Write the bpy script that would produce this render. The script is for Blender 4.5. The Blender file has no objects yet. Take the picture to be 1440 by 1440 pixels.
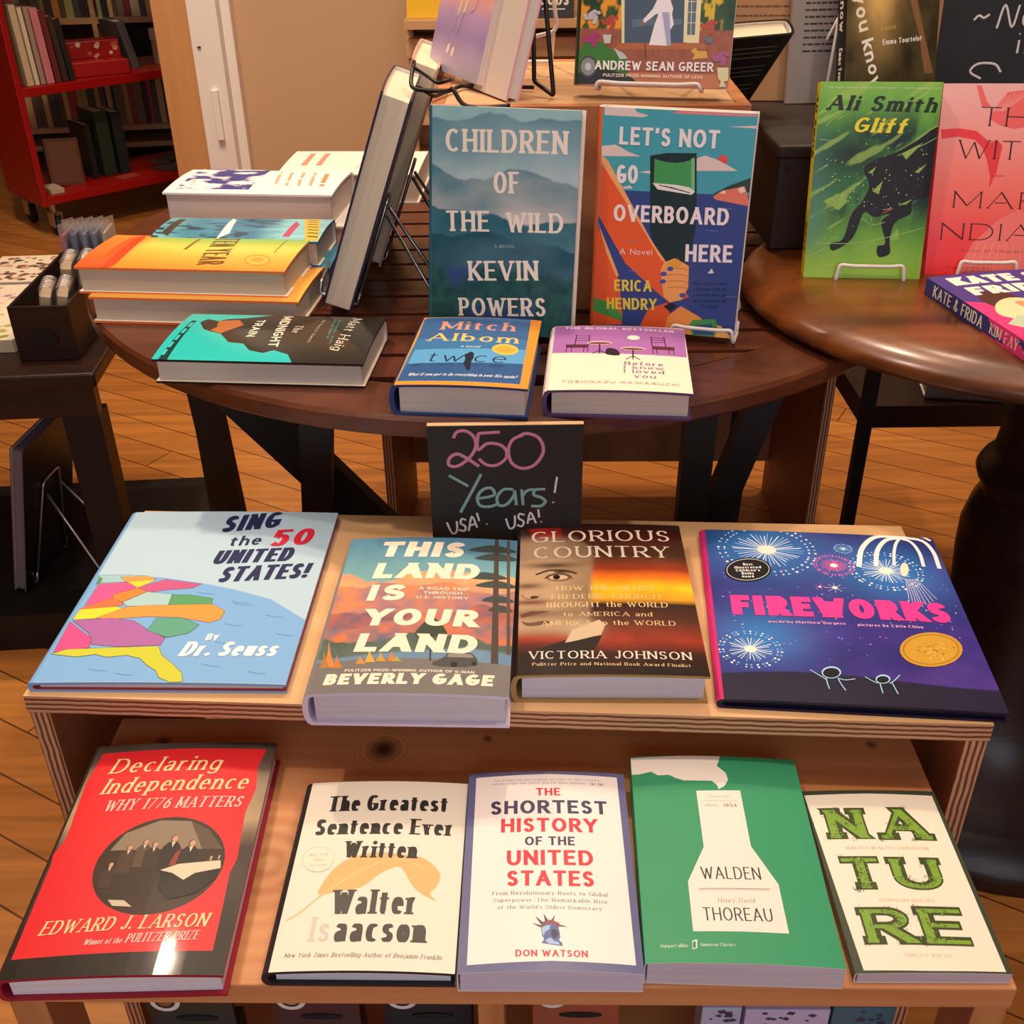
import bpy, bmesh, math, random
import numpy as np
from mathutils import Vector, Matrix, Euler
from mathutils.geometry import tessellate_polygon

PI = math.pi
scene = bpy.context.scene
COL = scene.collection

# ------------------------------------------------------------------ camera
cam_data = bpy.data.cameras.new('camera')
cam = bpy.data.objects.new('camera', cam_data)
COL.objects.link(cam)
cam_data.sensor_width = 36.0
cam_data.lens = 1520.09 / 1440 * 36.0
cam_data.clip_start = 0.02
cam.matrix_world = (Matrix.Translation((0, 0, 1.22)) @ Matrix.Rotation(math.radians(90 - 31.4806), 4, 'X')
                    @ Matrix.Rotation(math.radians(-0.7119), 4, 'Z'))
scene.camera = cam

# ------------------------------------------------------------------ world, lights, exposure
world = bpy.data.worlds.new('shop_ambient')
scene.world = world
world.use_nodes = True
world.node_tree.nodes['Background'].inputs[0].default_value = (1.0, 0.80, 0.62, 1)
world.node_tree.nodes['Background'].inputs[1].default_value = 0.15

def area(name, loc, target, size, size_y, power, color):
    d = bpy.data.lights.new(name, 'AREA')
    d.shape = 'RECTANGLE'; d.size = size; d.size_y = size_y; d.energy = power; d.color = color
    o = bpy.data.objects.new(name, d); COL.objects.link(o)
    o.location = loc
    o.rotation_euler = (Vector(target) - Vector(loc)).to_track_quat('-Z', 'Y').to_euler()
    return o

def spot(name, loc, target, power, color, angle=70, blend=0.6, radius=0.05):
    d = bpy.data.lights.new(name, 'SPOT')
    d.energy = power; d.color = color; d.spot_size = math.radians(angle); d.spot_blend = blend
    d.shadow_soft_size = radius
    o = bpy.data.objects.new(name, d); COL.objects.link(o)
    o.location = loc
    o.rotation_euler = (Vector(target) - Vector(loc)).to_track_quat('-Z', 'Y').to_euler()
    return o

WARM = (1.0, 0.76, 0.54)
FRONT = (1.0, 0.80, 0.66)
spot('ceiling_or_fill_spot', (-0.75, 0.75, 2.75), (-0.1, 0.85, 0.6), 37, FRONT, 75, 0.7, 0.05)
spot('ceiling_or_fill_spot', (0.85, 0.65, 2.75), (0.1, 0.9, 0.6), 34, FRONT, 75, 0.7, 0.05)
spot('ceiling_or_fill_spot', (0.15, 1.9, 2.8), (0.1, 1.45, 0.7), 60, WARM, 80, 0.7, 0.06)
spot('ceiling_or_fill_spot', (-0.90, 2.06, 2.75), (-0.75, 2.1, 0.2), 92, WARM, 95, 0.7, 0.05)
spot('ceiling_or_fill_spot', (0.9, 2.5, 2.8), (0.8, 2.3, 0.2), 48, WARM, 80, 0.7, 0.05)
spot('ceiling_or_fill_spot', (-0.6, 2.4, 2.8), (-0.5, 3.5, 1.0), 80, WARM, 80, 0.8, 0.06)  # added fill that brightens the back wall, no known fixture
spot('ceiling_or_fill_spot', (-1.5, 3.2, 2.8), (-1.7, 4.2, 0.4), 58, WARM, 70, 0.7, 0.06)  # added fill for the cart beyond the doorway, no known fixture
area('shop_window_daylight', (0.2, -2.6, 1.9), (0.0, 1.0, 0.7), 2.6, 1.8, 34, (0.84, 0.84, 1.0))
area('ceiling_lamp_panel', (0.0, 1.3, 2.9), (0.0, 1.3, 0.0), 2.4, 2.4, 26, (1.0, 0.82, 0.64))
scene.view_settings.view_transform = 'Standard'
scene.view_settings.look = 'None'
scene.view_settings.gamma = 1.0
scene.view_settings.use_curve_mapping = False
scene.view_settings.exposure = 0.24

# ------------------------------------------------------------------ colours and materials
def lin(h):
    """hex -> linear rgb tuple"""
    if not isinstance(h, str): return tuple(h)
    c = [int(h[i:i + 2], 16) / 255 for i in (0, 2, 4)]
    return tuple(x / 12.92 if x <= 0.04045 else ((x + 0.055) / 1.055) ** 2.4 for x in c)
def rgba(h): return (*lin(h), 1.0)

_mats = {}
def new_mat(name, rough=0.5, spec=0.5, metal=0.0):
    m = bpy.data.materials.new(name); m.use_nodes = True
    b = m.node_tree.nodes['Principled BSDF']
    b.inputs['Roughness'].default_value = rough
    b.inputs['Specular IOR Level'].default_value = spec
    b.inputs['Metallic'].default_value = metal
    return m, m.node_tree.nodes, m.node_tree.links, b

def solid(name, col, rough=0.5, metal=0.0, var=0.06, spec=0.5, scale=60):
    """plain colour with a faint procedural mottling"""
    if name in _mats: return _mats[name]
    m, N, L, b = new_mat(name, rough, spec, metal)
    tc = N.new('ShaderNodeTexCoord'); no = N.new('ShaderNodeTexNoise'); no.inputs['Scale'].default_value = scale
    mp = N.new('ShaderNodeMapRange'); mp.inputs[3].default_value = 1 - var; mp.inputs[4].default_value = 1 + var
    hv = N.new('ShaderNodeHueSaturation'); hv.inputs['Color'].default_value = rgba(col)
    L.new(tc.outputs['Object'], no.inputs['Vector']); L.new(no.outputs[0], mp.inputs[0])
    L.new(mp.outputs[0], hv.inputs['Value']); L.new(hv.outputs[0], b.inputs['Base Color'])
    _mats[name] = m
    return m

def printed(name, rough=0.35, coat=0.0):
    """printed cover: ink colours live in the colour attribute of the mesh"""
    if name in _mats: return _mats[name]
    m, N, L, b = new_mat(name, rough, 0.28)
    a = N.new('ShaderNodeAttribute'); a.attribute_name = 'Ink'
    L.new(a.outputs['Color'], b.inputs['Base Color'])
    b.inputs['Coat Weight'].default_value = coat; b.inputs['Coat Roughness'].default_value = 0.06
    tc = N.new('ShaderNodeTexCoord'); no = N.new('ShaderNodeTexNoise'); no.inputs['Scale'].default_value = 14
    bp = N.new('ShaderNodeBump'); bp.inputs['Strength'].default_value = 0.05; bp.inputs['Distance'].default_value = 0.01
    L.new(tc.outputs['Object'], no.inputs['Vector']); L.new(no.outputs[0], bp.inputs['Height'])
    L.new(bp.outputs[0], b.inputs['Normal'])
    _mats[name] = m
    return m

def paper(name, col, axis=2, freq=2600):
    """page block: thin leaf lines stacked along one local axis"""
    if name in _mats: return _mats[name]
    m, N, L, b = new_mat(name, 0.85, 0.2)
    tc = N.new('ShaderNodeTexCoord'); mp = N.new('ShaderNodeMapping')
    sc = [6, 6, 6]; sc[axis] = freq; mp.inputs['Scale'].default_value = sc
    no = N.new('ShaderNodeTexNoise'); no.inputs['Scale'].default_value = 1.0; no.inputs['Detail'].default_value = 2
    rp = N.new('ShaderNodeValToRGB'); c = lin(col)
    rp.color_ramp.elements[0].position = 0.3; rp.color_ramp.elements[0].color = (*[x * 0.8 for x in c], 1)
    rp.color_ramp.elements[1].position = 0.6; rp.color_ramp.elements[1].color = (*c, 1)
    L.new(tc.outputs['Object'], mp.inputs[0]); L.new(mp.outputs[0], no.inputs['Vector']); L.new(no.outputs[0], rp.inputs[0])
    L.new(rp.outputs[0], b.inputs['Base Color'])
    _mats[name] = m
    return m

def wood(name, dark, light, axis=0, grain=(1.2, 28, 28), rough=0.45, coat=0.0, knots=(), contrast=(0.3, 0.7), bump=0.08, spec=0.4):
    """long-grain wood; knots are (x, y, z, radius) in object space"""
    if name in _mats: return _mats[name]
    m, N, L, b = new_mat(name, rough, spec)
    tc = N.new('ShaderNodeTexCoord'); mp = N.new('ShaderNodeMapping')
    sc = [grain[1], grain[1], grain[2]]; sc[axis] = grain[0]; mp.inputs['Scale'].default_value = sc
    n1 = N.new('ShaderNodeTexNoise'); n1.inputs['Scale'].default_value = 1.0; n1.inputs['Detail'].default_value = 6; n1.inputs['Distortion'].default_value = 0.6
    L.new(tc.outputs['Object'], mp.inputs[0])
    vec = mp.outputs[0]; fac_src = None
    L.new(vec, n1.inputs['Vector'])
    rp = N.new('ShaderNodeValToRGB')
    rp.color_ramp.elements[0].position = contrast[0]; rp.color_ramp.elements[0].color = rgba(dark)
    rp.color_ramp.elements[1].position = contrast[1]; rp.color_ramp.elements[1].color = rgba(light)
    val = n1.outputs[0]; masks = []
    for (kx, ky, kz, kr, ks) in knots:
        d = N.new('ShaderNodeVectorMath'); d.operation = 'DISTANCE'; d.inputs[1].default_value = (kx, ky, kz)
        L.new(tc.outputs['Object'], d.inputs[0])
        w = N.new('ShaderNodeMapRange'); w.inputs[1].default_value = kr * 0.25; w.inputs[2].default_value = kr * 1.15
        w.inputs[3].default_value = ks; w.inputs[4].default_value = 0.0; masks.append(w.outputs[0])
        L.new(d.outputs['Value'], w.inputs[0])
        s = N.new('ShaderNodeMath'); s.operation = 'MULTIPLY'; s.inputs[1].default_value = 2 * PI / (kr * 0.35)
        L.new(d.outputs['Value'], s.inputs[0])
        sn = N.new('ShaderNodeMath'); sn.operation = 'SINE'; L.new(s.outputs[0], sn.inputs[0])
        fall = N.new('ShaderNodeMapRange'); fall.inputs[1].default_value = kr * 0.5; fall.inputs[2].default_value = kr * 3.0
        fall.inputs[3].default_value = 0.12; fall.inputs[4].default_value = 0.0
        L.new(d.outputs['Value'], fall.inputs[0])
        mu = N.new('ShaderNodeMath'); mu.operation = 'MULTIPLY'; L.new(sn.outputs[0], mu.inputs[0]); L.new(fall.outputs[0], mu.inputs[1])
        a2 = N.new('ShaderNodeMath'); a2.operation = 'ADD'; L.new(val, a2.inputs[0]); L.new(mu.outputs[0], a2.inputs[1])
        val = a2.outputs[0]
    L.new(val, rp.inputs[0]); csrc = rp.outputs[0]
    for mk in masks:
        mx = N.new('ShaderNodeMix'); mx.data_type = 'RGBA'; mx.inputs[7].default_value = rgba('2a1712')
        L.new(mk, mx.inputs[0]); L.new(csrc, mx.inputs[6]); csrc = mx.outputs[2]
    L.new(csrc, b.inputs['Base Color'])
    bp = N.new('ShaderNodeBump'); bp.inputs['Strength'].default_value = bump; bp.inputs['Distance'].default_value = 0.01
    L.new(n1.outputs[0], bp.inputs['Height']); L.new(bp.outputs[0], b.inputs['Normal'])
    b.inputs['Coat Weight'].default_value = coat; b.inputs['Coat Roughness'].default_value = 0.2
    _mats[name] = m
    return m

def ply_edge(name, axis, period=0.0052):
    """sawn edge of plywood: alternating veneers across one local axis"""
    if name in _mats: return _mats[name]
    m, N, L, b = new_mat(name, 0.7, 0.2)
    tc = N.new('ShaderNodeTexCoord'); sp = N.new('ShaderNodeSeparateXYZ'); L.new(tc.outputs['Object'], sp.inputs[0])
    mu = N.new('ShaderNodeMath'); mu.operation = 'MULTIPLY'; mu.inputs[1].default_value = 1 / period; L.new(sp.outputs[axis], mu.inputs[0])
    fr = N.new('ShaderNodeMath'); fr.operation = 'FRACT'; L.new(mu.outputs[0], fr.inputs[0])
    no = N.new('ShaderNodeTexNoise'); no.inputs['Scale'].default_value = 55; L.new(tc.outputs['Object'], no.inputs['Vector'])
    mp = N.new('ShaderNodeMapRange'); mp.inputs[3].default_value = -0.25; mp.inputs[4].default_value = 0.25; L.new(no.outputs[0], mp.inputs[0])
    ad = N.new('ShaderNodeMath'); ad.operation = 'ADD'; L.new(fr.outputs[0], ad.inputs[0]); L.new(mp.outputs[0], ad.inputs[1])
    rp = N.new('ShaderNodeValToRGB'); e = rp.color_ramp.elements
    e[0].position = 0.0; e[0].color = rgba('c99a72'); e[1].position = 1.0; e[1].color = rgba('c49068')
    for p, c in ((0.42, 'd0a27c'), (0.52, '6e4028'), (0.86, '7c4a30'), (0.94, 'c2906a')):
        x = e.new(p); x.color = rgba(c)
    L.new(ad.outputs[0], rp.inputs[0]); L.new(rp.outputs[0], b.inputs['Base Color'])
    _mats[name] = m
    return m

# ------------------------------------------------------------------ things, parts
def thing(name, label, cat, loc=(0, 0, 0), rot=(0, 0, 0), group=None):
    o = bpy.data.objects.new(name, None); COL.objects.link(o)
    o.empty_display_size = 0.02
    o.location = loc; o.rotation_euler = rot
    o['label'] = label; o['category'] = cat
    if group: o['group'] = group
    return o

def tag(o, label, cat, group=None, kind=None):
    o['label'] = label; o['category'] = cat
    if group: o['group'] = group
    if kind: o['kind'] = kind
    return o

def obj(name, bm, mats, parent=None, smooth=False, bevel=0.0):
    me = bpy.data.meshes.new(name)
    bmesh.ops.recalc_face_normals(bm, faces=bm.faces)
    bm.to_mesh(me); bm.free()
    for m in (mats if isinstance(mats, (list, tuple)) else [mats]): me.materials.append(m)
    if smooth:
        for p in me.polygons: p.use_smooth = True
    o = bpy.data.objects.new(name, me); COL.objects.link(o)
    if parent: o.parent = parent
    if bevel:
        md = o.modifiers.new('bevel', 'BEVEL'); md.width = bevel; md.segments = 2; md.limit_method = 'ANGLE'
    return o

def struct(name, bm, m, **k):
    o = obj(name, bm, m, **k); o['kind'] = 'structure'
    return o

def BM(): return bmesh.new()

def box(bm, x0, x1, y0, y1, z0, z1, mi=0, M=None):
    v = [bm.verts.new((x, y, z)) for z in (z0, z1) for x, y in ((x0, y0), (x1, y0), (x1, y1), (x0, y1))]
    if M is not None:
        for q in v: q.co = M @ q.co
    fs = []
    for q in ((3, 2, 1, 0), (4, 5, 6, 7), (0, 1, 5, 4), (1, 2, 6, 5), (2, 3, 7, 6), (3, 0, 4, 7)):
        f = bm.faces.new([v[i] for i in q]); f.material_index = mi; fs.append(f)
    return fs

def prism(bm, pts, z0, z1, mi=0):
    a = [bm.verts.new((x, y, z0)) for x, y in pts]; b = [bm.verts.new((x, y, z1)) for x, y in pts]
    n = len(pts)
    bm.faces.new(a[::-1]).material_index = mi; bm.faces.new(b).material_index = mi
    for i in range(n): bm.faces.new((a[i], a[(i + 1) % n], b[(i + 1) % n], b[i])).material_index = mi

def bar(bm, p, q, w, d, mi=0, up=(0, 1, 0)):
    """rectangular bar from p to q, w across, d deep"""
    p, q = Vector(p), Vector(q); t = (q - p).normalized(); s = t.cross(Vector(up)).normalized(); u = s.cross(t).normalized()
    vs = [bm.verts.new(c + s * (i * w / 2) + u * (j * d / 2)) for c in (p, q) for i, j in ((-1, -1), (1, -1), (1, 1), (-1, 1))]
    for k in ((3, 2, 1, 0), (4, 5, 6, 7), (0, 1, 5, 4), (1, 2, 6, 5), (2, 3, 7, 6), (3, 0, 4, 7)):
        bm.faces.new([vs[i] for i in k]).material_index = mi

def lathe(bm, prof, n=40, mi=0, c=(0, 0)):
    rings = []
    for r, z in prof:
        rings.append([bm.verts.new((c[0] + r * math.cos(2 * PI * i / n), c[1] + r * math.sin(2 * PI * i / n), z)) for i in range(n)])
    for a, b in zip(rings, rings[1:]):
        for i in range(n): bm.faces.new((a[i], a[(i + 1) % n], b[(i + 1) % n], b[i])).material_index = mi
    bm.faces.new(rings[0][::-1]).material_index = mi; bm.faces.new(rings[-1]).material_index = mi

def spline(pts, k=6, closed=False):
    """Catmull-Rom through the points (2-D or 3-D)"""
    P = [np.array(p, float) for p in pts]; n = len(P); out = []
    if n < 3: return [tuple(p) for p in P]
    rng = range(n) if closed else range(n - 1)
    for i in rng:
        p1, p2 = P[i], P[(i + 1) % n]
        p0 = P[i - 1] if (i > 0 or closed) else 2 * p1 - p2
        p3 = P[(i + 2) % n] if (i + 2 < n or closed) else 2 * p2 - p1
        for j in range(k):
            t = j / k
            out.append(tuple(0.5 * (2 * p1 + (p2 - p0) * t + (2 * p0 - 5 * p1 + 4 * p2 - p3) * t * t + (3 * p1 - p0 - 3 * p2 + p3) * t ** 3)))
    if not closed: out.append(tuple(P[-1]))
    return out

def fillet(pts, r, k=4):
    """round the corners of a 3-D polyline"""
    P = [Vector(p) for p in pts]; out = [P[0]]
    for a, b, c in zip(P, P[1:], P[2:]):
        d1 = min(r, (a - b).length * .45); d2 = min(r, (c - b).length * .45)
        s = b + (a - b).normalized() * d1; e = b + (c - b).normalized() * d2
        for i in range(k + 1):
            t = i / k; out.append(s * (1 - t) ** 2 + b * (2 * t * (1 - t)) + e * t * t)
    out.append(P[-1])
    return out

def tube(bm, pts, r, n=8, mi=0, closed=False):
    P = [Vector(p) for p in pts]; rings = []
    m = len(P); nrm = None
    for i, p in enumerate(P):
        t = (P[(i + 1) % m] - P[i - 1]) if closed else (P[min(i + 1, m - 1)] - P[max(i - 1, 0)])
        t = t.normalized() if t.length > 1e-9 else Vector((0, 0, 1))
        if nrm is None:
            nrm = t.orthogonal().normalized()
        else:
            nrm = (nrm - t * nrm.dot(t))
            nrm = nrm.normalized() if nrm.length > 1e-6 else t.orthogonal().normalized()
        bi = t.cross(nrm)
        rings.append([bm.verts.new(p + (nrm * math.cos(2 * PI * j / n) + bi * math.sin(2 * PI * j / n)) * r) for j in range(n)])
    pairs = list(zip(rings, rings[1:])) + ([(rings[-1], rings[0])] if closed else [])
    for a, b in pairs:
        for j in range(n): bm.faces.new((a[j], a[(j + 1) % n], b[(j + 1) % n], b[j])).material_index = mi
    if not closed:
        bm.faces.new(rings[0][::-1]).material_index = mi; bm.faces.new(rings[-1]).material_index = mi

# ------------------------------------------------------------------ lettering: pen-stroke alphabet
# width; strokes split by ';' - points "x,y" (x in letter widths, y in cap heights, trailing x = no serif),
# "~" a smooth curve, "@cx,cy,rx,ry,a0,a1" an arc in degrees, "*x,y" a dot
G = {
 'A': (.92, "0,0 .5,1x;.5,1x 1,0;.3,.34 .7,.34"),
 'B': (.68, "0,0 0,1;0,1 .5,1;@.5,.76,.44,.24,90,-90;0,.52 .55,.52;@.52,.26,.48,.26,90,-90;0,0 .52,0"),
 'C': (.82, "@.55,.5,.55,.5,48,312"), 'D': (.84, "0,0 0,1;0,1 .42,1;@.42,.5,.58,.5,90,-90;0,0 .42,0"),
 'E': (.62, "0,0 0,1;0,1 1,1;0,.52 .82,.52;0,0 1,0"), 'F': (.58, "0,0 0,1;0,1 1,1;0,.5 .82,.5"),
 'G': (.88, "@.53,.5,.53,.5,48,338;.58,.44 1,.44;.97,.44x .97,.06x"), 'H': (.82, "0,0 0,1;1,0 1,1;0,.52 1,.52"),
 'I': (0, "0,0 0,1"), 'J': (.45, "1,1 1,.3x;@.5,.3,.5,.3,0,-160"), 'K': (.78, "0,0 0,1;.02,.36x .95,1;.28,.58x 1,0"),
 'L': (.58, "0,1 0,0;0,0 1,0"), 'M': (1.0, "0,0 0,1;0,1x .5,.12x;.5,.12x 1,1x;1,1 1,0"), 'N': (.82, "0,0 0,1;0,1x 1,0x;1,0x 1,1"),
 'O': (.94, "@.5,.5,.5,.5,0,360"), 'P': (.64, "0,0 0,1;0,1 .52,1;@.52,.73,.48,.27,90,-90;0,.46 .52,.46"),
 'Q': (.94, "@.5,.5,.5,.5,0,360;.6,.25x 1,-.08x"), 'R': (.74, "0,0 0,1;0,1 .5,1;@.5,.74,.44,.26,90,-90;0,.48 .5,.48;.45,.48x 1,0"),
 'S': (.62, "~.93,.8 .76,.95 .48,1 .16,.92 .05,.75 .2,.58 .5,.51 .82,.42 .96,.25 .84,.08 .5,0 .2,.04 .02,.2"),
 'T': (.74, ".5,0 .5,1x;0,1 1,1"), 'U': (.8, "0,1 0,.36x;@.5,.36,.5,.36,180,360;1,1 1,.36x"), 'V': (.88, "0,1 .5,0x;.5,0x 1,1"),
 'W': (1.3, "0,1 .27,0x;.27,0x .5,.92x;.5,.92x .73,0x;.73,0x 1,1"), 'X': (.84, "0,1 1,0;0,0 1,1"),
 'Y': (.82, "0,1 .5,.46x;.5,.46x 1,1;.5,0 .5,.5x"), 'Z': (.74, "0,1 1,1;0,0x 1,1x;0,0 1,0"),
 'a': (.5, "~.08,.53 .28,.64 .55,.66 .84,.6 .95,.42;.95,.45x .95,0x;~.95,.38 .5,.36 .14,.29 .05,.15 .24,0 .55,.03 .95,.2"),
 'b': (.54, "0,0x 0,1;@.5,.33,.5,.33,0,360"), 'c': (.5, "@.54,.33,.54,.33,48,312"), 'd': (.54, "1,0 1,1;@.5,.33,.5,.33,0,360"),
 'e': (.52, "0,.35 1,.35;@.5,.33,.5,.33,4,318"), 'f': (.42, ".34,0 .34,.76x;@.8,.76,.46,.24,180,62;0,.62 .8,.62"),
 'g': (.54, "@.5,.33,.5,.33,0,360;1,.66x 1,-.08x;@.5,-.08,.5,.2,0,-155"), 'h': (.52, "0,0 0,1;@.5,.38,.5,.28,180,0;1,.4x 1,0"),
 'i': (0, "0,0 0,.64;*0,.93"), 'j': (.2, "1,.64 1,-.1x;@.3,-.1,.7,.18,0,-110;*1,.93"), 'k': (.5, "0,0 0,1;.02,.24x .92,.64;.3,.4x 1,0"),
 'l': (0, "0,0 0,1"), 'm': (.9, "0,0 0,.64;@.25,.38,.25,.28,180,0;.5,.4x .5,0;@.75,.38,.25,.28,180,0;1,.4x 1,0"),
 'n': (.52, "0,0 0,.64;@.5,.38,.5,.28,180,0;1,.4x 1,0"), 'o': (.54, "@.5,.33,.5,.33,0,360"),
 'p': (.54, "0,-.28 0,.64;@.5,.33,.5,.33,0,360"), 'q': (.54, "1,-.28 1,.64;@.5,.33,.5,.33,0,360"),
 'r': (.34, "0,0 0,.64;~0,.4 .25,.56 .6,.66 1,.62"), 's': (.44, "~.92,.54 .7,.64 .45,.66 .14,.6 .06,.49 .25,.38 .5,.34 .84,.27 .96,.16 .8,.04 .5,0 .2,.03 .03,.13"),
 't': (.34, ".36,.9x .36,.14x;@.8,.14,.44,.14,180,290;0,.64 .88,.64"), 'u': (.52, "0,.64 0,.28x;@.5,.28,.5,.28,180,360;1,.64 1,0"),
 'v': (.52, "0,.64 .5,0x;.5,0x 1,.64"), 'w': (.82, "0,.64 .27,0x;.27,0x .5,.6x;.5,.6x .73,0x;.73,0x 1,.64"),
 'x': (.5, "0,.64 1,0;0,0 1,.64"), 'y': (.54, "0,.64 .52,0x;1,.64 .28,-.28x"), 'z': (.46, "0,.64 1,.64;0,0x 1,.64x;0,0 1,0"),
 '0': (.58, "@.5,.5,.5,.5,0,360"), '1': (.24, "1,0 1,1x;.05,.8x 1,1x"), '2': (.56, "~.05,.76 .2,.95 .5,1 .85,.9 .93,.7 .75,.45 .4,.2 .02,0;0,0 1,0"),
 '3': (.56, "~.05,.85 .3,.99 .7,.97 .9,.78 .75,.58 .42,.53;~.42,.53 .85,.45 .97,.26 .8,.05 .4,0 .03,.14"), '4': (.6, ".75,0 .75,1x;.75,1x 0,.28x;0,.28 1,.28"),
 '5': (.56, ".15,1 .95,1;.15,1x .08,.55x;~.08,.53 .4,.64 .78,.58 .97,.33 .8,.06 .42,0 .02,.12"), '6': (.58, "~.85,.95 .45,.85 .12,.55 .02,.3;@.5,.3,.5,.3,0,360"),
 '7': (.54, "0,1 1,1;1,1x .3,0x"), '8': (.58, "@.5,.76,.42,.24,0,360;@.5,.27,.5,.27,0,360"), '9': (.58, "@.5,.7,.5,.3,0,360;~1,.7 .9,.4 .55,.12 .15,.03"),
 '.': (0, "*0,.06"), ',': (.05, "*.5,.06;.7,.06x 0,-.16x"), "'": (.05, ".6,1x .4,.74x"), '"': (.2, ".1,1x .05,.76x;.9,1x .85,.76x"), '-': (.4, "0,.36 1,.36"),
 '?': (.5, "~.03,.8 .15,.96 .5,1 .85,.93 .95,.74 .75,.55 .5,.42 .48,.28;*.48,.06"), '!': (.05, "1,1x .3,.3x;*0,.06"), '&': (.78, "~1,.32 .75,.06 .4,-.0 .08,.12 .1,.36 .45,.6 .62,.82 .45,1 .24,.84 .35,.6 .62,.28 1,0"),
 '~': (.7, "~0,.45 .25,.62 .5,.5 .75,.38 1,.55"), 'á': (.5, "~.08,.53 .28,.64 .55,.66 .84,.6 .95,.42;.95,.45x .95,0x;~.95,.38 .5,.36 .14,.29 .05,.15 .24,0 .55,.03 .95,.2;.4,.78x .75,.98x"),
}
# style: vertical weight, horizontal weight, serif length, slant, contrast by diagonal
STY = {
 'ser': (.14, .065, .10, 0), 'sser': (.15, .07, .12, 0), 'seri': (.13, .065, .08, .24), 'bser': (.23, .075, .08, 0), 'deco': (.19, .11, .07, 0), 'dec2': (.085, .05, .06, 0),
 'bold': (.22, .18, 0, 0), 'light': (.10, .075, 0, 0), 'light2': (.12, .10, 0, .0), 'light3': (.17, .14, 0, 0), 'cbold': (.20, .17, 0, 0), 'cond': (.16, .10, 0, 0),
 'hv': (.42, .26, 0, 0), 'hvi': (.32, .25, 0, .10), 'hbi': (.24, .15, 0, .22), 'hbi2': (.16, .12, 0, .15), 'wide': (.17, .09, .08, 0), 'wthin': (.08, .06, 0, .1),
 'dscr': (.28, .14, .05, .28), 'chalk': (.07, .07, 0, .05), 'slab': (.36, .22, .10, 0), 'slabin': (.22, .11, .04, 0),
}
_gcache = {}
def glyph(ch):
    if ch in _gcache: return _gcache[ch]
    w, s = G[ch]; strokes = []
    for st in s.split(';'):
        if st[0] == '@':
            cx, cy, rx, ry, a0, a1 = map(float, st[1:].split(','))
            n = max(6, int(abs(a1 - a0) / 15))
            pts = [(cx + rx * math.cos(math.radians(a0 + (a1 - a0) * i / n)), cy + ry * math.sin(math.radians(a0 + (a1 - a0) * i / n))) for i in range(n + 1)]
            strokes.append(('arc', pts, abs(a1 - a0) >= 359, None))
        elif st[0] == '*':
            strokes.append(('dot', tuple(map(float, st[1:].split(','))), 0, None))
        else:
            sm = st[0] == '~'; q = st[1:] if sm else st
            pts = []; fl = []
            for tok in q.split(' '):
                fl.append(not tok.endswith('x')); pts.append(tuple(map(float, tok.rstrip('x').split(','))))
            strokes.append(('cur' if sm else 'lin', spline(pts, 5) if sm else pts, False, fl))
    _gcache[ch] = (w, strokes)
    return _gcache[ch]

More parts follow.
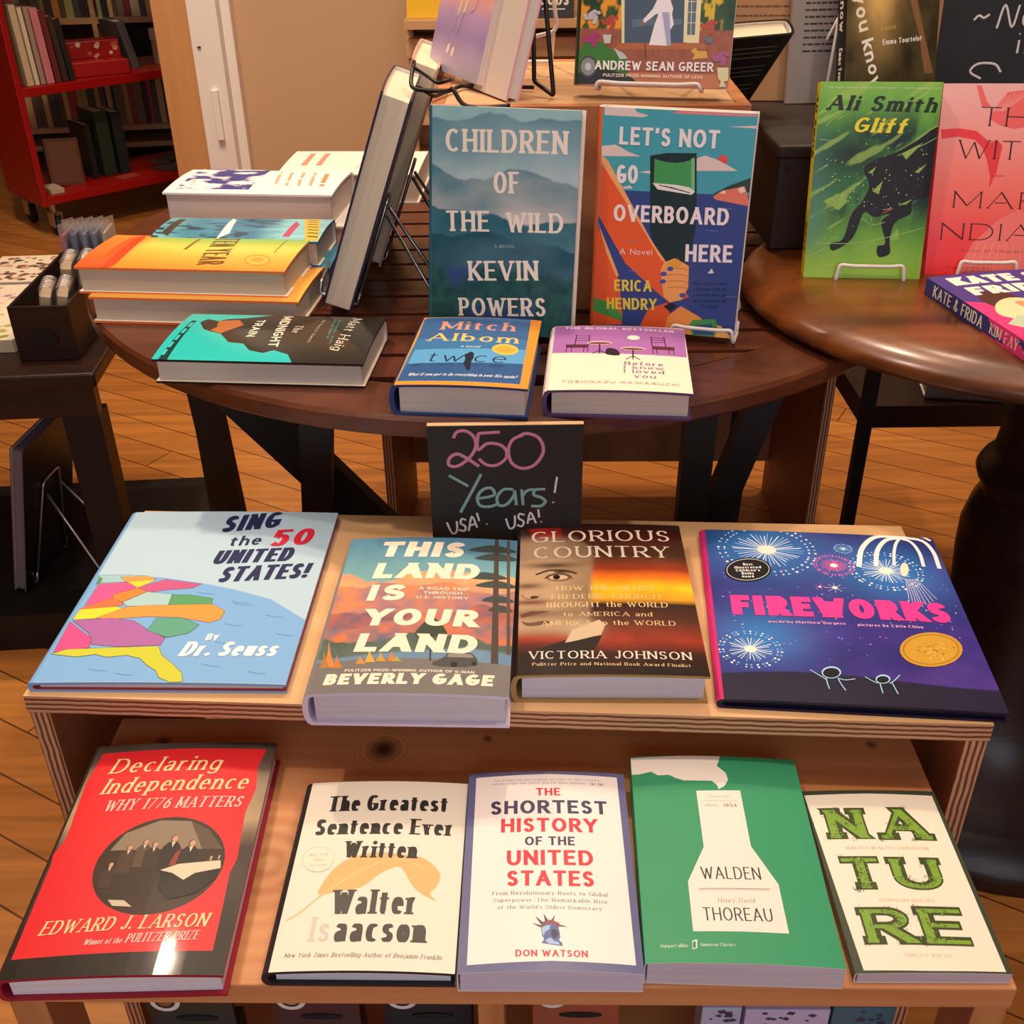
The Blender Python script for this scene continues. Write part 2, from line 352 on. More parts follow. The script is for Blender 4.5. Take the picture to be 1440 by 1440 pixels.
def text_faces(txt, x0, y0, x1, y1, h, style):
    """flat polygons of a line of lettering set from (x0,y0) to (x1,y1) with cap height h"""
    wv, wh, sf, sl = STY[style] if isinstance(style, str) else style
    L = math.hypot(x1 - x0, y1 - y0); dx, dy = (x1 - x0) / L, (y1 - y0) / L
    gap, sp = .20, .42
    vis = [c for c in txt if c != ' ']
    W = [glyph(c)[0] for c in vis]
    wvx = min(wv * h, .42 * L / max(1, len(vis)))
    gh = gap * h
    units = sum(W) + (len(txt) - len(vis)) * sp + .22 * (len(txt) - 1) + (.35 * sf * len(vis) if sf else 0)
    k = (L - wvx * len(vis) - abs(sl) * h * .3) / max(units, .01)
    k = max(k, L * .02)
    F = []
    pen = 0.0
    def put(poly):
        F.append([(x0 + (px + sl * py) * dx - py * dy, y0 + (px + sl * py) * dy + py * dx) for px, py in poly])
    thin = wh * h; thick = wvx
    for c in txt:
        if c == ' ':
            pen += (sp + .22) * k; continue
        w, strokes = glyph(c); wk = w * k; off = pen + wvx / 2 + (.17 * sf * k if sf else 0)
        def tr(p): return (off + p[0] * wk, thin / 2 + p[1] * (h - thin))
        for kind, data, closed, fl in strokes:
            if kind == 'dot':
                cx, cy = tr(data); r = min(max(thick, thin * 1.1) * .62, h * .115)
                put([(cx + r * math.cos(a * PI / 5), cy + r * math.sin(a * PI / 5)) for a in range(10)]); continue
            pts = [np.array(tr(p)) for p in data]; n = len(pts)
            left = []; right = []
            for i in range(n):
                if closed: a, b = pts[(i - 1) % (n - 1)] if i else pts[n - 2], pts[(i + 1) % (n - 1)] if i < n - 1 else pts[1]
                else: a, b = pts[max(i - 1, 0)], pts[min(i + 1, n - 1)]
                t = b - a; ln = np.hypot(*t)
                t = t / ln if ln > 1e-9 else np.array([1., 0])
                ty = abs(t[1])
                wd = thin + (thick - thin) * ty ** 1.3
                if kind == 'lin' and .25 < ty < .985:
                    wd = thick if t[0] * t[1] < 0 else max(thin, thick - (thick - thin) * (1.15 if sf else .25))
                nr = np.array([-t[1], t[0]]) * wd / 2
                p = pts[i]; l, r = p + nr, p - nr
                if kind == 'lin' and ty > .45:      # cut stroke ends level, and reach the line
                    yy = p[1] + (thin / 2 if t[1] * (1 if i else -1) > 0 else -thin / 2) if fl[i] or abs(data[i][1] - 1) < .01 or abs(data[i][1]) < .01 else p[1]
                    l = l + t * ((yy - l[1]) / t[1]); r = r + t * ((yy - r[1]) / t[1])
                if kind == 'lin' and ty < .3:           # bars reach the outer side of the stems
                    e = t * (thick / 2 if i else -thick / 2); l = l + e; r = r + e
                left.append(l); right.append(r)
            for i in range(n - 1): put([left[i], left[i + 1], right[i + 1], right[i]])
            if sf and kind == 'lin':
                for i in (0, n - 1):
                    t = pts[1] - pts[0]
                    if fl[i] and abs(t[1]) > .45 * np.hypot(*t):
                        y = pts[i][1]; up = (t[1] > 0) == (i > 0)
                        ya, yb = (y + thin / 2 - thin * 1.0, y + thin / 2) if up else (y - thin / 2, y + thin / 2)
                        s = thick / 2 + sf * h * .75; cx = pts[i][0]
                        put([(cx - s, ya), (cx + s, ya), (cx + s, yb), (cx - s, yb)])
        pen += wk + wvx + .22 * k + (.35 * sf * k if sf else 0)
    return F

# ------------------------------------------------------------------ printed covers
def tri_clip(tri, cuts):
    """split a convex polygon at x = cuts"""
    out = []; rest = tri
    for c in cuts:
        xs = [p[0] for p in rest]
        if max(xs) <= c + 1e-9: break
        if min(xs) >= c - 1e-9: continue
        A = []; Bp = []
        for i in range(len(rest)):
            p, q = rest[i], rest[(i + 1) % len(rest)]
            (A if p[0] <= c else Bp).append(p)
            if (p[0] - c) * (q[0] - c) < 0:
                t = (c - p[0]) / (q[0] - p[0]); m = (c, p[1] + (q[1] - p[1]) * t); A.append(m); Bp.append(m)
        if len(A) > 2: out.append(A)
        rest = Bp
        if len(rest) < 3: return out
    out.append(rest)
    return out

NSEG = 16
class Sheet:
    """flat artwork in millimetres; later laid on a cover"""
    def __init__(s, W, H):
        s.W, s.H = W, H; s.V = []; s.F = []; s.C = []; s.layer = 0; s.lastT = False
    def poly(s, pts, col, lay, clip=True):
        c = (*lin(col), 1.0)
        if len(pts) > 4 or clip:
            tris = [[pts[i] for i in t] for t in tessellate_polygon([[Vector((*p, 0)) for p in pts]])] if len(pts) > 3 else [list(pts)]
        else: tris = [list(pts)]
        cuts = np.arange(1, NSEG) * (s.W / NSEG)
        for t in tris:
            xs = [p[0] for p in t]
            for q in tri_clip(t, cuts):
                ar = sum(q[i][0] * q[(i + 1) % len(q)][1] - q[(i + 1) % len(q)][0] * q[i][1] for i in range(len(q)))
                if abs(ar) < 1e-6: continue
                if ar < 0: q = q[::-1]
                b = len(s.V); s.V += [(p[0], p[1], lay) for p in q]; s.F.append(tuple(range(b, b + len(q)))); s.C.append([c] * len(q))
    def inside(s, pts):
        return [(min(max(p[0], 0), s.W), min(max(p[1], 0), s.H)) for p in pts]
    def next(s, text=False):
        if text and s.lastT: return s.tl
        s.layer += 1; s.lastT = text; s.tl = s.layer
        return s.layer
    def P(s, pts, col, sm=0):
        s.poly(s.inside(spline(pts, 4, True) if sm else pts), col, s.next())
    def E(s, cx, cy, ra, rb, ang, col, n=28):
        ca, sa = math.cos(ang), math.sin(ang)
        s.poly(s.inside([(cx + ra * math.cos(t) * ca - rb * math.sin(t) * sa, cy + ra * math.cos(t) * sa + rb * math.sin(t) * ca) for t in np.linspace(0, 2 * PI, n, endpoint=False)]), col, s.next())
    def L(s, pts, w, col, sm=0, lay=None):
        if sm: pts = spline(pts, 5)
        lay = lay or s.next()
        for i, (a, b) in enumerate(zip(pts, pts[1:])):
            d = math.hypot(b[0] - a[0], b[1] - a[1])
            if d < 1e-6: continue
            nx, ny = -(b[1] - a[1]) / d * w / 2, (b[0] - a[0]) / d * w / 2; ex, ey = ny * .6, -nx * .6
            s.poly(s.inside([(a[0] + nx - ex, a[1] + ny - ey), (b[0] + nx + ex, b[1] + ny + ey), (b[0] - nx + ex, b[1] - ny + ey), (a[0] - nx - ex, a[1] - ny - ey)]), col, lay + .17 * (i % 3))
    def T(s, txt, x0, y0, x1, y1, h, style, col):
        lay = s.next(True)
        for i, f in enumerate(text_faces(txt, x0, y0, x1, y1, h, style)): s.poly(s.inside(f), col, lay + .17 * (i % 18), clip=False)
        s.layer = lay + 3 if s.layer == lay else s.layer
    def grid(s, fn, step=1.4, rect=None, lay=None):
        x0, y0, x1, y1 = rect or (0, 0, s.W, s.H)
        nx, ny = max(1, round((x1 - x0) / step / NSEG)) * NSEG, max(2, int((y1 - y0) / step))
        X, Y = np.meshgrid(np.linspace(x0, x1, nx + 1), np.linspace(y0, y1, ny + 1))
        c = np.clip(fn(X / s.W, Y / s.H), 0.001, 1)
        lay = lay or s.next(); b = len(s.V)
        s.V += [(x, y, lay) for x, y in zip(X.ravel().tolist(), Y.ravel().tolist())]
        cc = np.concatenate([c, np.ones(c.shape[:2] + (1,))], -1).reshape(-1, 4).tolist()
        for j in range(ny):
            for i in range(nx):
                q = (j * (nx + 1) + i, j * (nx + 1) + i + 1, (j + 1) * (nx + 1) + i + 1, (j + 1) * (nx + 1) + i)
                s.F.append(tuple(b + k for k in q)); s.C.append([cc[k] for k in q])

def fbm(X, Y, scale=4, oct=5, seed=0, sx=1.0, sy=1.0):
    tot = np.zeros_like(X); amp = 1.0; nrm = 0
    for o in range(oct):
        n = 64; T = np.random.RandomState(seed * 17 + o).rand(n, n)
        x, y = X * scale * sx * 2 ** o + 5.3, Y * scale * sy * 2 ** o + 2.7
        i, j = np.floor(x).astype(int), np.floor(y).astype(int); fx, fy = x - i, y - j
        fx, fy = fx * fx * (3 - 2 * fx), fy * fy * (3 - 2 * fy)
        i0, j0, i1, j1 = i % n, j % n, (i + 1) % n, (j + 1) % n
        tot += amp * ((T[j0, i0] * (1 - fx) + T[j0, i1] * fx) * (1 - fy) + (T[j1, i0] * (1 - fx) + T[j1, i1] * fx) * fy)
        nrm += amp; amp *= .5
    return tot / nrm
def mix(a, b, t):
    a = np.array(lin(a)) if isinstance(a, (str, tuple)) else a; b = np.array(lin(b)) if isinstance(b, (str, tuple)) else b
    return a + (b - a) * np.clip(t, 0, 1)[..., None]
def ss(e0, e1, x):
    t = np.clip((x - e0) / (e1 - e0), 0, 1); return t * t * (3 - 2 * t)
def ramp(t, stops):
    out = np.zeros(t.shape + (3,)); c = np.array([lin(x[1]) for x in stops]); p = [x[0] for x in stops]
    for k in range(3): out[..., k] = np.interp(t, p, c[:, k])
    return out

# cover pictures ----------------------------------------------------------------
def pic_dim_hall(X, Y):
    n = fbm(X, Y, 6, 5, 1); c = ramp(Y, [(0, '1c1612'), (.14, '241c16'), (.3, '3a3028'), (.5, '4a4038'), (.62, 'b49a78'), (.8, '8f7d66'), (.9, '5c5248'), (1, '3c342e')])
    return c * (.55 + .9 * n)[..., None]
def pic_mist(X, Y):
    n = fbm(X, Y, 5, 5, 3); c = mix('86b4b8', 'a4c8ca', n)
    for k, (h, amp, col, fog, sc) in enumerate(((.93, .10, '5e8f9c', 'a8c2c6', 2.2), (.72, .10, '48808e', 'cfc8c4', 2.6), (.55, .10, '2c6474', '6f9aa6', 2.0), (.43, .08, '1f5062', '5c8696', 2.4))):
        r = h + amp * (fbm(X, X * 0 + k, sc, 5, 10 + k) - .5) * 2
        below = ss(0, .004, r - Y); d = np.clip((r - Y) / .24, 0, 1)
        c = mix(c, mix(col, fog, d ** 1.5 * .9 + (fbm(X, Y, 4, 4, 70 + k, .6, 2) - .5) * .9), below)
    r = .33 + .08 * (fbm(X, X * 0, 4, 4, 31) - .5)
    low = mix('102e3a', '2c6660', fbm(X, Y, 24, 4, 8)); low = mix(low, '38488c', ss(.5, .7, fbm(X, Y, 4, 3, 9)) * .7)
    return mix(c, low, ss(0, .06, r - Y))
def pic_valley(X, Y):
    n = fbm(X, Y, 7, 5, 4); c = ramp(Y, [(.62, '7fb0a8'), (.8, '6aa0ae'), (1, '4f86a8')]) * (.8 + .4 * n)[..., None]
    for k, (h, amp, a, b2) in enumerate(((.75, .12, 'e8b070', 'c89078'), (.64, .10, 'dc8a50', '8a7088'), (.52, .14, 'c86a3c', '6a5a74'), (.42, .10, 'e07840', '5c6a80'), (.32, .10, '5c6e60', '44584c'))):
        r = h + amp * (fbm(X, X * 0, 3, 4, 40 + k) - .5) * 2
        c = mix(c, mix(a, b2, fbm(X, Y, 9, 4, 50 + k, 1, 1.6) * 1.6 - .3), ss(0, .006, r - Y))
    c = mix(c, mix('7c9cb0', '5a80a0', n), ss(0, .02, .27 - Y - .1 * np.abs(X - .75)))
    road = .175 + .02 * np.sin(X * 3.2)
    return mix(c, mix('6c6866', '7a7674', n), ss(0, .006, road - Y))
def pic_dusk(X, Y):
    n = fbm(X, Y, 5, 5, 6, 1, 2.2); c = ramp(Y, [(0, '1a1210'), (.12, '3a1c14'), (.2, 'a03a20'), (.3, '5a3020'), (.42, '2e1c14'), (.455, 'e0a020'), (.53, 'f4c020'), (.60, 'e8761e'), (.66, '8a3418'), (.76, '5a3a28'), (.9, '4a1c16'), (1, '2a1a16')])
    c = c * (.6 + .8 * n)[..., None]
    c = mix(c, '9a2418', ss(.58, .72, fbm(X, Y, 4, 4, 7)) * ss(.8, .9, Y))
    face = ss(0, .05, .44 - .10 * np.sin((Y - .3) * 5) * 0 - X + .1 * (Y - .5) - .14 * ss(.78, .95, Y)) * ss(.20, .28, Y) * ss(.93, .84, Y)
    skin = mix('b89a78', '7a6048', ss(.15, .42, X) * .7 + (fbm(X, Y, 5, 3, 11) - .5) * .5)
    def bl(cx, cy, rx, ry): return np.exp(-(((X - cx) / rx) ** 2 + ((Y - cy) / ry) ** 2))
    skin = mix(skin, '4a3424', bl(.2, .685, .16, .022) * .95)
    skin = mix(skin, '2c1c14', bl(.24, .64, .07, .016)); skin = mix(skin, 'd8c4a8', bl(.185, .635, .02, .008) * .7)
    skin = mix(skin, '4a3424', bl(.05, .545, .09, .02) * .8); skin = mix(skin, '6a3c30', bl(.07, .435, .13, .018) * .9); skin = mix(skin, '3c2a20', bl(.1, .36, .2, .03) * .6)
    c = mix(c, skin, face)
    c = mix(c, 'c0a888', bl(.34, .27, .10, .05) * .9); c = mix(c, '2c241e', ss(.22, .16, Y) * ss(.5, .3, X) * .7)
    return c
def pic_night(X, Y):
    n = fbm(X, Y, 6, 5, 12); c = mix('241f6a', '3c2e8c', n * 1.6 - .3); c = mix(c, '5a3a96', ss(.5, .8, fbm(X, Y, 4, 4, 13)) * .6)
    c = mix(c, '1c1848', ss(.75, 1, Y) * .5)
    for cx, cy, r in ((.23, .87, .25), (.76, .74, .22), (.17, .33, .18)):
        c = mix(c, '2f86d0', np.exp(-(((X - cx) / r) ** 2 + ((Y - cy) / (r * .8)) ** 2)) * .75)
    hill = .13 + .02 * np.sin(X * 5)
    return mix(c, mix('1a1830', '23203c', n), ss(0, .006, hill - Y))
def pic_splash(X, Y):
    n = fbm(X, Y, 5, 5, 14); m = fbm(X + .3 * n, Y, 4, 5, 15); c = ramp(Y + .2 * (n - .5), [(0, '9cc83c'), (.25, '62a034'), (.5, '2f6e38'), (.75, '3c7a38'), (.9, '6cb040'), (1, '84c04c')])
    c = mix(c, '0c2c24', ss(.42, .6, m) * ss(.92, .7, Y) * ss(.2, .42, Y)); c = mix(c, '4a8078', ss(.25, .0, X) * ss(.75, .5, np.abs(Y - .45) * 2) * .6)
    c = mix(c, '0a1c18', np.exp(-(((X - .32) / .3) ** 2 + ((Y - .64) / .10) ** 2)) * .9)
    st = fbm(X * .5 + Y * .5, Y - X * .4, 9, 3, 77, .6, 3); return mix(c, 'a4cc58', ss(.66, .74, st) * .6 * ss(.1, .3, Y))
def pic_blush(X, Y):
    n = fbm(X, Y, 3, 4, 16); return ramp(Y + .1 * (n - .5), [(0, 'ee2c34'), (.2, 'f04444'), (.5, 'f2786a'), (.8, 'f2a49a'), (1, 'f0b8b0')])
def pic_garden(X, Y):
    n = fbm(X, Y, 16, 4, 17); c = mix('1f3a22', '3c5c2e', n * 1.5 - .2)
    c = mix(c, 'e89a2c', ss(.52, .6, fbm(X, Y, 18, 3, 18)) * ss(.42, .38, np.abs(X - .2) * 1.6)); c = mix(c, 'd8b82c', ss(.5, .58, fbm(X, Y, 30, 3, 19)) * ss(.1, .06, np.abs(X - .84)))
    c = mix(c, mix('8a5038', 'a8644a', fbm(X, Y, 26, 3, 20)), ss(0, .008, .235 - Y))
    return mix(c, 'c07a50', ss(0, .006, .06 - Y))
def pic_woods(X, Y):
    n = fbm(X, Y, 7, 5, 21); c = mix('2c2818', '5a5030', n * 1.6 - .3); g = np.exp(-(((X - .34) / .2) ** 2 + ((Y - .72) / .3) ** 2))
    c = mix(c, 'e0b468', g * 1.1 * (.5 + n)); return mix(c, '1c1810', ss(.3, .0, Y) * .5)
def pic_amber(X, Y):
    n = fbm(X, Y, 5, 4, 22); c = ramp(X + .25 * (.55 - Y) * ss(.9, .3, Y) + .05 * (n - .5), [(0, '7cb468'), (.25, 'a8c454'), (.45, 'e8d060'), (.7, 'f0b048'), (1, 'f08c34')])
    red = ramp(X, [(0, 'f08c3c'), (.5, 'f07434'), (1, 'ee5428')]) * (.9 + .25 * n)[..., None]
    return mix(red, c, ss(.16, .27, Y + .06 * X))
def pic_harbour(X, Y):
    n = fbm(X, Y, 8, 5, 23, 1, .5); c = ramp(Y, [(0, '6fb4bc'), (.2, '4a8aa4'), (.6, '3f7a98'), (.75, '7cbcc4'), (1, '8cc4cc')]) * (.6 + .8 * n)[..., None]
    return mix(c, '2c4a5c', ss(.6, .7, fbm(X, Y, 14, 3, 24)) * ss(.8, .6, Y))
PICS = {'dim_hall': pic_dim_hall, 'mist': pic_mist, 'valley': pic_valley, 'dusk': pic_dusk, 'night': pic_night, 'splash': pic_splash, 'blush': pic_blush, 'garden': pic_garden, 'woods': pic_woods, 'amber_sky': pic_amber, 'harbour': pic_harbour}

def special(s, name, a):
    R = random.Random(name + str(a[:2]))
    if name in PICS: s.grid(PICS[name]); return
    if name == 'gathering':
        cx, cy, rx, ry = a
        def f(X, Y):
            n = fbm(X, Y, 14, 4, 30); return mix(mix('2e211a', '4c3a2c', n), '8f8068', ss(.52, .70, Y) * ss(.75, .45, X))
        lay = s.next()
        N = 40; ring = [(cx + rx * math.cos(2 * PI * i / N), cy + ry * math.sin(2 * PI * i / N)) for i in range(N)]
        s.poly(ring, '3a2a20', lay)
        lay = s.next(); s.poly([(cx + x * rx, cy + y * ry) for x, y in ((-.7, .66), (-.2, .93), (.3, .9), (.62, .7), (.66, .3), (-.85, .3))], '8a7a64', lay)
        s.next(); s.poly([(cx + x * rx, cy + y * ry) for x, y in ((.3, .9), (.62, .72), (.93, .3), (.6, .3))], '5c4c40', s.layer)
        for px, py, sc, coat in ((-.55, .35, .9, '4a382a'), (-.32, .46, .9, '5a4636'), (-.16, .4, .95, '3a2c24'), (.12, .52, 1.15, '2a2220'), (.42, .42, 1.15, '2c2422'), (-.75, .0, .8, '43342a'), (.78, .12, .5, '5a4838'), (.9, .14, .45, '4a3a30')):
            x, y = cx + px * rx, cy + py * ry; q = 6.0 * sc
            s.P([(x - q * .9, y - q * 4.6), (x - q * 1.05, y - q * 1.2), (x - q * .5, y - q * .5), (x + q * .5, y - q * .5), (x + q * 1.05, y - q * 1.3), (x + q, y - q * 4.6)], coat)
            s.P([(x - q * .2, y - q * .4), (x + q * .25, y - q * .4), (x + q * .05, y - q * 1.3)], 'd8ccb8'); s.E(x, y, q * .52, q * .42, 1.5, '5c4a3a', 14); s.E(x + q * .08, y - q * .02, q * .44, q * .32, 1.5, 'c89c78', 14)
        s.P([(cx + x * rx, cy + y * ry) for x, y in ((.05, -.12), (.35, -.02), (.95, .08), (.93, -.3), (.7, -.6), (.3, -.72), (.1, -.5))], '1e1614')
        s.P([(cx + x * rx, cy + y * ry) for x, y in ((.05, -.14), (.3, -.02), (.94, .06), (.97, -.1), (.6, -.2), (.45, -.34), (.25, -.2))], 'd8ccb0')
        s.P([(cx + x * rx, cy + y * ry) for x, y in ((-.35, -.72), (-.2, -.85), (-.5, -.82), (-.6, -.7))], 'c8bca0')
        s.P([(cx + x * rx, cy + y * ry) for x, y in ((.2, .2), (.28, .3), (.26, -.05), (.15, -.05))], '8a3a30')
    elif name == 'leafy':
        t, x0, y0, x1, y1, h = a
        s.T(t, x0 - 1, y0 - .6, x1 + 1, y1 - .6, h * 1.04, 'slab', '3e4a24'); s.lastT = False
        s.T(t, x0 + .8, y0 + .6, x1 - .8, y1 + .6, h * .93, 'slabin', '7ea63a'); s.lastT = False
        lay1, lay2, lay3 = s.next(), s.next(), s.next(); F = text_faces(t, x0, y0, x1, y1, h, 'slab')
        for i in range(95):
            f = R.choice(F); wts = [R.random() for _ in f]; sm = sum(wts)
            x = sum(p[0] * w for p, w in zip(f, wts)) / sm; y = sum(p[1] * w for p, w in zip(f, wts)) / sm
            r = .5 + R.random() * .9; an = R.random() * 6.3
            leaf = lambda k: [(x + r * k * math.cos(an) * u - r * k * .55 * math.sin(an) * v, y + r * k * math.sin(an) * u + r * k * .55 * math.cos(an) * v) for u, v in ((-1, 0), (-.3, .8), (.5, .6), (1, 0), (.5, -.6), (-.3, -.8))]
            s.poly(s.inside(leaf(1.25)), R.choice(('34421c', '4c5c28')), lay1 if i % 2 else lay2); s.poly(s.inside(leaf(.85)), R.choice(('8cb844', '9cc850', '6f9434', 'a8cc60', '56782c')), lay2 if i % 2 else lay3)
        for i in range(70):
            f = R.choice(F); x, y = f[0]; x += R.uniform(-2.4, 2.4); y += R.uniform(-2.2, 2.2)
            s.L([(x, y), (x + R.uniform(-1.2, 1.2), y + R.uniform(-1.2, 1.2))], .25, '4c4a38', lay=lay3)
    elif name == 'burst':
        cx, cy, r, n, c1, c2, w = a; lay = s.next(); lay2 = s.next()
        for i in range(n):
            t = 2 * PI * i / n + R.uniform(-.05, .05); q = r * R.uniform(.62, .8) * (1 - .12 * abs(math.sin(t)))
            s.L([(cx + .08 * r * math.cos(t), cy + .08 * r * math.sin(t)), (cx + q * math.cos(t), cy + q * math.sin(t) * .95)], w * R.uniform(.6, 1.1) * .6, c1 if i % 3 else c2, lay=lay)
            if n > 10:
                for rr in (.9, 1.03):
                    dx, dy = cx + r * rr * math.cos(t + rr * .05), cy + r * rr * .93 * math.sin(t + rr * .05); e = w * R.uniform(.6, 1.0)
                    s.poly(s.inside([(dx + e * math.cos(b), dy + e * math.sin(b)) for b in np.linspace(0, 2 * PI, 7, endpoint=False)]), c1 if i % 2 else c2, lay2)
        s.E(cx, cy, r * .2, r * .17, 0, 'fbf2e0', 16)
        if n >= 30:
            lay = s.next()
            for i in range(40):
                x, y = R.uniform(8, s.W - 6), R.uniform(s.H * .2, s.H * .78); e = R.uniform(.35, 1.1)
                s.poly([(x - e, y), (x, y - e * .7), (x + e, y), (x, y + e * .7)], R.choice(('e8eaf8', 'a8c8f0', 'e060a0', '8a90d8', 'd89ad0')), lay)
    elif name == 'medal':
        cx, cy, r = a; lay = s.next()
        for i in range(60):
            x, y = cx + R.gauss(0, r * .38), cy + R.gauss(0, r * .3); e = R.uniform(.8, 2.2); t = R.random() * 3
            s.poly([(x + e * math.cos(t), y + e * math.sin(t)), (x - e * .4 * math.sin(t), y + e * .4 * math.cos(t)), (x - e * math.cos(t), y - e * math.sin(t)), (x + e * .4 * math.sin(t), y - e * .4 * math.cos(t))], R.choice(('e4b850', '9a6c18', 'b88628', 'f0cc70')), lay)
    elif name == 'mirror':
        t, x0, y0, x1, y1, h, col = a; lay = s.next()
        for i, f in enumerate(text_faces(t, x0, 0, x1, 0, h, 'wthin')): s.poly(s.inside([(p[0] - p[1] * .5, y0 - p[1]) for p in f][::-1]), col, lay + .05 * (i % 18))
    elif name == 'blot':
        x0, y0, x1, y1 = a; lo = (min(x0, x1), min(y0, y1), max(x0, x1), max(y0, y1))
        s.grid(lambda X, Y: mix('e8e0e0', '3c3a7c', ss(.42, .56, fbm(X, Y, 9, 4, 26))), 1.6, lo)
    elif name == 'specks':
        lay = s.next()
        for i in range(a[0] * 3):
            x, y = R.uniform(8, s.W - 8), R.gauss(s.H * .48, s.H * .12); e = R.uniform(.25, .9)
            if 0 < y < s.H: s.poly([(x - e, y), (x, y - e), (x + e, y), (x, y + e)], a[2], lay)

def cover_mesh(name, W, H, T, hard, front, spine=None, edge='f0ece4', inner='efe8da', bulge=.0015, mat=None, parent=None, round_spine=None, back='', spine_col=''):
    """one wrapped cover (front, spine, back) with the artwork of its sheets printed on it. local: x spine->fore-edge, y foot->head, z back->front"""
    th = .0026 if hard else .0006
    rs = (.006 if hard else .0004) if round_spine is None else round_spine
    V = []; F = []; C = []
    fc = lin(front[0]); sc_ = lin(spine_col or front[0]); bc = lin(back or spine_col or front[0]); ic = lin(inner); ec = lin(edge)
    x0 = -W / 2
    knots = [T + bulge * math.sin(PI * i / NSEG) ** .8 for i in range(NSEG + 1)]
    def zf(u):
        q = min(max(u, 0), 1) * NSEG; i = min(int(q), NSEG - 1)
        return knots[i] + (knots[i + 1] - knots[i]) * (q - i)
    prof = []                                        # outer, inner, colour of the piece that follows
    NF = NSEG
    for i in range(NF + 1):
        u = 1 - i / NF; prof.append(((x0 + u * W, zf(u)), (x0 + max(u * W, th * 1.2), zf(u) - th), fc))
    NS = 6
    for i in range(1, NS):
        a = PI / 2 + PI * i / NS; prof.append(((x0 + rs * math.cos(a), T / 2 + T / 2 * math.sin(a)), (x0 + th + rs * .7 * math.cos(a) * .9, T / 2 + (T / 2 - th) * math.sin(a)), sc_))
    prof[NF] = (prof[NF][0], prof[NF][1], sc_)
    for i in range(3):
        u = i / 2; prof.append(((x0 + u * W, 0), (x0 + max(u * W, th * 1.2), th), bc))
    n = len(prof); b = 0
    for y in (-H / 2, H / 2):
        for o, i_, _ in prof: V.append((o[0], y, o[1]))
        for o, i_, _ in prof: V.append((i_[0], y, i_[1]))
    o0, i0, o1, i1 = 0, n, 2 * n, 3 * n
    def add(f, c): F.append(f); C.append([(*c, 1.0)] * len(f))
    for k in range(n - 1):
        c = prof[k][2]
        add((o1 + k, o1 + k + 1, o0 + k + 1, o0 + k), c); add((i0 + k, i0 + k + 1, i1 + k + 1, i1 + k), ic)
        add((o0 + k, o0 + k + 1, i0 + k + 1, i0 + k), ec); add((o1 + k + 1, o1 + k, i1 + k, i1 + k + 1), ec)
    add((o0, i0, i1, o1), ec); e = n - 1; add((o1 + e, i1 + e, i0 + e, o0 + e), ec)
    eps = 1e-5
    sh = front[1]
    if sh is not None:
        b = len(V)
        for x, y, l in sh.V: V.append((x0 + x / 1000, -H / 2 + y / 1000, zf(x / 1000 / W) + eps * l + 2e-5))
        for f, c in zip(sh.F, sh.C): F.append(tuple(b + k for k in f)); C.append(c)
    if spine is not None:
        b = len(V)
        for s_, t_, l in spine.V:
            z = min(max(t_ / 1000, 0), T); q = (z - T / 2) / (T / 2)
            V.append((x0 - rs * math.sqrt(max(0, 1 - q * q)) - eps * l - 1.6e-4, H / 2 - s_ / 1000, z))
        for f, c in zip(spine.F, spine.C): F.append(tuple(b + k for k in f)); C.append(c)
    me = bpy.data.meshes.new(name); me.from_pydata(V, [], F)
    at = me.color_attributes.new('Ink', 'FLOAT_COLOR', 'CORNER')
    at.data.foreach_set('color', np.array([x for c in C for q in c for x in q], dtype=np.float32))
    me.materials.append(mat); me.update()
    o = bpy.data.objects.new(name, me); COL.objects.link(o)
    if parent: o.parent = parent
    return o

def book(name, label, cat, W, H, T, loc, rot, art=(), base='ffffff', hard=True, edge='f0ece4', pages='e9e2d2', gloss=0.35, coat=0.0, bulge=.0015,
         spine_col='', back='', spine_art=(), group=None, inner='efe8da', fast=False):
    r = thing(name, label, cat, loc, rot, group)
    sh = Sheet(W * 1000, H * 1000)
    for e in art:
        if e[0] == 'T': sh.T(*e[1:])
        elif e[0] == 'P': sh.P(*e[1:])
        elif e[0] == 'E': sh.E(*e[1:])
        elif e[0] == 'L': sh.L(*e[1:])
        elif e[0] == 'R': special(sh, e[1], e[2:])
    sp = None
    if spine_art:
        sp = Sheet(H * 1000, T * 1000)
        for e in spine_art:
            if e[0] == 'T': sp.T(*e[1:])
            elif e[0] == 'P': sp.P(*e[1:])
    m = printed('printed_cover_%d_%d' % (gloss * 100, coat * 100), gloss, coat)
    cover_mesh('cover', W, H, T, hard, (base, sh), sp, edge, inner, bulge, m, r, spine_col=spine_col, back=back)
    bm = BM(); th = .0026 if hard else .0006; ins = .0035 if hard else .0002
    x0 = -W / 2
    n = 8; top = []; bot = []
    for i in range(n + 1):
        x = x0 + th + .0012 + (W - th - .0012 - ins) * i / n
        u = (x - x0) / W
        top.append((x, T + bulge * math.sin(PI * u) ** .8 - th - 5e-5)); bot.append((x, th + 5e-5))
    pts = bot + top[::-1]
    a = [bm.verts.new((x, -H / 2 + ins, z)) for x, z in pts]; b = [bm.verts.new((x, H / 2 - ins, z)) for x, z in pts]
    bm.faces.new(a); bm.faces.new(b[::-1])
    for i in range(len(pts)): bm.faces.new((a[i], b[i], b[(i + 1) % len(pts)], a[(i + 1) % len(pts)]))
    obj('page_block', bm, paper('pages_' + pages, pages), r)
    return r

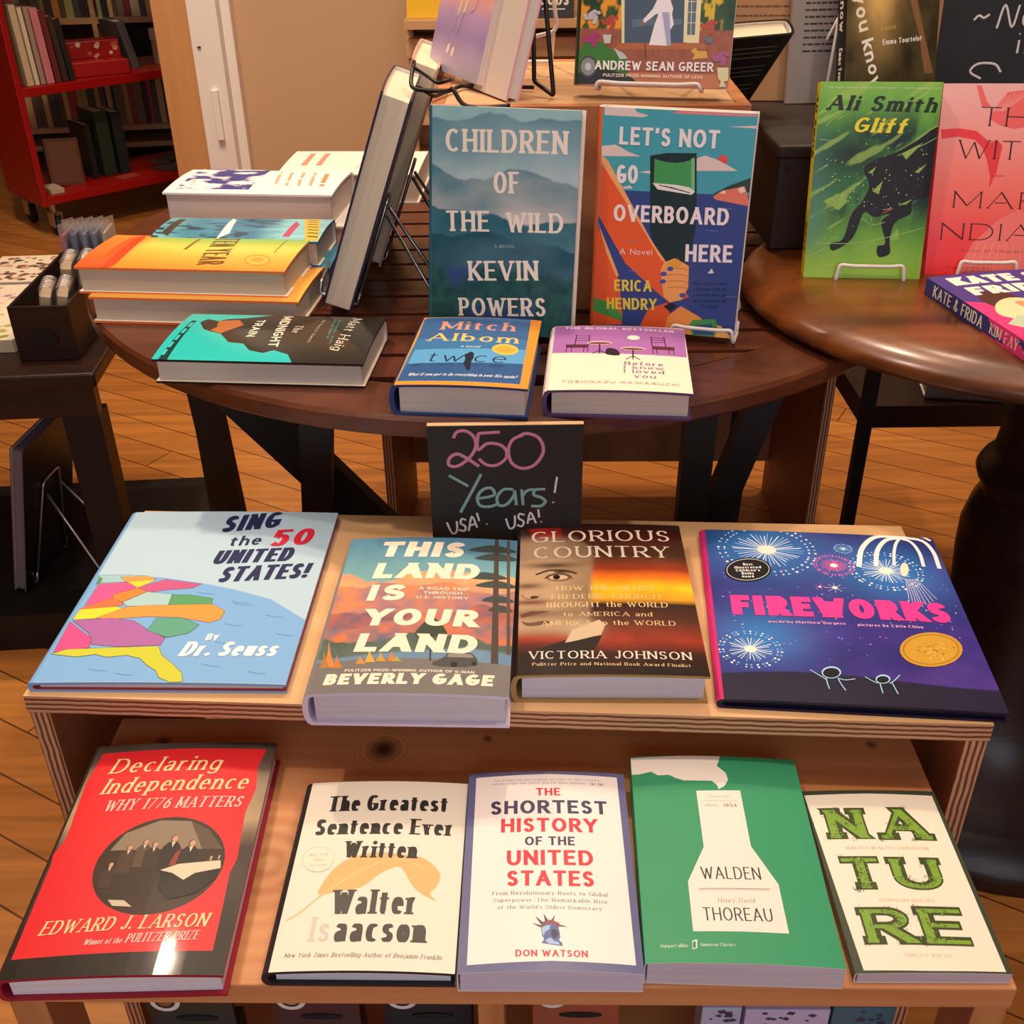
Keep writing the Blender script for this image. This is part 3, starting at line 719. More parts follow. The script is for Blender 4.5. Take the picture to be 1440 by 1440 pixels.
# ------------------------------------------------------------------ data
# poses of the books: width, height, thickness, centre of the back board, rotation
POSE = {
 'declaring': (0.1549, 0.2295, 0.023, (-0.2842, 0.5878, 0.5316), (0, 0, 0.014)),
 'greatest': (0.1318, 0.1812, 0.015, (-0.108, 0.5708, 0.5316), (0, 0, -0.0235)),
 'shortest': (0.1306, 0.1908, 0.02, (0.0247, 0.5697, 0.5316), (0, 0, -0.0176)),
 'walden': (0.1394, 0.2024, 0.022, (0.164, 0.578, 0.5316), (0, 0, -0.0482)),
 'nature': (0.1102, 0.1734, 0.01, (0.2948, 0.5641, 0.5316), (0, 0, -0.0177)),
 'sing': (0.2183, 0.2797, 0.01, (-0.2998, 0.8534, 0.6053), (0, 0, -0.0296)),
 'land': (0.1637, 0.2313, 0.033, (-0.0813, 0.783, 0.6053), (0, 0, -0.0398)),
 'glorious': (0.1602, 0.2346, 0.029, (0.0858, 0.8106, 0.6053), (0, 0, -0.0264)),
 'fireworks': (0.2302, 0.2639, 0.01, (0.3019, 0.8053, 0.6053), (0, 0, -0.0968)),
 'twice': (0.1293, 0.176, 0.032, (-0.0386, 1.0329, 0.75), (0, 0, -0.1053)),
 'before': (0.1384, 0.1631, 0.028, (0.1116, 1.0195, 0.75), (0, 0, -0.0868)),
 'midnight': (0.1274, 0.2209, 0.027, (-0.2535, 1.0872, 0.75), (0, 0, -1.6603)),
 'amber_lo': (0.1197, 0.2484, 0.032, (-0.3609, 1.2403, 0.75), (0, 0, -1.6892)),
 'amber': (0.1217, 0.2503, 0.032, (-0.3734, 1.2666, 0.782), (0, 0, -1.6761)),
 'blue': (0.0938, 0.2135, 0.032, (-0.336, 1.3571, 0.782), (0, 0, -1.65)),
 'white': (0.1221, 0.2318, 0.042, (-0.3418, 1.5101, 0.792), (0, 0, -1.6726)),
 'children': (0.1609, 0.2369, 0.026, (0.0003, 1.1829, 0.8703), (1.3935, 0, -0.2512)),
 'lets': (0.1589, 0.2338, 0.024, (0.1802, 1.17, 0.8724), (1.4761, 0, -0.2884)),
 'gliff': (0.1334, 0.2148, 0.02, (0.4177, 1.2686, 0.8864), (1.3315, 0, -0.093)),
 'witch': (0.138, 0.2115, 0.02, (0.5635, 1.2781, 0.8822), (1.272, 0, -0.0787)),
 'andrew': (0.165, 0.25, 0.026, (0.1702, 1.3061, 1.1134), (1.361356816555577, 0, -0.20943951023931956)),
 'know': (0.128, 0.208, 0.026, (0.5013, 1.5598, 1.0166), (1.3264502315156905, 0, 0.15707963267948966)),
}
# artwork printed on each cover, millimetres from its lower left corner
ART = {
 'declaring': [
  ('R','dim_hall'),
  ('P',((6.0,220.3),(76.1,222.1),(147.3,221.3),(143.6,202.1),(146.4,174.7),(142.6,148.7),(145.0,101.9),(142.1,87.3),(143.2,59.1),(143.8,19.5),(84.7,18.6),(2.3,16.4),(2.1,50.3),(1.6,102.0),(-0.3,110.5),(4.9,125.5),(1.8,185.6)),'d8262c',0),
  ('R','gathering',86.5,96.9,49.4,47.1),
  ('T','Declaring',18.3,194.9,112.4,196.0,17.0,'seri','f5d49a'),
  ('T','Independence',18.1,171.5,139.2,174.3,17.1,'seri','f5d49a'),
  ('T','WHY 1776 MATTERS',26.2,152.2,137.9,154.5,11.8,'seri','f0c8b8'),
  ('T','EDWARD J. LARSON',15.0,35.1,135.3,39.4,11.7,'seri','f5d49a'),
  ('T','Winner of the',50.5,25.2,77.8,25.8,4.8,'seri','f0c8b8'),
  ('T','PULITZER PRIZE',80.0,25.8,131.4,28.5,7.6,'seri','f0c8b8'),
 ],
 'greatest': [
  ('P',((24.2,70.0),(32.0,88.4),(44.0,99.7),(62.8,105.2),(84.1,103.7),(102.8,99.5),(115.2,85.7),(113.3,73.9),(109.0,67.2),(113.6,60.7),(101.5,67.2),(93.9,75.4),(87.2,87.2),(81.2,91.4),(68.3,83.6),(56.2,71.8),(38.0,67.6),(26.4,65.1)),'d8b674',1),
  ('L',((28.2,65.9),(18.8,55.5),(12.3,48.4),(4.6,43.0)),1.1,'d8b468',0),
  ('L',((26.9,65.9),(44.2,80.0),(60.3,92.1),(80.3,99.2),(102.2,90.8)),0.5,'f0dca8',1),
  ('L',((33.7,69.2),(37.1,81.6)),0.35,'eed292',0),
  ('L',((37.0,71.9),(41.2,83.4)),0.35,'eed292',0),
  ('L',((40.4,74.5),(45.3,85.1)),0.35,'eed292',0),
  ('L',((43.8,77.2),(49.5,86.8)),0.35,'eed292',0),
  ('L',((47.2,79.9),(53.6,88.6)),0.35,'eed292',0),
  ('L',((50.6,82.6),(57.8,90.3)),0.35,'eed292',0),
  ('L',((54.0,85.3),(62.0,92.1)),0.35,'eed292',0),
  ('L',((57.5,88.1),(66.2,93.8)),0.35,'eed292',0),
  ('L',((61.2,89.2),(70.6,94.2)),0.35,'eed292',0),
  ('L',((65.0,90.2),(75.0,94.6)),0.35,'eed292',0),
  ('L',((68.7,91.3),(79.4,95.0)),0.35,'eed292',0),
  ('L',((72.5,92.4),(83.8,95.4)),0.35,'eed292',0),
  ('L',((76.2,93.4),(88.3,95.8)),0.35,'eed292',0),
  ('L',((80.0,94.5),(92.7,96.2)),0.35,'eed292',0),
  ('T','The Greatest',18.1,148.2,116.6,148.8,16.7,'bser','2b2a28'),
  ('T','Sentence Ever',11.2,123.7,122.6,123.8,16.1,'bser','2b2a28'),
  ('T','Written',38.4,100.1,95.7,99.9,16.4,'bser','2b2a28'),
  ('T','Walter',36.6,47.4,99.9,47.9,21.8,'bser','4a4844'),
  ('T','Is',24.2,24.2,38.7,24.2,21.1,'bser','cfc8b8'),
  ('T','aacson',42.0,23.9,109.0,23.8,21.6,'bser','44423f'),
  ('T','New York Times Bestselling Author of Benjamin Franklin',8.8,11.2,121.9,10.5,3.6,'seri','7d7565'),
  ('E',18.6,99.0,13.6,11.6,2.44,'cdbb98'),
  ('E',18.6,99.0,13.1,11.2,2.47,'ebe3d0'),
  ('T','New York',10.7,102.3,25.9,102.4,2.8,'seri','c0ad88'),
  ('T','Times',14.8,97.3,23.4,97.4,2.8,'seri','c0ad88'),
  ('T','Bestseller',12.5,92.1,27.5,92.2,2.7,'seri','c0ad88'),
 ],
 'shortest': [
  ('P',((6.1,185.6),(64.2,187.7),(124.5,186.3),(125.2,6.4),(65.5,7.9),(6.5,6.1)),'f2eae4',0),
  ('T','THE',56.4,163.3,76.4,163.5,8.5,'bold','d93a48'),
  ('T','SHORTEST',19.3,143.8,114.1,144.3,14.3,'bold','453f5e'),
  ('T','HISTORY',28.1,124.8,105.0,124.8,14.4,'bold','d93a48'),
  ('T','OF THE',47.1,111.2,86.4,111.2,8.9,'bold','453f5e'),
  ('T','UNITED',33.2,91.8,99.9,91.9,14.7,'bold','d93a48'),
  ('T','STATES',33.5,72.5,99.5,72.1,14.4,'bold','d93a48'),
  ('T','From Revolutionary Roots to Global',22.9,64.6,109.2,63.6,3.4,'sser','453f5e'),
  ('T','Superpower-The Remarkable Rise',23.4,58.4,108.4,57.3,3.2,'sser','453f5e'),
  ('T',"of the World's Oldest Democracy",27.0,52.1,104.1,51.0,3.1,'sser','453f5e'),
  ('T','DON WATSON',40.5,11.6,91.7,11.0,5.6,'bold','d93a48'),
  ('T','An insightful and original account of the country,',21.3,180.3,110.5,180.8,2.2,'ser','8a8494'),
  ('T','and one people who choose that for three centuries.',19.1,176.4,98.3,176.7,2.2,'ser','8a8494'),
  ('T','The Age',100.6,175.9,112.6,176.1,3.0,'seri','544e60'),
  ('P',((60.8,47.7),(62.1,39.7),(64.6,40.9)),'4a4260',0),
  ('P',((69.3,46.7),(65.7,40.0),(68.2,41.3)),'4a4260',0),
  ('P',((54.5,45.5),(59.1,37.6),(61.6,38.9)),'4a4260',0),
  ('P',((74.6,40.4),(68.9,38.1),(71.4,39.3)),'4a4260',0),
  ('P',((52.2,39.3),(58.0,35.7),(60.5,36.9)),'4a4260',0),
  ('P',((78.5,35.8),(70.9,36.5),(73.4,37.7)),'4a4260',0),
  ('P',((58.6,35.7),(60.7,40.5),(66.2,42.1),(71.6,39.6),(73.7,36.5),(71.5,35.7),(67.4,38.4),(62.7,38.1)),'8c4a54',0),
  ('P',((58.6,35.7),(62.7,38.1),(67.4,38.4),(71.5,35.7),(72.4,30.9),(72.6,27.0),(71.5,25.0),(74.1,22.1),(74.0,19.9),(67.1,20.9),(59.1,22.4),(61.1,25.5),(59.6,28.6)),'5468a0',0),
  ('P',((59.2,35.2),(63.3,37.4),(66.9,37.3),(65.3,34.1),(61.9,31.7),(60.8,28.6),(59.6,31.0)),'9fc0e4',0),
  ('P',((61.8,24.3),(65.2,27.0),(68.5,23.9),(71.1,23.2),(72.4,20.9),(64.4,21.8)),'9fc0e4',0),
  ('P',((66.7,34.1),(70.3,33.3),(71.3,29.4),(68.5,25.5),(65.9,29.4)),'39365c',0),
 ],
 'walden': [
  ('P',((0.1,200.7),(40.7,206.0),(76.1,206.6),(74.5,197.0),(72.1,191.0),(78.6,183.1),(79.6,175.1),(75.9,168.2),(70.5,164.1),(69.8,169.0),(65.9,173.4),(42.8,173.6),(35.7,176.8),(31.0,180.1),(21.8,179.7),(16.3,184.1),(7.0,181.4),(-0.7,181.3)),'f2eae0',0),
  ('P',((51.9,162.1),(88.0,163.5),(88.4,104.9),(103.8,69.2),(104.1,26.2),(70.2,26.3),(35.8,25.9),(36.3,70.0),(51.7,103.2)),'f0e6da',0),
  ('T','WALDEN',46.9,72.2,91.7,72.9,11.6,'light','3a3f40'),
  ('T','THOREAU',44.4,35.1,94.6,35.5,11.5,'light','3a3f40'),
  ('T','Henry David',56.2,51.0,83.8,51.5,4.2,'seri','a89c8c'),
  ('L',((43.8,63.5),(96.7,64.6)),0.5,'6a6a66',0),
  ('L',((43.8,62.2),(96.4,63.5)),0.35,'8a8a86',0),
  ('T','HarperCollins',11.8,12.3,30.9,12.7,2.7,'ser','d8e6d4'),
  ('T','American Classics',39.6,13.5,64.3,13.9,2.6,'ser','d8e6d4'),
  ('P',((34.4,18.1),(38.0,19.2),(37.2,11.8),(33.7,10.7)),'cfe0cc',0),
  ('P',((34.8,16.8),(36.7,17.6),(36.2,12.4),(34.3,11.7)),'2f7d55',0),
  ('T','American',59.7,154.7,78.3,155.2,2.4,'seri','b8b0a4'),
  ('L',((56.1,151.3),(84.3,151.7)),0.35,'c0b8ac',0),
  ('T','classics',57.1,145.3,68.3,145.5,2.6,'seri','a8a094'),
  ('T','1854',71.9,145.0,83.1,145.2,3.5,'bser','98948c'),
 ],
 'nature': [
  ('P',((0.7,168.6),(53.5,169.5),(107.0,168.2),(106.1,1.7),(54.1,1.5),(6.4,2.6)),'efe6d2',0),
  ('R','leafy','N',12.0,121.6,42.7,121.3,31.8),
  ('R','leafy','A',52.6,120.4,92.8,120.0,33.5),
  ('R','leafy','T',12.8,72.4,42.2,72.0,30.7),
  ('R','leafy','U',50.2,71.9,87.7,71.4,30.1),
  ('R','leafy','R',15.4,24.0,51.3,23.4,31.0),
  ('R','leafy','E',57.4,23.0,90.4,22.5,32.3),
  ('T','RALPH WALDO EMERSON',21.3,110.5,85.9,109.8,2.8,'ser','c9bda4'),
  ('T','PENGUIN BOOKS',33.8,60.5,74.8,59.9,2.5,'ser','c9bda4'),
  ('T','GREAT IDEAS',38.3,13.2,71.9,12.6,2.3,'ser','c9bda4'),
 ],
 'sing': [
  ('P',((-2.3,161.2),(24.9,159.8),(64.0,156.4),(107.0,146.6),(143.0,135.9),(179.3,121.8),(220.7,90.5),(218.2,0.6),(0.1,0.6)),'7cb2e4',0),
  ('P',((1.0,161.3),(29.0,161.1),(49.9,158.8),(46.0,149.9),(5.8,147.6)),'9fc8d0',0),
  ('L',((1.0,161.3),(29.0,161.1),(49.9,158.8),(46.0,149.9),(5.8,147.6),(1.0,161.3)),0.35,'243050',0),
  ('P',((2.3,157.8),(6.5,155.2),(6.9,147.6),(3.6,144.5)),'5a9a58',0),
  ('L',((2.3,157.8),(6.5,155.2),(6.9,147.6),(3.6,144.5),(2.3,157.8)),0.35,'243050',0),
  ('P',((6.1,146.1),(35.3,148.6),(46.6,140.9),(43.4,137.1),(28.3,130.1),(27.9,118.5),(4.8,110.9)),'e85a94',0),
  ('L',((6.1,146.1),(35.3,148.6),(46.6,140.9),(43.4,137.1),(28.3,130.1),(27.9,118.5),(4.8,110.9),(6.1,146.1)),0.35,'243050',0),
  ('P',((23.6,157.1),(49.7,159.2),(60.5,153.3),(48.2,150.0),(33.2,148.1)),'f2a050',0),
  ('L',((23.6,157.1),(49.7,159.2),(60.5,153.3),(48.2,150.0),(33.2,148.1),(23.6,157.1)),0.35,'243050',0),
  ('P',((33.0,148.9),(60.7,152.5),(54.0,145.5),(47.3,138.6)),'f4d83c',0),
  ('L',((33.0,148.9),(60.7,152.5),(54.0,145.5),(47.3,138.6),(33.0,148.9)),0.35,'243050',0),
  ('P',((47.0,139.7),(69.6,152.7),(107.4,145.0),(100.4,138.1),(74.9,134.7),(54.8,128.8)),'c65a8a',0),
  ('L',((47.0,139.7),(69.6,152.7),(107.4,145.0),(100.4,138.1),(74.9,134.7),(54.8,128.8),(47.0,139.7)),0.35,'243050',0),
  ('P',((26.7,128.2),(47.3,138.6),(58.0,132.5),(39.5,115.8),(28.1,121.0)),'f08838',0),
  ('L',((26.7,128.2),(47.3,138.6),(58.0,132.5),(39.5,115.8),(28.1,121.0),(26.7,128.2)),0.35,'243050',0),
  ('P',((3.7,108.0),(26.6,122.0),(39.8,115.1),(41.8,110.1),(3.3,104.5)),'f0764a',0),
  ('L',((3.7,108.0),(26.6,122.0),(39.8,115.1),(41.8,110.1),(3.3,104.5),(3.7,108.0)),0.35,'243050',0),
  ('P',((39.8,115.1),(58.1,132.1),(85.8,127.5),(86.5,110.1),(46.1,108.8)),'a8d0d0',0),
  ('L',((39.8,115.1),(58.1,132.1),(85.8,127.5),(86.5,110.1),(46.1,108.8),(39.8,115.1)),0.35,'243050',0),
  ('P',((83.6,127.4),(100.1,127.0),(124.5,121.6),(125.2,112.2),(84.8,110.1)),'56a06a',0),
  ('L',((83.6,127.4),(100.1,127.0),(124.5,121.6),(125.2,112.2),(84.8,110.1),(83.6,127.4)),0.35,'243050',0),
  ('P',((2.9,104.5),(35.5,108.6),(48.2,103.8),(22.9,89.9),(1.5,88.9)),'f4dc3a',0),
  ('L',((2.9,104.5),(35.5,108.6),(48.2,103.8),(22.9,89.9),(1.5,88.9),(2.9,104.5)),0.35,'243050',0),
  ('P',((22.5,90.9),(46.8,108.1),(65.1,109.8),(126.9,112.3),(140.9,101.5),(139.6,89.3),(131.1,83.7),(100.4,91.4),(70.5,92.4),(38.0,88.8)),'f29c46',0),
  ('L',((22.5,90.9),(46.8,108.1),(65.1,109.8),(126.9,112.3),(140.9,101.5),(139.6,89.3),(131.1,83.7),(100.4,91.4),(70.5,92.4),(38.0,88.8),(22.5,90.9)),0.35,'243050',0),
  ('P',((2.1,87.2),(37.4,90.5),(59.7,86.4),(79.0,71.5),(96.6,61.2),(95.7,50.5),(60.0,47.9),(32.9,51.4),(24.7,67.5)),'ab68a8',0),
  ('L',((2.1,87.2),(37.4,90.5),(59.7,86.4),(79.0,71.5),(96.6,61.2),(95.7,50.5),(60.0,47.9),(32.9,51.4),(24.7,67.5),(2.1,87.2)),0.35,'243050',0),
  ('P',((0.5,85.5),(29.7,60.3),(32.4,46.9),(2.2,40.9)),'e8508e',0),
  ('L',((0.5,85.5),(29.7,60.3),(32.4,46.9),(2.2,40.9),(0.5,85.5)),0.35,'243050',0),
  ('P',((77.0,71.5),(79.6,90.1),(104.9,90.5),(122.4,80.5),(116.4,68.0),(98.7,61.2)),'5ca58a',0),
  ('L',((77.0,71.5),(79.6,90.1),(104.9,90.5),(122.4,80.5),(116.4,68.0),(98.7,61.2),(77.0,71.5)),0.35,'243050',0),
  ('P',((1.2,38.4),(12.7,44.8),(60.2,47.2),(94.6,48.9),(101.0,36.4),(116.0,22.7),(125.9,12.2),(129.7,1.0),(119.1,-0.2),(107.4,6.1),(102.4,15.0),(92.2,22.4),(83.4,31.5),(69.9,36.0),(52.8,33.4),(41.5,37.3),(24.7,34.0)),'c8cc38',0),
  ('L',((1.2,38.4),(12.7,44.8),(60.2,47.2),(94.6,48.9),(101.0,36.4),(116.0,22.7),(125.9,12.2),(129.7,1.0),(119.1,-0.2),(107.4,6.1),(102.4,15.0),(92.2,22.4),(83.4,31.5),(69.9,36.0),(52.8,33.4),(41.5,37.3),(24.7,34.0),(1.2,38.4)),0.35,'243050',0),
  ('L',((106.6,131.6),(116.1,128.8),(125.0,128.2)),0.3,'4a80b4',0),
  ('L',((146.0,114.0),(155.4,111.3),(164.2,110.7)),0.3,'4a80b4',0),
  ('L',((180.3,96.8),(189.4,94.2),(198.1,93.6)),0.3,'4a80b4',0),
  ('L',((145.1,82.5),(154.2,79.9),(162.8,79.4)),0.3,'4a80b4',0),
  ('L',((143.5,55.9),(152.3,53.5),(160.7,52.9)),0.3,'4a80b4',0),
  ('L',((42.6,17.4),(51.2,15.1),(59.3,14.6)),0.3,'4a80b4',0),
  ('L',((68.1,11.7),(76.7,9.4),(84.7,8.9)),0.3,'4a80b4',0),
  ('L',((139.5,24.4),(148.1,22.1),(156.2,21.5)),0.3,'4a80b4',0),
  ('L',((181.6,15.7),(190.1,13.4),(198.2,12.9)),0.3,'4a80b4',0),
  ('L',((143.0,117.6),(152.4,114.8),(161.2,114.3)),0.3,'4a80b4',0),
  ('L',((194.5,69.7),(203.4,67.2),(211.9,66.6)),0.3,'4a80b4',0),
  ('T','SING',102.0,237.2,162.4,248.7,30.8,'hbi','262c56'),
  ('T','the',116.7,211.7,149.0,215.1,18.0,'hbi2','262c56'),
  ('T','50',156.8,211.8,201.0,217.2,30.4,'hbi','d62a40'),
  ('T','UNITED',107.6,178.5,186.6,186.8,23.8,'hbi','262c56'),
  ('T','STATES!',121.2,147.6,208.6,157.8,25.4,'hbi','262c56'),
  ('T','By',133.9,57.1,145.7,59.2,9.2,'hbi','f4f4f4'),
  ('T','Dr. Seuss',115.6,34.7,202.3,36.8,20.3,'hbi','f4f4f4'),
 ],
 'land': [
  ('R','valley'),
  ('P',((116.3,210.0),(139.6,220.6),(164.1,211.3),(143.4,207.0)),'3c4a44',1),
  ('P',((123.4,196.2),(144.2,206.5),(166.1,197.5),(148.0,193.2)),'3c4a44',1),
  ('P',((113.7,164.3),(134.7,174.0),(156.8,165.5),(138.4,161.5)),'3c4a44',1),
  ('P',((126.5,151.3),(145.8,160.9),(166.2,152.5),(149.4,148.6)),'3c4a44',1),
  ('P',((133.8,128.8),(148.5,138.0),(164.1,130.0),(152.0,126.2)),'3c4a44',1),
  ('P',((140.4,114.2),(151.4,123.3),(163.2,115.4),(154.8,111.7)),'3c4a44',1),
  ('P',((141.3,231.7),(145.3,231.7),(153.1,40.6),(146.8,40.7)),'4a3f3a',0),
  ('P',((153.2,230.2),(156.3,230.2),(162.7,53.2),(159.6,53.3)),'5a4a40',0),
  ('P',((79.3,76.1),(85.6,94.2),(91.9,101.1),(99.6,94.0),(107.6,75.8),(94.7,73.3)),'3a4438',1),
  ('P',((92.4,76.0),(93.8,76.0),(96.7,41.3),(95.1,41.4)),'3c3a34',0),
  ('P',((7.6,33.2),(7.1,54.5),(5.3,69.3),(9.6,52.7),(16.6,33.0)),'d9863c',0),
  ('P',((14.4,32.0),(15.8,43.2),(15.3,50.8),(18.1,42.2),(23.3,31.9)),'c87838',0),
  ('P',((3.9,32.2),(4.7,45.9),(3.8,55.2),(7.1,44.7),(12.8,32.1)),'a87a3c',0),
  ('P',((33.3,36.9),(35.7,43.2),(35.9,47.4),(38.0,42.6),(42.3,36.8)),'e08a3c',0),
  ('P',((40.9,38.9),(42.6,50.3),(42.3,58.0),(44.9,49.3),(49.9,38.8)),'d8a83c',0),
  ('P',((50.0,39.8),(52.4,47.4),(52.5,52.5),(54.7,46.7),(59.1,39.7)),'c8983c',0),
  ('P',((59.3,40.1),(61.7,47.7),(61.9,52.8),(64.0,47.0),(68.3,40.0)),'e07a3c',0),
  ('P',((63.3,39.7),(66.1,44.7),(66.5,48.0),(68.3,44.2),(72.4,39.6)),'a8a04c',0),
  ('P',((98.3,36.1),(98.4,40.3),(102.0,41.7),(108.1,47.5),(110.3,52.8),(119.7,53.8),(130.6,52.6),(135.4,45.0),(135.9,37.7),(125.2,34.3),(105.4,33.9)),'4a4a4c',0),
  ('P',((111.1,51.3),(119.8,52.5),(130.0,51.1),(132.3,46.8),(109.5,46.6)),'8c8a80',0),
  ('E',116.3,37.3,3.4,2.9,1.93,'222222'),
  ('E',132.9,39.2,2.7,2.1,1.77,'222222'),
  ('T','THIS',30.5,197.7,112.7,196.5,26.2,'hvi','f4e6ce'),
  ('T','LAND',29.4,161.4,129.1,160.5,25.3,'hvi','f4e6ce'),
  ('T','IS',29.2,126.0,63.9,126.1,24.8,'hvi','f4e6ce'),
  ('T','YOUR',30.7,89.1,132.2,88.6,24.5,'hvi','f4e6ce'),
  ('T','LAND',29.0,52.8,133.6,51.9,25.2,'hvi','f4e6ce'),
  ('T','A ROAD TRIP',75.3,143.0,121.3,142.3,4.3,'bold','f4e6ce'),
  ('T','THROUGH',80.4,136.0,115.9,136.1,4.2,'bold','f4e6ce'),
  ('T','U.S. HISTORY',74.7,129.4,122.0,128.9,3.9,'bold','f4e6ce'),
  ('T','PULITZER PRIZE-WINNING AUTHOR OF G-MAN',26.0,26.8,133.8,26.2,3.3,'bold','ece0cc'),
  ('T','BEVERLY GAGE',10.5,10.4,150.1,11.6,13.7,'hvi','f4e6ce'),
 ],
 'glorious': [
  ('R','dusk'),
  ('P',((1.9,27.3),(41.3,46.2),(73.0,52.2),(66.7,34.6),(26.0,1.2),(1.0,0.0)),'2a221c',0),
  ('P',((40.6,42.5),(47.2,59.7),(71.4,74.8),(76.9,68.0),(72.4,53.3),(46.7,43.9)),'cdb896',0),
  ('L',((15.8,146.3),(28.6,152.7),(43.7,151.8),(53.7,146.7)),2.2,'3a281c',1),
  ('E',36.7,141.3,12.5,6.3,-3.12,'7a5c44'),
  ('E',36.7,140.7,8.9,3.9,-3.12,'c8ac8c'),
  ('E',34.8,141.2,3.9,3.3,1.5,'20140e'),
  ('L',((23.4,139.0),(31.6,145.9),(42.8,145.5),(49.9,138.8)),0.9,'2c1c14',1),
  ('L',((25.5,135.4),(35.9,134.0),(47.8,137.2)),0.4,'6a4c38',1),
  ('E',14.0,109.8,3.8,2.2,-3.13,'4a3020'),
  ('L',((2.0,114.3),(7.2,107.7),(15.9,108.5),(19.2,113.0)),0.7,'6a4a34',1),
  ('P',((1.6,83.8),(11.0,88.6),(27.8,87.9),(16.7,83.9),(2.3,79.1)),'6e4436',0),
  ('P',((2.6,73.9),(9.7,71.7),(23.7,74.2),(27.9,70.8),(9.7,66.7)),'6e5440',1),
  ('T','GLORIOUS',11.0,201.4,148.3,204.0,19.4,'ser','f2e0cc'),
  ('T','COUNTRY',13.2,173.5,144.9,175.3,19.3,'ser','f2e0cc'),
  ('T','HOW THE ARTIST',34.5,119.5,124.8,119.7,6.8,'ser','e6c894'),
  ('T','FREDERIC CHURCH',29.7,106.2,129.0,106.7,6.9,'ser','e6c894'),
  ('T','BROUGHT the WORLD',25.2,93.6,134.9,94.2,7.7,'ser','e6c894'),
  ('T','to AMERICA and',40.0,80.0,119.4,80.3,6.1,'ser','e6c894'),
  ('T','AMERICA to the WORLD',20.2,66.6,139.0,67.4,6.7,'ser','e6c894'),
  ('T','VICTORIA JOHNSON',9.4,21.1,147.6,20.6,10.1,'ser','f2e0cc'),
  ('T','Pulitzer Prize and National Book Award Finalist',12.4,12.2,145.5,11.1,3.9,'sser','e6c894'),
 ],
 'fireworks': [
  ('R','night'),
  ('R','burst',59.5,228.4,46.4,40,'f4f4ff','9ac8f0',1.6),
  ('R','burst',171.0,199.6,33.7,36,'f4f4ff','8ac4f0',1.5),
  ('R','burst',28.0,67.7,26.5,30,'f0f4ff','7ab4e8',1.3),
  ('R','burst',121.9,204.4,18.6,34,'e858a8','f070c0',1.1),
  ('R','burst',136.0,235.3,8.8,20,'7ab8f0','9accf8',0.9),
  ('R','burst',116.9,166.2,13.2,8,'e8e0f4','c0b0e0',0.8),
  ('R','burst',102.9,166.8,7.7,5,'e05a90','e05a90',1.0),
  ('L',((197.4,262.5),(172.7,260.2),(155.1,237.6),(146.1,205.2)),5,'f6f2ee',1),
  ('L',((197.0,260.7),(182.0,255.0),(169.6,234.8),(163.0,207.6)),4.6,'f6f2ee',1),
  ('L',((196.8,259.9),(190.8,249.4),(185.4,232.1),(180.9,210.1)),3,'f6f2ee',1),
  ('L',((197.5,259.9),(206.9,253.1),(210.7,234.5),(209.5,211.2)),3.4,'f6f2ee',1),
  ('L',((198.4,261.7),(218.2,257.6),(225.0,238.0),(224.1,209.4)),4,'f6f2ee',1),
  ('L',((197.6,263.4),(216.8,267.0),(226.8,259.3)),3,'f6f2ee',1),
  ('L',((186.9,186.3),(182.9,152.8)),0.5,'e4d8e8',0),
  ('L',((188.2,186.4),(185.5,150.2)),0.5,'e4d8e8',0),
  ('L',((189.5,186.5),(188.1,147.5)),0.5,'e4d8e8',0),
  ('L',((190.9,186.7),(190.7,144.9)),0.5,'e4d8e8',0),
  ('L',((192.2,186.8),(193.2,142.2)),0.5,'e4d8e8',0),
  ('L',((193.5,186.9),(197.1,145.5)),0.5,'e4d8e8',0),
  ('L',((194.9,187.0),(201.0,148.7)),0.5,'e4d8e8',0),
  ('L',((196.2,187.2),(204.9,152.0)),0.5,'e4d8e8',0),
  ('L',((197.5,187.3),(208.9,155.3)),0.5,'e4d8e8',0),
  ('E',189.3,203.0,12.5,3.9,1.33,'f8e8c8'),
  ('T','FIREWORKS',16.7,117.5,214.7,119.0,30.5,'hv','ec3c96'),
  ('T','words by Matthew Burgess',47.7,106.5,117.2,107.9,3.9,'bold','d89cc8'),
  ('T','pictures by Cátia Chien',127.9,106.9,186.2,108.4,4.2,'bold','d89cc8'),
  ('E',37.6,191.8,24.0,19.5,-2.55,'16161c'),
  ('E',37.6,191.7,22.1,17.8,-2.61,'e8e4e0'),
  ('E',37.6,191.7,21.4,17.0,-2.63,'16161c'),
  ('T','Best',33.6,198.4,43.0,198.9,4.1,'bold','f0ece8'),
  ('T','Illustrated',24.8,192.4,50.7,194.4,4.0,'bold','f0ece8'),
  ('T',"Children's",25.6,187.3,49.0,189.1,4.0,'bold','f0ece8'),
  ('T','Books',30.9,182.7,42.6,183.4,4.0,'bold','f0ece8'),
  ('T','Award',30.5,177.5,42.1,178.2,3.9,'bold','f0ece8'),
  ('E',185.8,78.5,30.7,21.8,-2.55,'c8962e'),
  ('E',185.7,78.5,27.3,19.3,-2.58,'a87820'),
  ('E',185.7,78.4,25.9,18.2,-2.59,'cc9c34'),
  ('R','medal',185.7,78.3,20.3),
  ('E',93.5,39.3,9.2,7.2,-2.43,'a8d4f0'),
  ('E',93.4,38.7,7.7,5.9,-2.54,'14141e'),
  ('L',((76.2,41.3),(85.0,32.4),(87.9,28.8)),0.9,'a8d4f0',1),
  ('L',((88.2,32.7),(87.9,25.8),(88.5,17.8)),0.9,'a8d4f0',1),
  ('L',((98.0,31.2),(99.2,24.8),(101.7,16.7)),0.9,'a8d4f0',1),
  ('L',((98.1,31.8),(103.6,30.0),(112.0,32.0)),0.9,'a8d4f0',1),
  ('E',135.5,33.6,7.1,5.3,-2.44,'a8d4f0'),
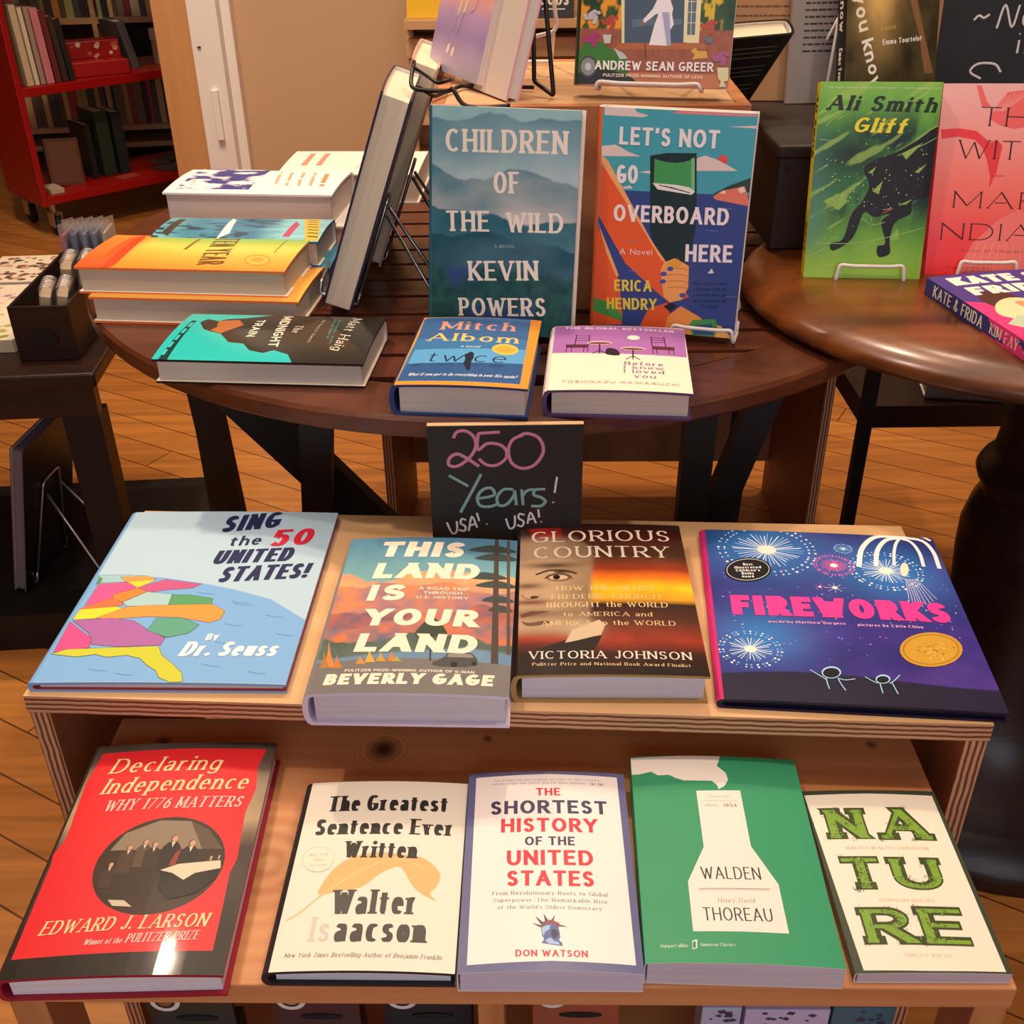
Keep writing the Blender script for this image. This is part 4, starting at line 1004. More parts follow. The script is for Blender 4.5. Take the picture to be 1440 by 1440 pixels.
  ('E',135.3,33.0,5.6,4.1,-2.57,'14141e'),
  ('L',((121.1,35.3),(127.0,29.8),(130.5,27.8)),0.9,'a8d4f0',1),
  ('L',((131.9,27.0),(131.8,21.1),(131.9,15.6)),0.9,'a8d4f0',1),
  ('L',((142.2,28.9),(143.2,22.5),(144.2,15.6)),0.9,'a8d4f0',1),
  ('L',((140.2,28.7),(144.4,32.1),(150.6,39.9)),0.9,'a8d4f0',1),
 ],
 'twice': [
  ('P',((3.1,174.4),(117.7,177.9),(121.1,9.1),(0.9,8.3)),'3c74a8',0),
  ('P',((0.9,170.7),(117.9,166.3),(119.0,118.7),(2.8,116.3)),'3a6294',0),
  ('P',((3.8,50.0),(119.2,57.2),(120.5,10.7),(1.8,10.1)),'31588c',0),
  ('P',((5.6,85.7),(120.0,92.7),(120.1,57.3),(4.4,50.0)),'5aa0d0',0),
  ('T','Mitch',23.2,140.0,103.3,140.0,22.9,'wide','d8957c'),
  ('T','Albom',13.5,109.3,109.7,107.6,20.5,'wide','e2c26a'),
  ('T','a novel',51.6,92.5,71.3,91.9,5.9,'seri','d0d8e0'),
  ('E',98.3,90.8,14.7,13.2,2.26,'d8bc50'),
  ('E',98.3,90.7,10.1,8.8,2.75,'c8a83c'),
  ('T','twice',22.1,54.8,102.0,56.3,24.0,'wthin','26304a'),
  ('R','mirror','twice',11.4,51.4,104.0,54.5,9,'243658'),
  ('P',((65.9,35.5),(60.5,51.2),(60.7,63.6),(58.2,73.1),(61.8,77.6),(63.8,81.5),(67.8,77.7),(68.8,66.9),(67.7,56.3),(69.0,35.6)),'1c2436',0),
  ('T','What if you got to do everything in your life again?',9.4,20.5,111.4,21.7,6.5,'seri','c8d4e0'),
 ],
 'before': [
  ('P',((-0.5,162.5),(138.6,161.8),(137.2,85.9),(-0.4,89.7)),'a66cb0',0),
  ('T','THE GLOBAL BESTSELLER',10.6,154.3,127.3,150.3,5.9,'bold','ead8ea'),
  ('P',((12.9,111.5),(37.5,111.2),(36.1,102.6),(14.0,102.9)),'5a2a30',0),
  ('L',((37.0,109.9),(37.6,136.3)),1.0,'2e2024',0),
  ('L',((22.6,110.1),(23.9,137.8)),1.0,'2e2024',0),
  ('L',((22.9,135.3),(37.1,133.8)),0.9,'2e2024',0),
  ('L',((23.1,128.9),(37.2,127.4)),0.9,'2e2024',0),
  ('L',((23.2,122.6),(37.3,121.1)),0.9,'2e2024',0),
  ('L',((14.5,104.1),(14.1,91.9)),0.8,'2e2024',0),
  ('L',((19.6,104.0),(19.3,91.9)),0.8,'2e2024',0),
  ('L',((32.5,103.9),(32.0,91.8)),0.8,'2e2024',0),
  ('L',((36.6,103.8),(36.1,91.7)),0.8,'2e2024',0),
  ('P',((126.2,110.0),(102.1,110.3),(103.3,101.8),(125.0,101.5)),'5a2a30',0),
  ('L',((102.6,109.1),(102.3,135.3)),1.0,'2e2024',0),
  ('L',((116.8,108.9),(115.8,136.4)),1.0,'2e2024',0),
  ('L',((116.7,133.8),(102.7,132.8)),0.9,'2e2024',0),
  ('L',((116.5,127.5),(102.6,126.5)),0.9,'2e2024',0),
  ('L',((116.2,121.3),(102.4,120.2)),0.9,'2e2024',0),
  ('L',((124.6,102.7),(124.8,90.8)),0.8,'2e2024',0),
  ('L',((119.5,102.8),(119.8,90.8)),0.8,'2e2024',0),
  ('L',((106.9,103.0),(107.3,90.9)),0.8,'2e2024',0),
  ('L',((102.9,103.0),(103.3,91.0)),0.8,'2e2024',0),
  ('E',48.3,114.8,13.4,5.6,3.12,'cdb8c0'),
  ('E',48.3,114.1,11.9,3.1,3.13,'7a4a40'),
  ('L',((48.3,111.0),(48.5,91.6)),1.4,'2e2024',0),
  ('L',((48.5,96.4),(41.5,86.9)),0.9,'2e2024',0),
  ('L',((48.5,96.4),(48.6,86.8)),0.9,'2e2024',0),
  ('L',((48.5,96.4),(55.7,86.7)),0.9,'2e2024',0),
  ('E',82.8,100.8,13.2,5.4,3.13,'cdb8c0'),
  ('E',82.8,100.2,11.7,3.0,3.13,'7a4a40'),
  ('L',((82.8,97.2),(82.5,78.2)),1.4,'2e2024',0),
  ('L',((82.5,82.9),(75.4,73.6)),0.9,'2e2024',0),
  ('L',((82.5,82.9),(82.4,73.5)),0.9,'2e2024',0),
  ('L',((82.5,82.9),(89.4,73.5)),0.9,'2e2024',0),
  ('E',83.8,130.5,6.7,6.3,3.13,'f4ecd8'),
  ('P',((54.9,86.7),(55.6,98.7),(59.9,101.1),(66.3,96.8),(69.3,84.8),(62.5,83.1)),'26202a',1),
  ('T','Before',73.6,59.8,112.3,59.5,8.0,'sser','8a5a9c'),
  ('T','I knew',73.0,50.8,112.5,50.5,6.8,'sser','8a5a9c'),
  ('T','I loved',72.9,40.7,112.6,40.5,7.8,'sser','8a5a9c'),
  ('T','you',82.9,29.7,104.0,29.6,7.6,'sser','8a5a9c'),
  ('T','TOSHIKAZU KAWAGUCHI',12.0,15.9,126.4,14.6,5.3,'bold','cdb9b4'),
 ],
 'midnight': [
  ('R','poster_teal'),
  ('P',((33.8,20.6),(28.1,25.0),(27.4,37.4),(18.5,47.3),(13.9,66.4),(5.9,82.1),(-1.9,92.9),(0.0,220.9),(127.4,220.9),(127.7,147.1),(111.4,139.1),(103.0,122.3),(109.6,112.2),(104.3,96.2),(89.3,85.6),(87.0,69.1),(65.4,53.6),(59.5,40.5),(53.4,31.0)),'2c2a26',0),
  ('P',((26.0,38.2),(21.2,60.9),(37.8,71.1),(64.1,53.1),(56.3,39.4),(46.1,43.5)),'b06a34',0),
  ('P',((32.5,20.1),(19.8,24.7),(27.2,39.9),(49.5,42.2),(48.1,31.7)),'3a2c26',0),
  ('T','MIDNIGHT',3.8,106.2,95.4,113.4,10.7,'bold','f0e6d0'),
  ('T','TRAIN',20.1,81.1,71.6,83.4,9.4,'bold','f0e6d0'),
  ('T','The',34.7,128.6,58.1,129.2,8.7,'seri','f0e6d0'),
  ('T','The World of Chances',12.4,153.5,82.8,152.3,3.5,'seri','d8ccb8'),
  ('T','From the Author of',11.8,165.5,72.3,170.3,3.3,'sser','4fb8b0'),
  ('T','The Midnight Library',11.5,170.7,84.8,176.2,2.8,'sser','4fb8b0'),
  ('T','Matt Haig',4.9,185.0,100.1,182.3,11.3,'seri','f0e6d0'),
  ('P',((26.2,9.1),(27.3,14.6),(127.8,16.5),(128.2,7.3)),'1c3a3a',0),
  ('P',((34.4,10.7),(34.2,14.2),(47.7,13.9),(47.9,10.5)),'37c8c0',0),
  ('P',((53.2,9.9),(53.0,13.3),(66.2,13.0),(66.4,9.6)),'37c8c0',0),
  ('P',((71.6,9.0),(71.4,12.4),(84.1,12.1),(84.3,8.8)),'37c8c0',0),
  ('P',((89.4,8.2),(89.2,11.5),(101.6,11.3),(101.8,8.0)),'37c8c0',0),
  ('P',((106.7,7.5),(106.5,10.7),(118.6,10.5),(118.7,7.2)),'37c8c0',0),
 ],
 'amber': [
  ('R','amber_sky'),
  ('T','TEN YEAR',8.9,132.5,109.5,142.5,30.6,'cond','6a4a1c'),
  ('L',((14.0,112.8),(17.1,112.7)),4,'8a6a2c',0),
  ('L',((19.5,112.6),(22.5,112.5)),4,'8a6a2c',0),
  ('L',((24.9,112.4),(27.8,112.3)),4,'8a6a2c',0),
  ('L',((30.2,112.2),(33.2,112.1)),4,'8a6a2c',0),
  ('L',((35.5,112.0),(38.4,111.9)),4,'8a6a2c',0),
  ('L',((40.8,111.8),(43.7,111.7)),4,'8a6a2c',0),
  ('L',((46.0,111.6),(48.9,111.5)),4,'8a6a2c',0),
  ('L',((51.2,111.4),(54.1,111.3)),4,'8a6a2c',0),
  ('L',((56.3,111.2),(59.2,111.1)),4,'8a6a2c',0),
  ('L',((9.6,222.3),(12.6,222.3)),1.6,'6a6a2c',0),
  ('L',((15.6,222.2),(18.5,222.2)),1.6,'6a6a2c',0),
  ('L',((21.5,222.2),(24.4,222.2)),1.6,'6a6a2c',0),
  ('L',((27.3,222.2),(30.2,222.1)),1.6,'6a6a2c',0),
  ('L',((33.1,222.1),(36.0,222.1)),1.6,'6a6a2c',0),
  ('L',((38.8,222.1),(41.7,222.1)),1.6,'6a6a2c',0),
  ('L',((44.5,222.0),(47.4,222.0)),1.6,'6a6a2c',0),
  ('L',((50.2,222.0),(53.0,222.0)),1.6,'6a6a2c',0),
  ('L',((55.8,222.0),(58.6,221.9)),1.6,'6a6a2c',0),
  ('L',((61.3,221.9),(64.1,221.9)),1.6,'6a6a2c',0),
  ('P',((115.5,27.7),(79.6,22.5),(21.2,25.7),(10.7,30.2),(10.0,41.8),(96.4,46.9),(121.6,41.5)),'c84a28',1),
  ('P',((114.1,21.5),(10.9,27.3),(12.5,33.9),(116.8,33.8)),'e0602c',0),
  ('E',90.0,209.3,19.1,14.6,-2.43,'d89a38'),
  ('E',90.1,209.3,14.6,11.5,0.82,'eab850'),
  ('E',90.1,209.3,8.9,7.1,0.91,'d89a38'),
 ],
 'blue': [
  ('R','harbour'),
  ('P',((1.4,174.8),(0.6,196.2),(91.2,219.7),(91.8,196.8)),'c8b04a',0),
  ('L',((8.0,182.5),(9.8,194.6)),2.6,'2a3420',0),
  ('L',((19.4,185.0),(21.3,197.1)),2.6,'2a3420',0),
  ('L',((30.8,187.4),(32.8,199.6)),2.6,'2a3420',0),
  ('L',((42.4,189.9),(44.4,202.1)),2.6,'2a3420',0),
  ('L',((54.0,192.4),(56.0,204.7)),2.6,'2a3420',0),
  ('L',((65.7,194.9),(67.7,207.2)),2.6,'2a3420',0),
  ('L',((77.5,197.4),(79.5,209.8)),2.6,'2a3420',0),
  ('P',((70.9,84.8),(2.6,80.9),(13.5,88.8),(70.6,96.5),(89.5,84.7)),'e8ece4',0),
  ('P',((80.6,165.6),(16.5,168.0),(33.5,176.9),(80.4,174.6)),'b04a6a',0),
  ('P',((72.8,9.8),(10.7,11.6),(10.3,21.5),(81.7,21.0)),'4a4038',0),
 ],
 'white': [
  ('R','blot',106.3,13.6,-2.4,114.2),
  ('L',((78.9,144.4),(74.0,143.3)),4.5,'f0a484',0),
  ('L',((70.6,143.0),(65.7,141.9)),4.5,'f0a484',0),
  ('L',((62.3,141.7),(57.3,140.5)),4.5,'f0a484',0),
  ('L',((54.0,140.3),(48.9,139.1)),4.5,'f0a484',0),
  ('L',((45.5,138.9),(40.5,137.7)),4.5,'f0a484',0),
  ('L',((37.0,137.4),(31.9,136.3)),4.5,'f0a484',0),
  ('L',((19.9,134.6),(14.7,133.4)),4.5,'f0a484',0),
  ('L',((86.8,161.1),(82.0,160.0)),4.5,'f0a484',0),
  ('L',((78.7,159.8),(73.9,158.8)),4.5,'f0a484',0),
  ('L',((62.3,157.3),(57.4,156.2)),4.5,'f0a484',0),
  ('L',((54.0,156.0),(49.1,154.9)),4.5,'f0a484',0),
  ('L',((45.7,154.7),(40.7,153.6)),4.5,'f0a484',0),
  ('L',((37.3,153.4),(32.2,152.3)),4.5,'f0a484',0),
  ('L',((28.8,152.1),(23.7,151.0)),4.5,'f0a484',0),
  ('L',((20.3,150.8),(15.2,149.7)),4.5,'f0a484',0),
  ('L',((86.5,177.5),(81.7,176.5)),4.5,'f0a484',0),
  ('L',((78.4,176.3),(73.6,175.3)),4.5,'f0a484',0),
  ('L',((70.3,175.1),(65.5,174.0)),4.5,'f0a484',0),
  ('L',((62.2,173.8),(57.3,172.8)),4.5,'f0a484',0),
  ('L',((45.7,171.3),(40.8,170.2)),4.5,'f0a484',0),
  ('L',((37.4,170.0),(32.4,169.0)),4.5,'f0a484',0),
  ('L',((29.1,168.7),(24.0,167.7)),4.5,'f0a484',0),
  ('L',((20.6,167.5),(15.5,166.4)),4.5,'f0a484',0),
  ('L',((86.1,193.6),(81.4,192.7)),4.5,'f0a484',0),
  ('L',((78.1,192.5),(73.4,191.5)),4.5,'f0a484',0),
  ('L',((70.1,191.3),(65.3,190.3)),4.5,'f0a484',0),
  ('L',((62.1,190.1),(57.2,189.1)),4.5,'f0a484',0),
  ('L',((54.0,189.0),(49.1,188.0)),4.5,'f0a484',0),
  ('L',((45.8,187.8),(40.9,186.8)),4.5,'f0a484',0),
  ('L',((29.3,185.3),(24.3,184.3)),4.5,'f0a484',0),
  ('L',((20.9,184.1),(15.9,183.1)),4.5,'f0a484',0),
  ('L',((85.7,209.4),(81.0,208.6)),6.5,'ee8a5c',0),
  ('L',((69.9,207.5),(65.2,206.7)),6.5,'ee8a5c',0),
  ('L',((61.9,206.6),(57.1,205.7)),6.5,'ee8a5c',0),
  ('L',((53.9,205.6),(49.0,204.8)),6.5,'ee8a5c',0),
  ('L',((45.8,204.7),(40.9,203.8)),6.5,'ee8a5c',0),
  ('L',((37.6,203.7),(32.7,202.8)),6.5,'ee8a5c',0),
  ('L',((29.4,202.7),(24.5,201.9)),6.5,'ee8a5c',0),
 ],
 'children': [
  ('R','mist'),
  ('T','CHILDREN',15.3,191.0,147.9,193.8,23.0,'deco','efe2d2'),
  ('T','OF',69.7,150.7,97.5,152.0,22.1,'deco','efe2d2'),
  ('T','THE',17.1,108.1,66.1,110.4,21.8,'deco','efe2d2'),
  ('T','WILD',85.2,111.0,147.5,113.5,20.7,'deco','efe2d2'),
  ('T','A NOVEL',71.5,93.8,95.1,94.8,3.1,'ser','b8c0c4'),
  ('T','KEVIN',43.8,56.2,122.4,61.8,21.4,'deco','efe2d2'),
  ('T','POWERS',33.5,16.4,132.6,23.4,20.0,'deco','efe2d2'),
 ],
 'lets': [
  ('P',((0.9,150.4),(160.7,153.5),(163.6,4.0),(-0.6,1.7)),'3a4c8c',0),
  ('P',((2.0,225.7),(1.6,233.7),(33.5,234.0),(35.8,230.2),(48.7,227.5),(42.4,225.4)),'e6d2cc',0),
  ('P',((0.6,194.7),(15.2,197.0),(30.3,190.2),(43.2,186.5),(1.1,184.6)),'e6d2cc',0),
  ('P',((99.5,187.0),(109.9,191.1),(125.2,187.0),(144.6,177.5),(101.3,175.3)),'e6d2cc',0),
  ('P',((130.2,220.2),(159.1,222.5),(159.0,219.7)),'e6d2cc',0),
  ('P',((42.2,170.6),(53.9,173.0),(54.6,169.5)),'e6d2cc',0),
  ('P',((25.8,154.4),(33.8,156.2),(36.6,153.3),(27.2,152.5)),'e6d2cc',0),
  ('P',((71.3,230.7),(82.3,233.8),(158.3,233.0),(158.1,231.2),(138.7,230.7)),'ea8c8c',0),
  ('E',128.3,187.8,5.4,4.8,2.97,'e05a5a'),
  ('P',((109.0,187.0),(109.9,190.6),(125.2,186.5),(144.1,177.7),(112.5,176.4)),'e6d2cc',0),
  ('P',((121.8,153.2),(136.4,161.9),(158.4,171.4),(159.1,157.1),(137.5,152.1)),'2c4a40',0),
  ('P',((121.7,149.9),(129.5,156.6),(153.5,162.9),(160.1,148.5),(159.2,143.0),(125.4,147.4)),'e8806a',0),
  ('P',((128.5,154.0),(133.1,158.0),(134.8,153.9)),'f4d8cc',0),
  ('P',((146.6,158.8),(151.1,162.7),(155.3,157.6),(149.5,155.3)),'f4d8cc',0),
  ('P',((52.8,187.9),(70.6,191.6),(101.0,192.9),(104.4,155.1),(106.9,114.5),(101.4,79.7),(79.9,75.1),(63.5,95.3),(58.3,110.9)),'22363a',0),
  ('P',((57.7,185.1),(64.8,183.2),(72.7,182.1),(80.4,182.2),(87.9,183.3),(94.1,185.3),(99.4,188.5),(102.6,152.5),(58.8,158.8)),'4aa05c',0),
  ('P',((95.9,187.3),(99.4,188.5),(102.4,155.0),(98.9,153.8)),'7cc48a',0),
  ('P',((57.4,160.5),(83.5,160.0),(97.0,158.2),(102.5,154.5),(99.7,150.8),(63.1,154.3)),'f0ece6',0),
  ('L',((64.9,158.7),(89.1,154.7)),0.9,'1e2c34',0),
  ('L',((70.7,158.0),(93.3,153.7)),0.9,'1e2c34',0),
  ('L',((76.5,157.3),(97.5,152.7)),0.9,'1e2c34',0),
  ('P',((1.1,184.6),(12.8,167.9),(51.6,110.4),(77.3,80.3),(97.9,52.3),(106.3,42.1),(85.9,33.8),(69.9,45.0),(33.4,73.7),(0.6,122.7)),'ee6234',0),
  ('P',((1.0,185.6),(8.1,180.4),(58.9,102.9),(78.3,77.7),(72.8,79.9),(51.6,109.8),(1.4,177.5)),'f6b070',0),
  ('P',((-0.9,111.8),(13.1,85.7),(27.6,53.7),(34.1,14.4),(33.3,4.2),(-1.7,0.1),(-2.8,62.1)),'ee6234',0),
  ('P',((-1.1,117.2),(2.8,110.8),(27.2,59.3),(24.5,57.6),(11.8,82.8)),'f6b070',0),
  ('P',((-1.4,32.0),(19.0,27.8),(33.5,15.8),(33.4,8.0),(17.0,12.5),(-1.6,16.3)),'4c9a4c',0),
  ('P',((54.6,5.2),(63.0,25.7),(83.1,34.1),(87.0,20.4),(93.9,2.7),(74.5,2.4)),'ee6234',0),
  ('P',((81.5,2.6),(85.6,20.2),(98.3,31.5),(119.5,21.3),(131.0,12.8),(157.6,-0.4),(113.4,-0.7)),'f49a50',0),
  ('P',((129.4,15.4),(144.3,12.9),(157.5,-0.1),(140.3,-0.3)),'f8b868',0),
  ('P',((72.8,69.0),(75.7,77.5),(87.3,83.3),(96.9,79.3),(103.3,75.9),(104.6,52.9),(99.1,38.6),(85.9,34.4),(78.5,40.6)),'f8ac64',0),
  ('P',((79.7,77.8),(90.0,82.8),(96.1,79.3),(93.5,73.1),(80.0,73.8)),'e8a840',0),
  ('L',((80.2,71.1),(93.5,72.8),(102.9,71.5)),0.7,'d86a30',1),
  ('L',((80.7,64.3),(94.0,66.1),(103.5,64.8)),0.7,'d86a30',1),
  ('L',((81.3,57.5),(94.6,59.3),(104.1,58.1)),0.7,'d86a30',1),
  ('L',((81.8,50.7),(95.2,52.5),(104.7,51.3)),0.7,'d86a30',1),
  ('E',76.6,65.3,3.5,2.5,-3.03,'4a5aa8'),
  ('E',76.4,57.0,3.5,2.5,-3.03,'4a5aa8'),
  ('E',83.4,71.4,3.5,2.4,-3.04,'4a5aa8'),
  ('E',99.2,43.6,3.5,2.5,-3.02,'4a5aa8'),
  ('P',((109.0,11.6),(113.1,17.2),(136.9,20.4),(140.9,9.7),(137.6,0.3),(113.4,-0.7)),'4c9a4c',0),
  ('P',((113.7,10.7),(133.5,15.0),(136.9,2.2),(115.4,1.0)),'3a5890',0),
  ('P',((79.4,29.5),(87.2,34.5),(94.3,31.1),(86.6,24.6)),'2a2a30',0),
  ('T',"LET'S NOT",19.2,197.4,123.2,198.7,17.9,'cbold','f6ecea'),
  ('T','GO',18.8,157.9,41.6,158.7,19.0,'cbold','f6ecea'),
  ('T','OVERBOARD',17.8,118.0,140.7,121.9,17.8,'cbold','f6ecea'),
  ('T','HERE',98.7,80.6,148.6,83.1,18.6,'cbold','f6ecea'),
  ('T','A Novel',26.7,82.7,62.4,84.7,6.2,'light2','f6ecea'),
  ('T','ERICA',23.1,41.7,65.0,44.5,12.8,'cbold','f0d84a'),
  ('T','HENDRY',15.7,20.5,72.0,24.4,13.0,'cbold','f0d84a'),
  ('T','This is a story about',109.6,56.2,146.0,59.0,3.2,'light2','1a2450'),
  ('T','a definitely dead girl,',110.2,49.9,146.7,52.8,3.2,'light2','1a2450'),
  ('T','a possibly dead girl,',110.7,43.7,147.3,46.6,3.2,'light2','1a2450'),
  ('T','and a living dead girl.',111.3,37.4,148.0,40.4,3.3,'light2','1a2450'),
  ('T','All aboard.',119.8,31.9,139.6,33.2,3.3,'light2','1a2450'),
  ('P',((124.1,69.7),(128.0,75.5),(130.6,70.4)),'e8e4e4',0),
  ('L',((118.4,115.4),(130.0,115.2)),0.5,'7c94cc',0),
  ('L',((36.7,65.7),(49.2,65.8)),0.5,'7c94cc',0),
  ('L',((146.1,46.2),(157.7,46.4)),0.5,'7c94cc',0),
  ('L',((31.9,98.1),(44.3,98.0)),0.5,'7c94cc',0),
  ('L',((131.3,139.2),(142.6,138.9)),0.5,'7c94cc',0),
 ],
 'gliff': [
  ('R','splash'),
  ('P',((138.7,166.3),(145.6,101.9),(131.9,92.5),(115.2,87.5),(114.6,73.7),(98.6,64.1),(94.1,45.3),(96.0,28.8),(83.5,24.7),(80.7,36.7),(89.4,40.5),(82.4,63.7),(90.8,73.2),(74.1,69.3),(61.7,74.3),(54.6,51.4),(46.3,39.5),(30.8,30.7),(27.1,39.1),(41.0,44.6),(47.6,72.2),(58.0,86.2),(64.3,104.6),(56.5,121.4),(67.1,131.8),(91.7,141.3),(111.3,152.8)),'120c08',1),
  ('P',((68.6,97.9),(79.0,109.5),(76.0,94.7)),'8cb84a',0),
  ('P',((96.7,139.2),(118.6,150.8),(102.2,132.6)),'8cb84a',0),
  ('P',((98.7,82.6),(114.5,89.8),(108.1,83.9)),'8cb84a',0),
  ('P',((61.6,118.2),(70.2,125.1),(66.4,117.1)),'8cb84a',0),
  ('P',((113.2,119.4),(126.1,128.7),(118.0,118.3)),'8cb84a',0),
  ('P',((37.7,99.5),(41.5,85.9),(32.9,76.5),(15.5,85.3),(19.8,90.0),(29.8,84.5)),'8cb84a',0),
  ('P',((93.6,45.3),(101.8,57.1),(104.4,45.5),(97.5,43.0)),'8cb84a',0),
  ('L',((9.8,168.1),(16.1,174.8),(29.0,183.4)),0.6,'a8c878',1),
  ('L',((4.2,153.7),(23.0,151.9)),0.6,'a8c878',1),
  ('L',((92.3,136.8),(114.5,146.3),(134.2,156.7)),0.6,'a8c878',1),
  ('L',((12.8,38.8),(65.3,41.1),(130.4,57.8)),0.6,'a8c878',1),
  ('L',((60.0,67.8),(72.7,61.1),(86.7,63.8)),0.6,'a8c878',1),
  ('L',((4.5,24.4),(22.8,34.3)),0.6,'a8c878',1),
  ('L',((35.8,94.9),(32.5,81.1),(23.5,76.3)),0.6,'a8c878',1),
  ('L',((82.7,77.6),(92.0,79.0)),0.6,'a8c878',1),
  ('L',((83.1,74.1),(93.2,79.0)),1.2,'c03a2a',0),
  ('R','specks',34,60,'d8e4a8'),
  ('T','Ali Smith',8.1,185.1,129.6,182.7,16.0,'dscr','1c2c14'),
  ('T','Gliff',39.4,161.8,99.2,160.7,15.7,'dscr','f0e028'),
  ('T','"Ali Smith delivers another masterwork." - The Washington Post',7.7,207.9,130.2,207.4,2.1,'seri','e8f0d0'),
  ('T','A Novel by the Man Booker Prize-Winning Author',21.2,13.9,107.0,13.8,2.4,'light2','e0e028'),
 ],
 'witch': [
  ('R','blush'),
  ('P',((35.9,209.9),(41.7,208.8),(49.3,192.4),(54.5,186.9),(44.2,186.8)),'ee6a66',0),
  ('P',((89.1,204.6),(71.0,202.4),(57.3,182.5),(53.8,173.6),(66.0,167.0),(82.6,162.6),(105.0,167.2),(108.2,195.9)),'f06a66',0),
  ('L',((58.5,182.0),(64.7,197.9)),0.6,'f8b4a8',0),
  ('L',((59.9,182.0),(69.6,198.8)),0.6,'f8b4a8',0),
  ('L',((61.3,182.0),(74.5,199.7)),0.6,'f8b4a8',0),
  ('L',((62.6,182.1),(79.4,200.6)),0.6,'f8b4a8',0),
  ('L',((64.0,182.1),(84.3,201.5)),0.6,'f8b4a8',0),
  ('L',((65.4,182.1),(89.2,202.4)),0.6,'f8b4a8',0),
  ('L',((66.8,182.1),(94.1,203.3)),0.6,'f8b4a8',0),
  ('L',((68.1,182.1),(98.9,204.2)),0.6,'f8b4a8',0),
  ('P',((2.0,162.2),(22.7,163.4),(41.4,160.6),(56.6,149.0),(50.5,142.2),(40.2,151.2),(21.3,154.4),(3.5,152.1)),'e83c40',0),
  ('P',((49.1,144.5),(65.6,151.3),(72.1,144.6),(68.7,115.2),(62.6,97.7),(62.2,110.5),(56.7,128.7)),'e83c40',0),
  ('P',((35.4,2.6),(50.8,36.1),(78.2,64.5),(98.1,74.0),(122.1,69.6),(135.6,1.4)),'f07a70',0),
  ('L',((49.7,2.7),(57.9,36.2)),0.6,'f4a094',0),
  ('L',((59.3,2.9),(65.9,36.2)),0.6,'f4a094',0),
  ('L',((68.8,3.0),(73.9,36.3)),0.6,'f4a094',0),
  ('L',((78.3,3.1),(82.0,36.4)),0.6,'f4a094',0),
  ('L',((87.8,3.2),(90.0,36.5)),0.6,'f4a094',0),
  ('L',((97.3,3.3),(98.0,36.6)),0.6,'f4a094',0),
  ('L',((106.8,3.4),(106.0,36.7)),0.6,'f4a094',0),
  ('T','THE',43.6,166.4,122.4,164.2,20.4,'dec2','3a1014'),
  ('T','WITCH',22.7,130.7,149.2,128.5,20.3,'dec2','3a1014'),
  ('T','a novel',63.4,111.0,77.8,110.7,2.7,'seri','8a3034'),
  ('T','MARIE',23.9,76.1,158.8,74.6,18.5,'dec2','3a1014'),
  ('T','NDIAYE',13.5,40.4,177.8,38.4,18.7,'dec2','3a1014'),
  ('T','Author of Vengeance Is Mine',37.1,26.4,141.9,25.7,3.3,'seri','7a2024'),
  ('T','Translated by',23.4,7.2,73.1,6.9,3.3,'seri','7a2024'),
 ],
 'andrew': [
  ('R','garden'),
  ('P',((45.5,43.1),(43.3,97.9),(111.6,98.9),(113.1,44.7)),'4a5c6c',0),
  ('P',((42.3,97.9),(46.1,98.0),(49.4,43.2),(46.5,43.2)),'e4dca8',0),
  ('P',((110.4,98.9),(128.2,99.1),(129.6,43.8),(113.0,45.5)),'e8dfae',0),
  ('P',((114.6,95.6),(123.5,95.7),(124.6,52.7),(116.2,52.9)),'5a7480',0),
  ('L',((114.5,85.3),(123.3,85.4)),0.64,'e8dfae',0),
  ('L',((115.4,75.0),(124.1,75.2)),0.64,'e8dfae',0),
  ('L',((116.2,64.7),(124.9,64.9)),0.64,'e8dfae',0),
  ('L',((118.0,95.6),(120.3,53.0)),0.64,'e8dfae',0),
  ('P',((56.6,67.1),(81.1,69.2),(81.5,62.4),(57.1,59.2)),'5c7486',0),
  ('P',((96.3,67.8),(109.7,68.9),(110.1,62.9),(96.7,61.7)),'5c7486',0),
  ('P',((40.9,39.4),(44.6,43.5),(135.5,45.2),(138.0,38.8),(42.1,36.9)),'b06a3a',0),
  ('P',((-1.7,35.8),(5.8,43.1),(23.2,44.4),(39.3,34.9),(53.2,27.3),(56.6,4.9),(-0.1,3.3)),'3f7d34',0),
  ('P',((38.1,38.5),(49.1,33.4),(54.2,28.2),(45.5,27.1)),'b8c4c0',0),
  ('P',((-0.5,12.3),(20.7,20.1),(58.2,10.4),(66.4,3.4),(-0.0,0.5)),'33383a',0),
  ('E',10.9,19.0,11.2,10.2,1.73,'4a4c4e'),
  ('E',10.9,19.0,9.0,8.2,1.73,'8c9090'),
  ('E',10.9,19.0,4.0,3.5,1.71,'c4c8c8'),
  ('P',((83.9,77.0),(97.4,78.2),(101.4,62.7),(98.0,57.4),(96.3,41.7),(76.3,42.1),(80.7,62.2),(83.8,71.9)),'ece8ec',0),
  ('P',((82.6,88.3),(94.6,90.1),(99.6,78.2),(98.7,73.1),(92.0,74.7),(81.7,72.7),(70.1,63.9),(67.6,66.4),(77.7,77.8)),'ece8ec',0),
  ('E',88.8,93.4,5.8,4.8,1.77,'8a5a3c'),
  ('P',((87.9,74.6),(95.8,74.7),(100.1,41.7),(95.4,42.0)),'a8aacc',0),
  ('L',((68.0,66.4),(67.9,61.7)),1.5,'a87050',0),
  ('L',((83.0,41.4),(84.6,32.6)),1.39,'a87050',0),
  ('L',((90.3,41.1),(91.3,32.7)),1.39,'a87050',0),
  ('L',((72.0,43.7),(73.7,27.9)),0.86,'3a2a20',0),
  ('P',((121.3,37.0),(126.5,40.6),(128.8,37.2),(138.1,37.4),(140.6,30.4),(123.9,28.6),(126.2,33.5)),'d8a848',0),
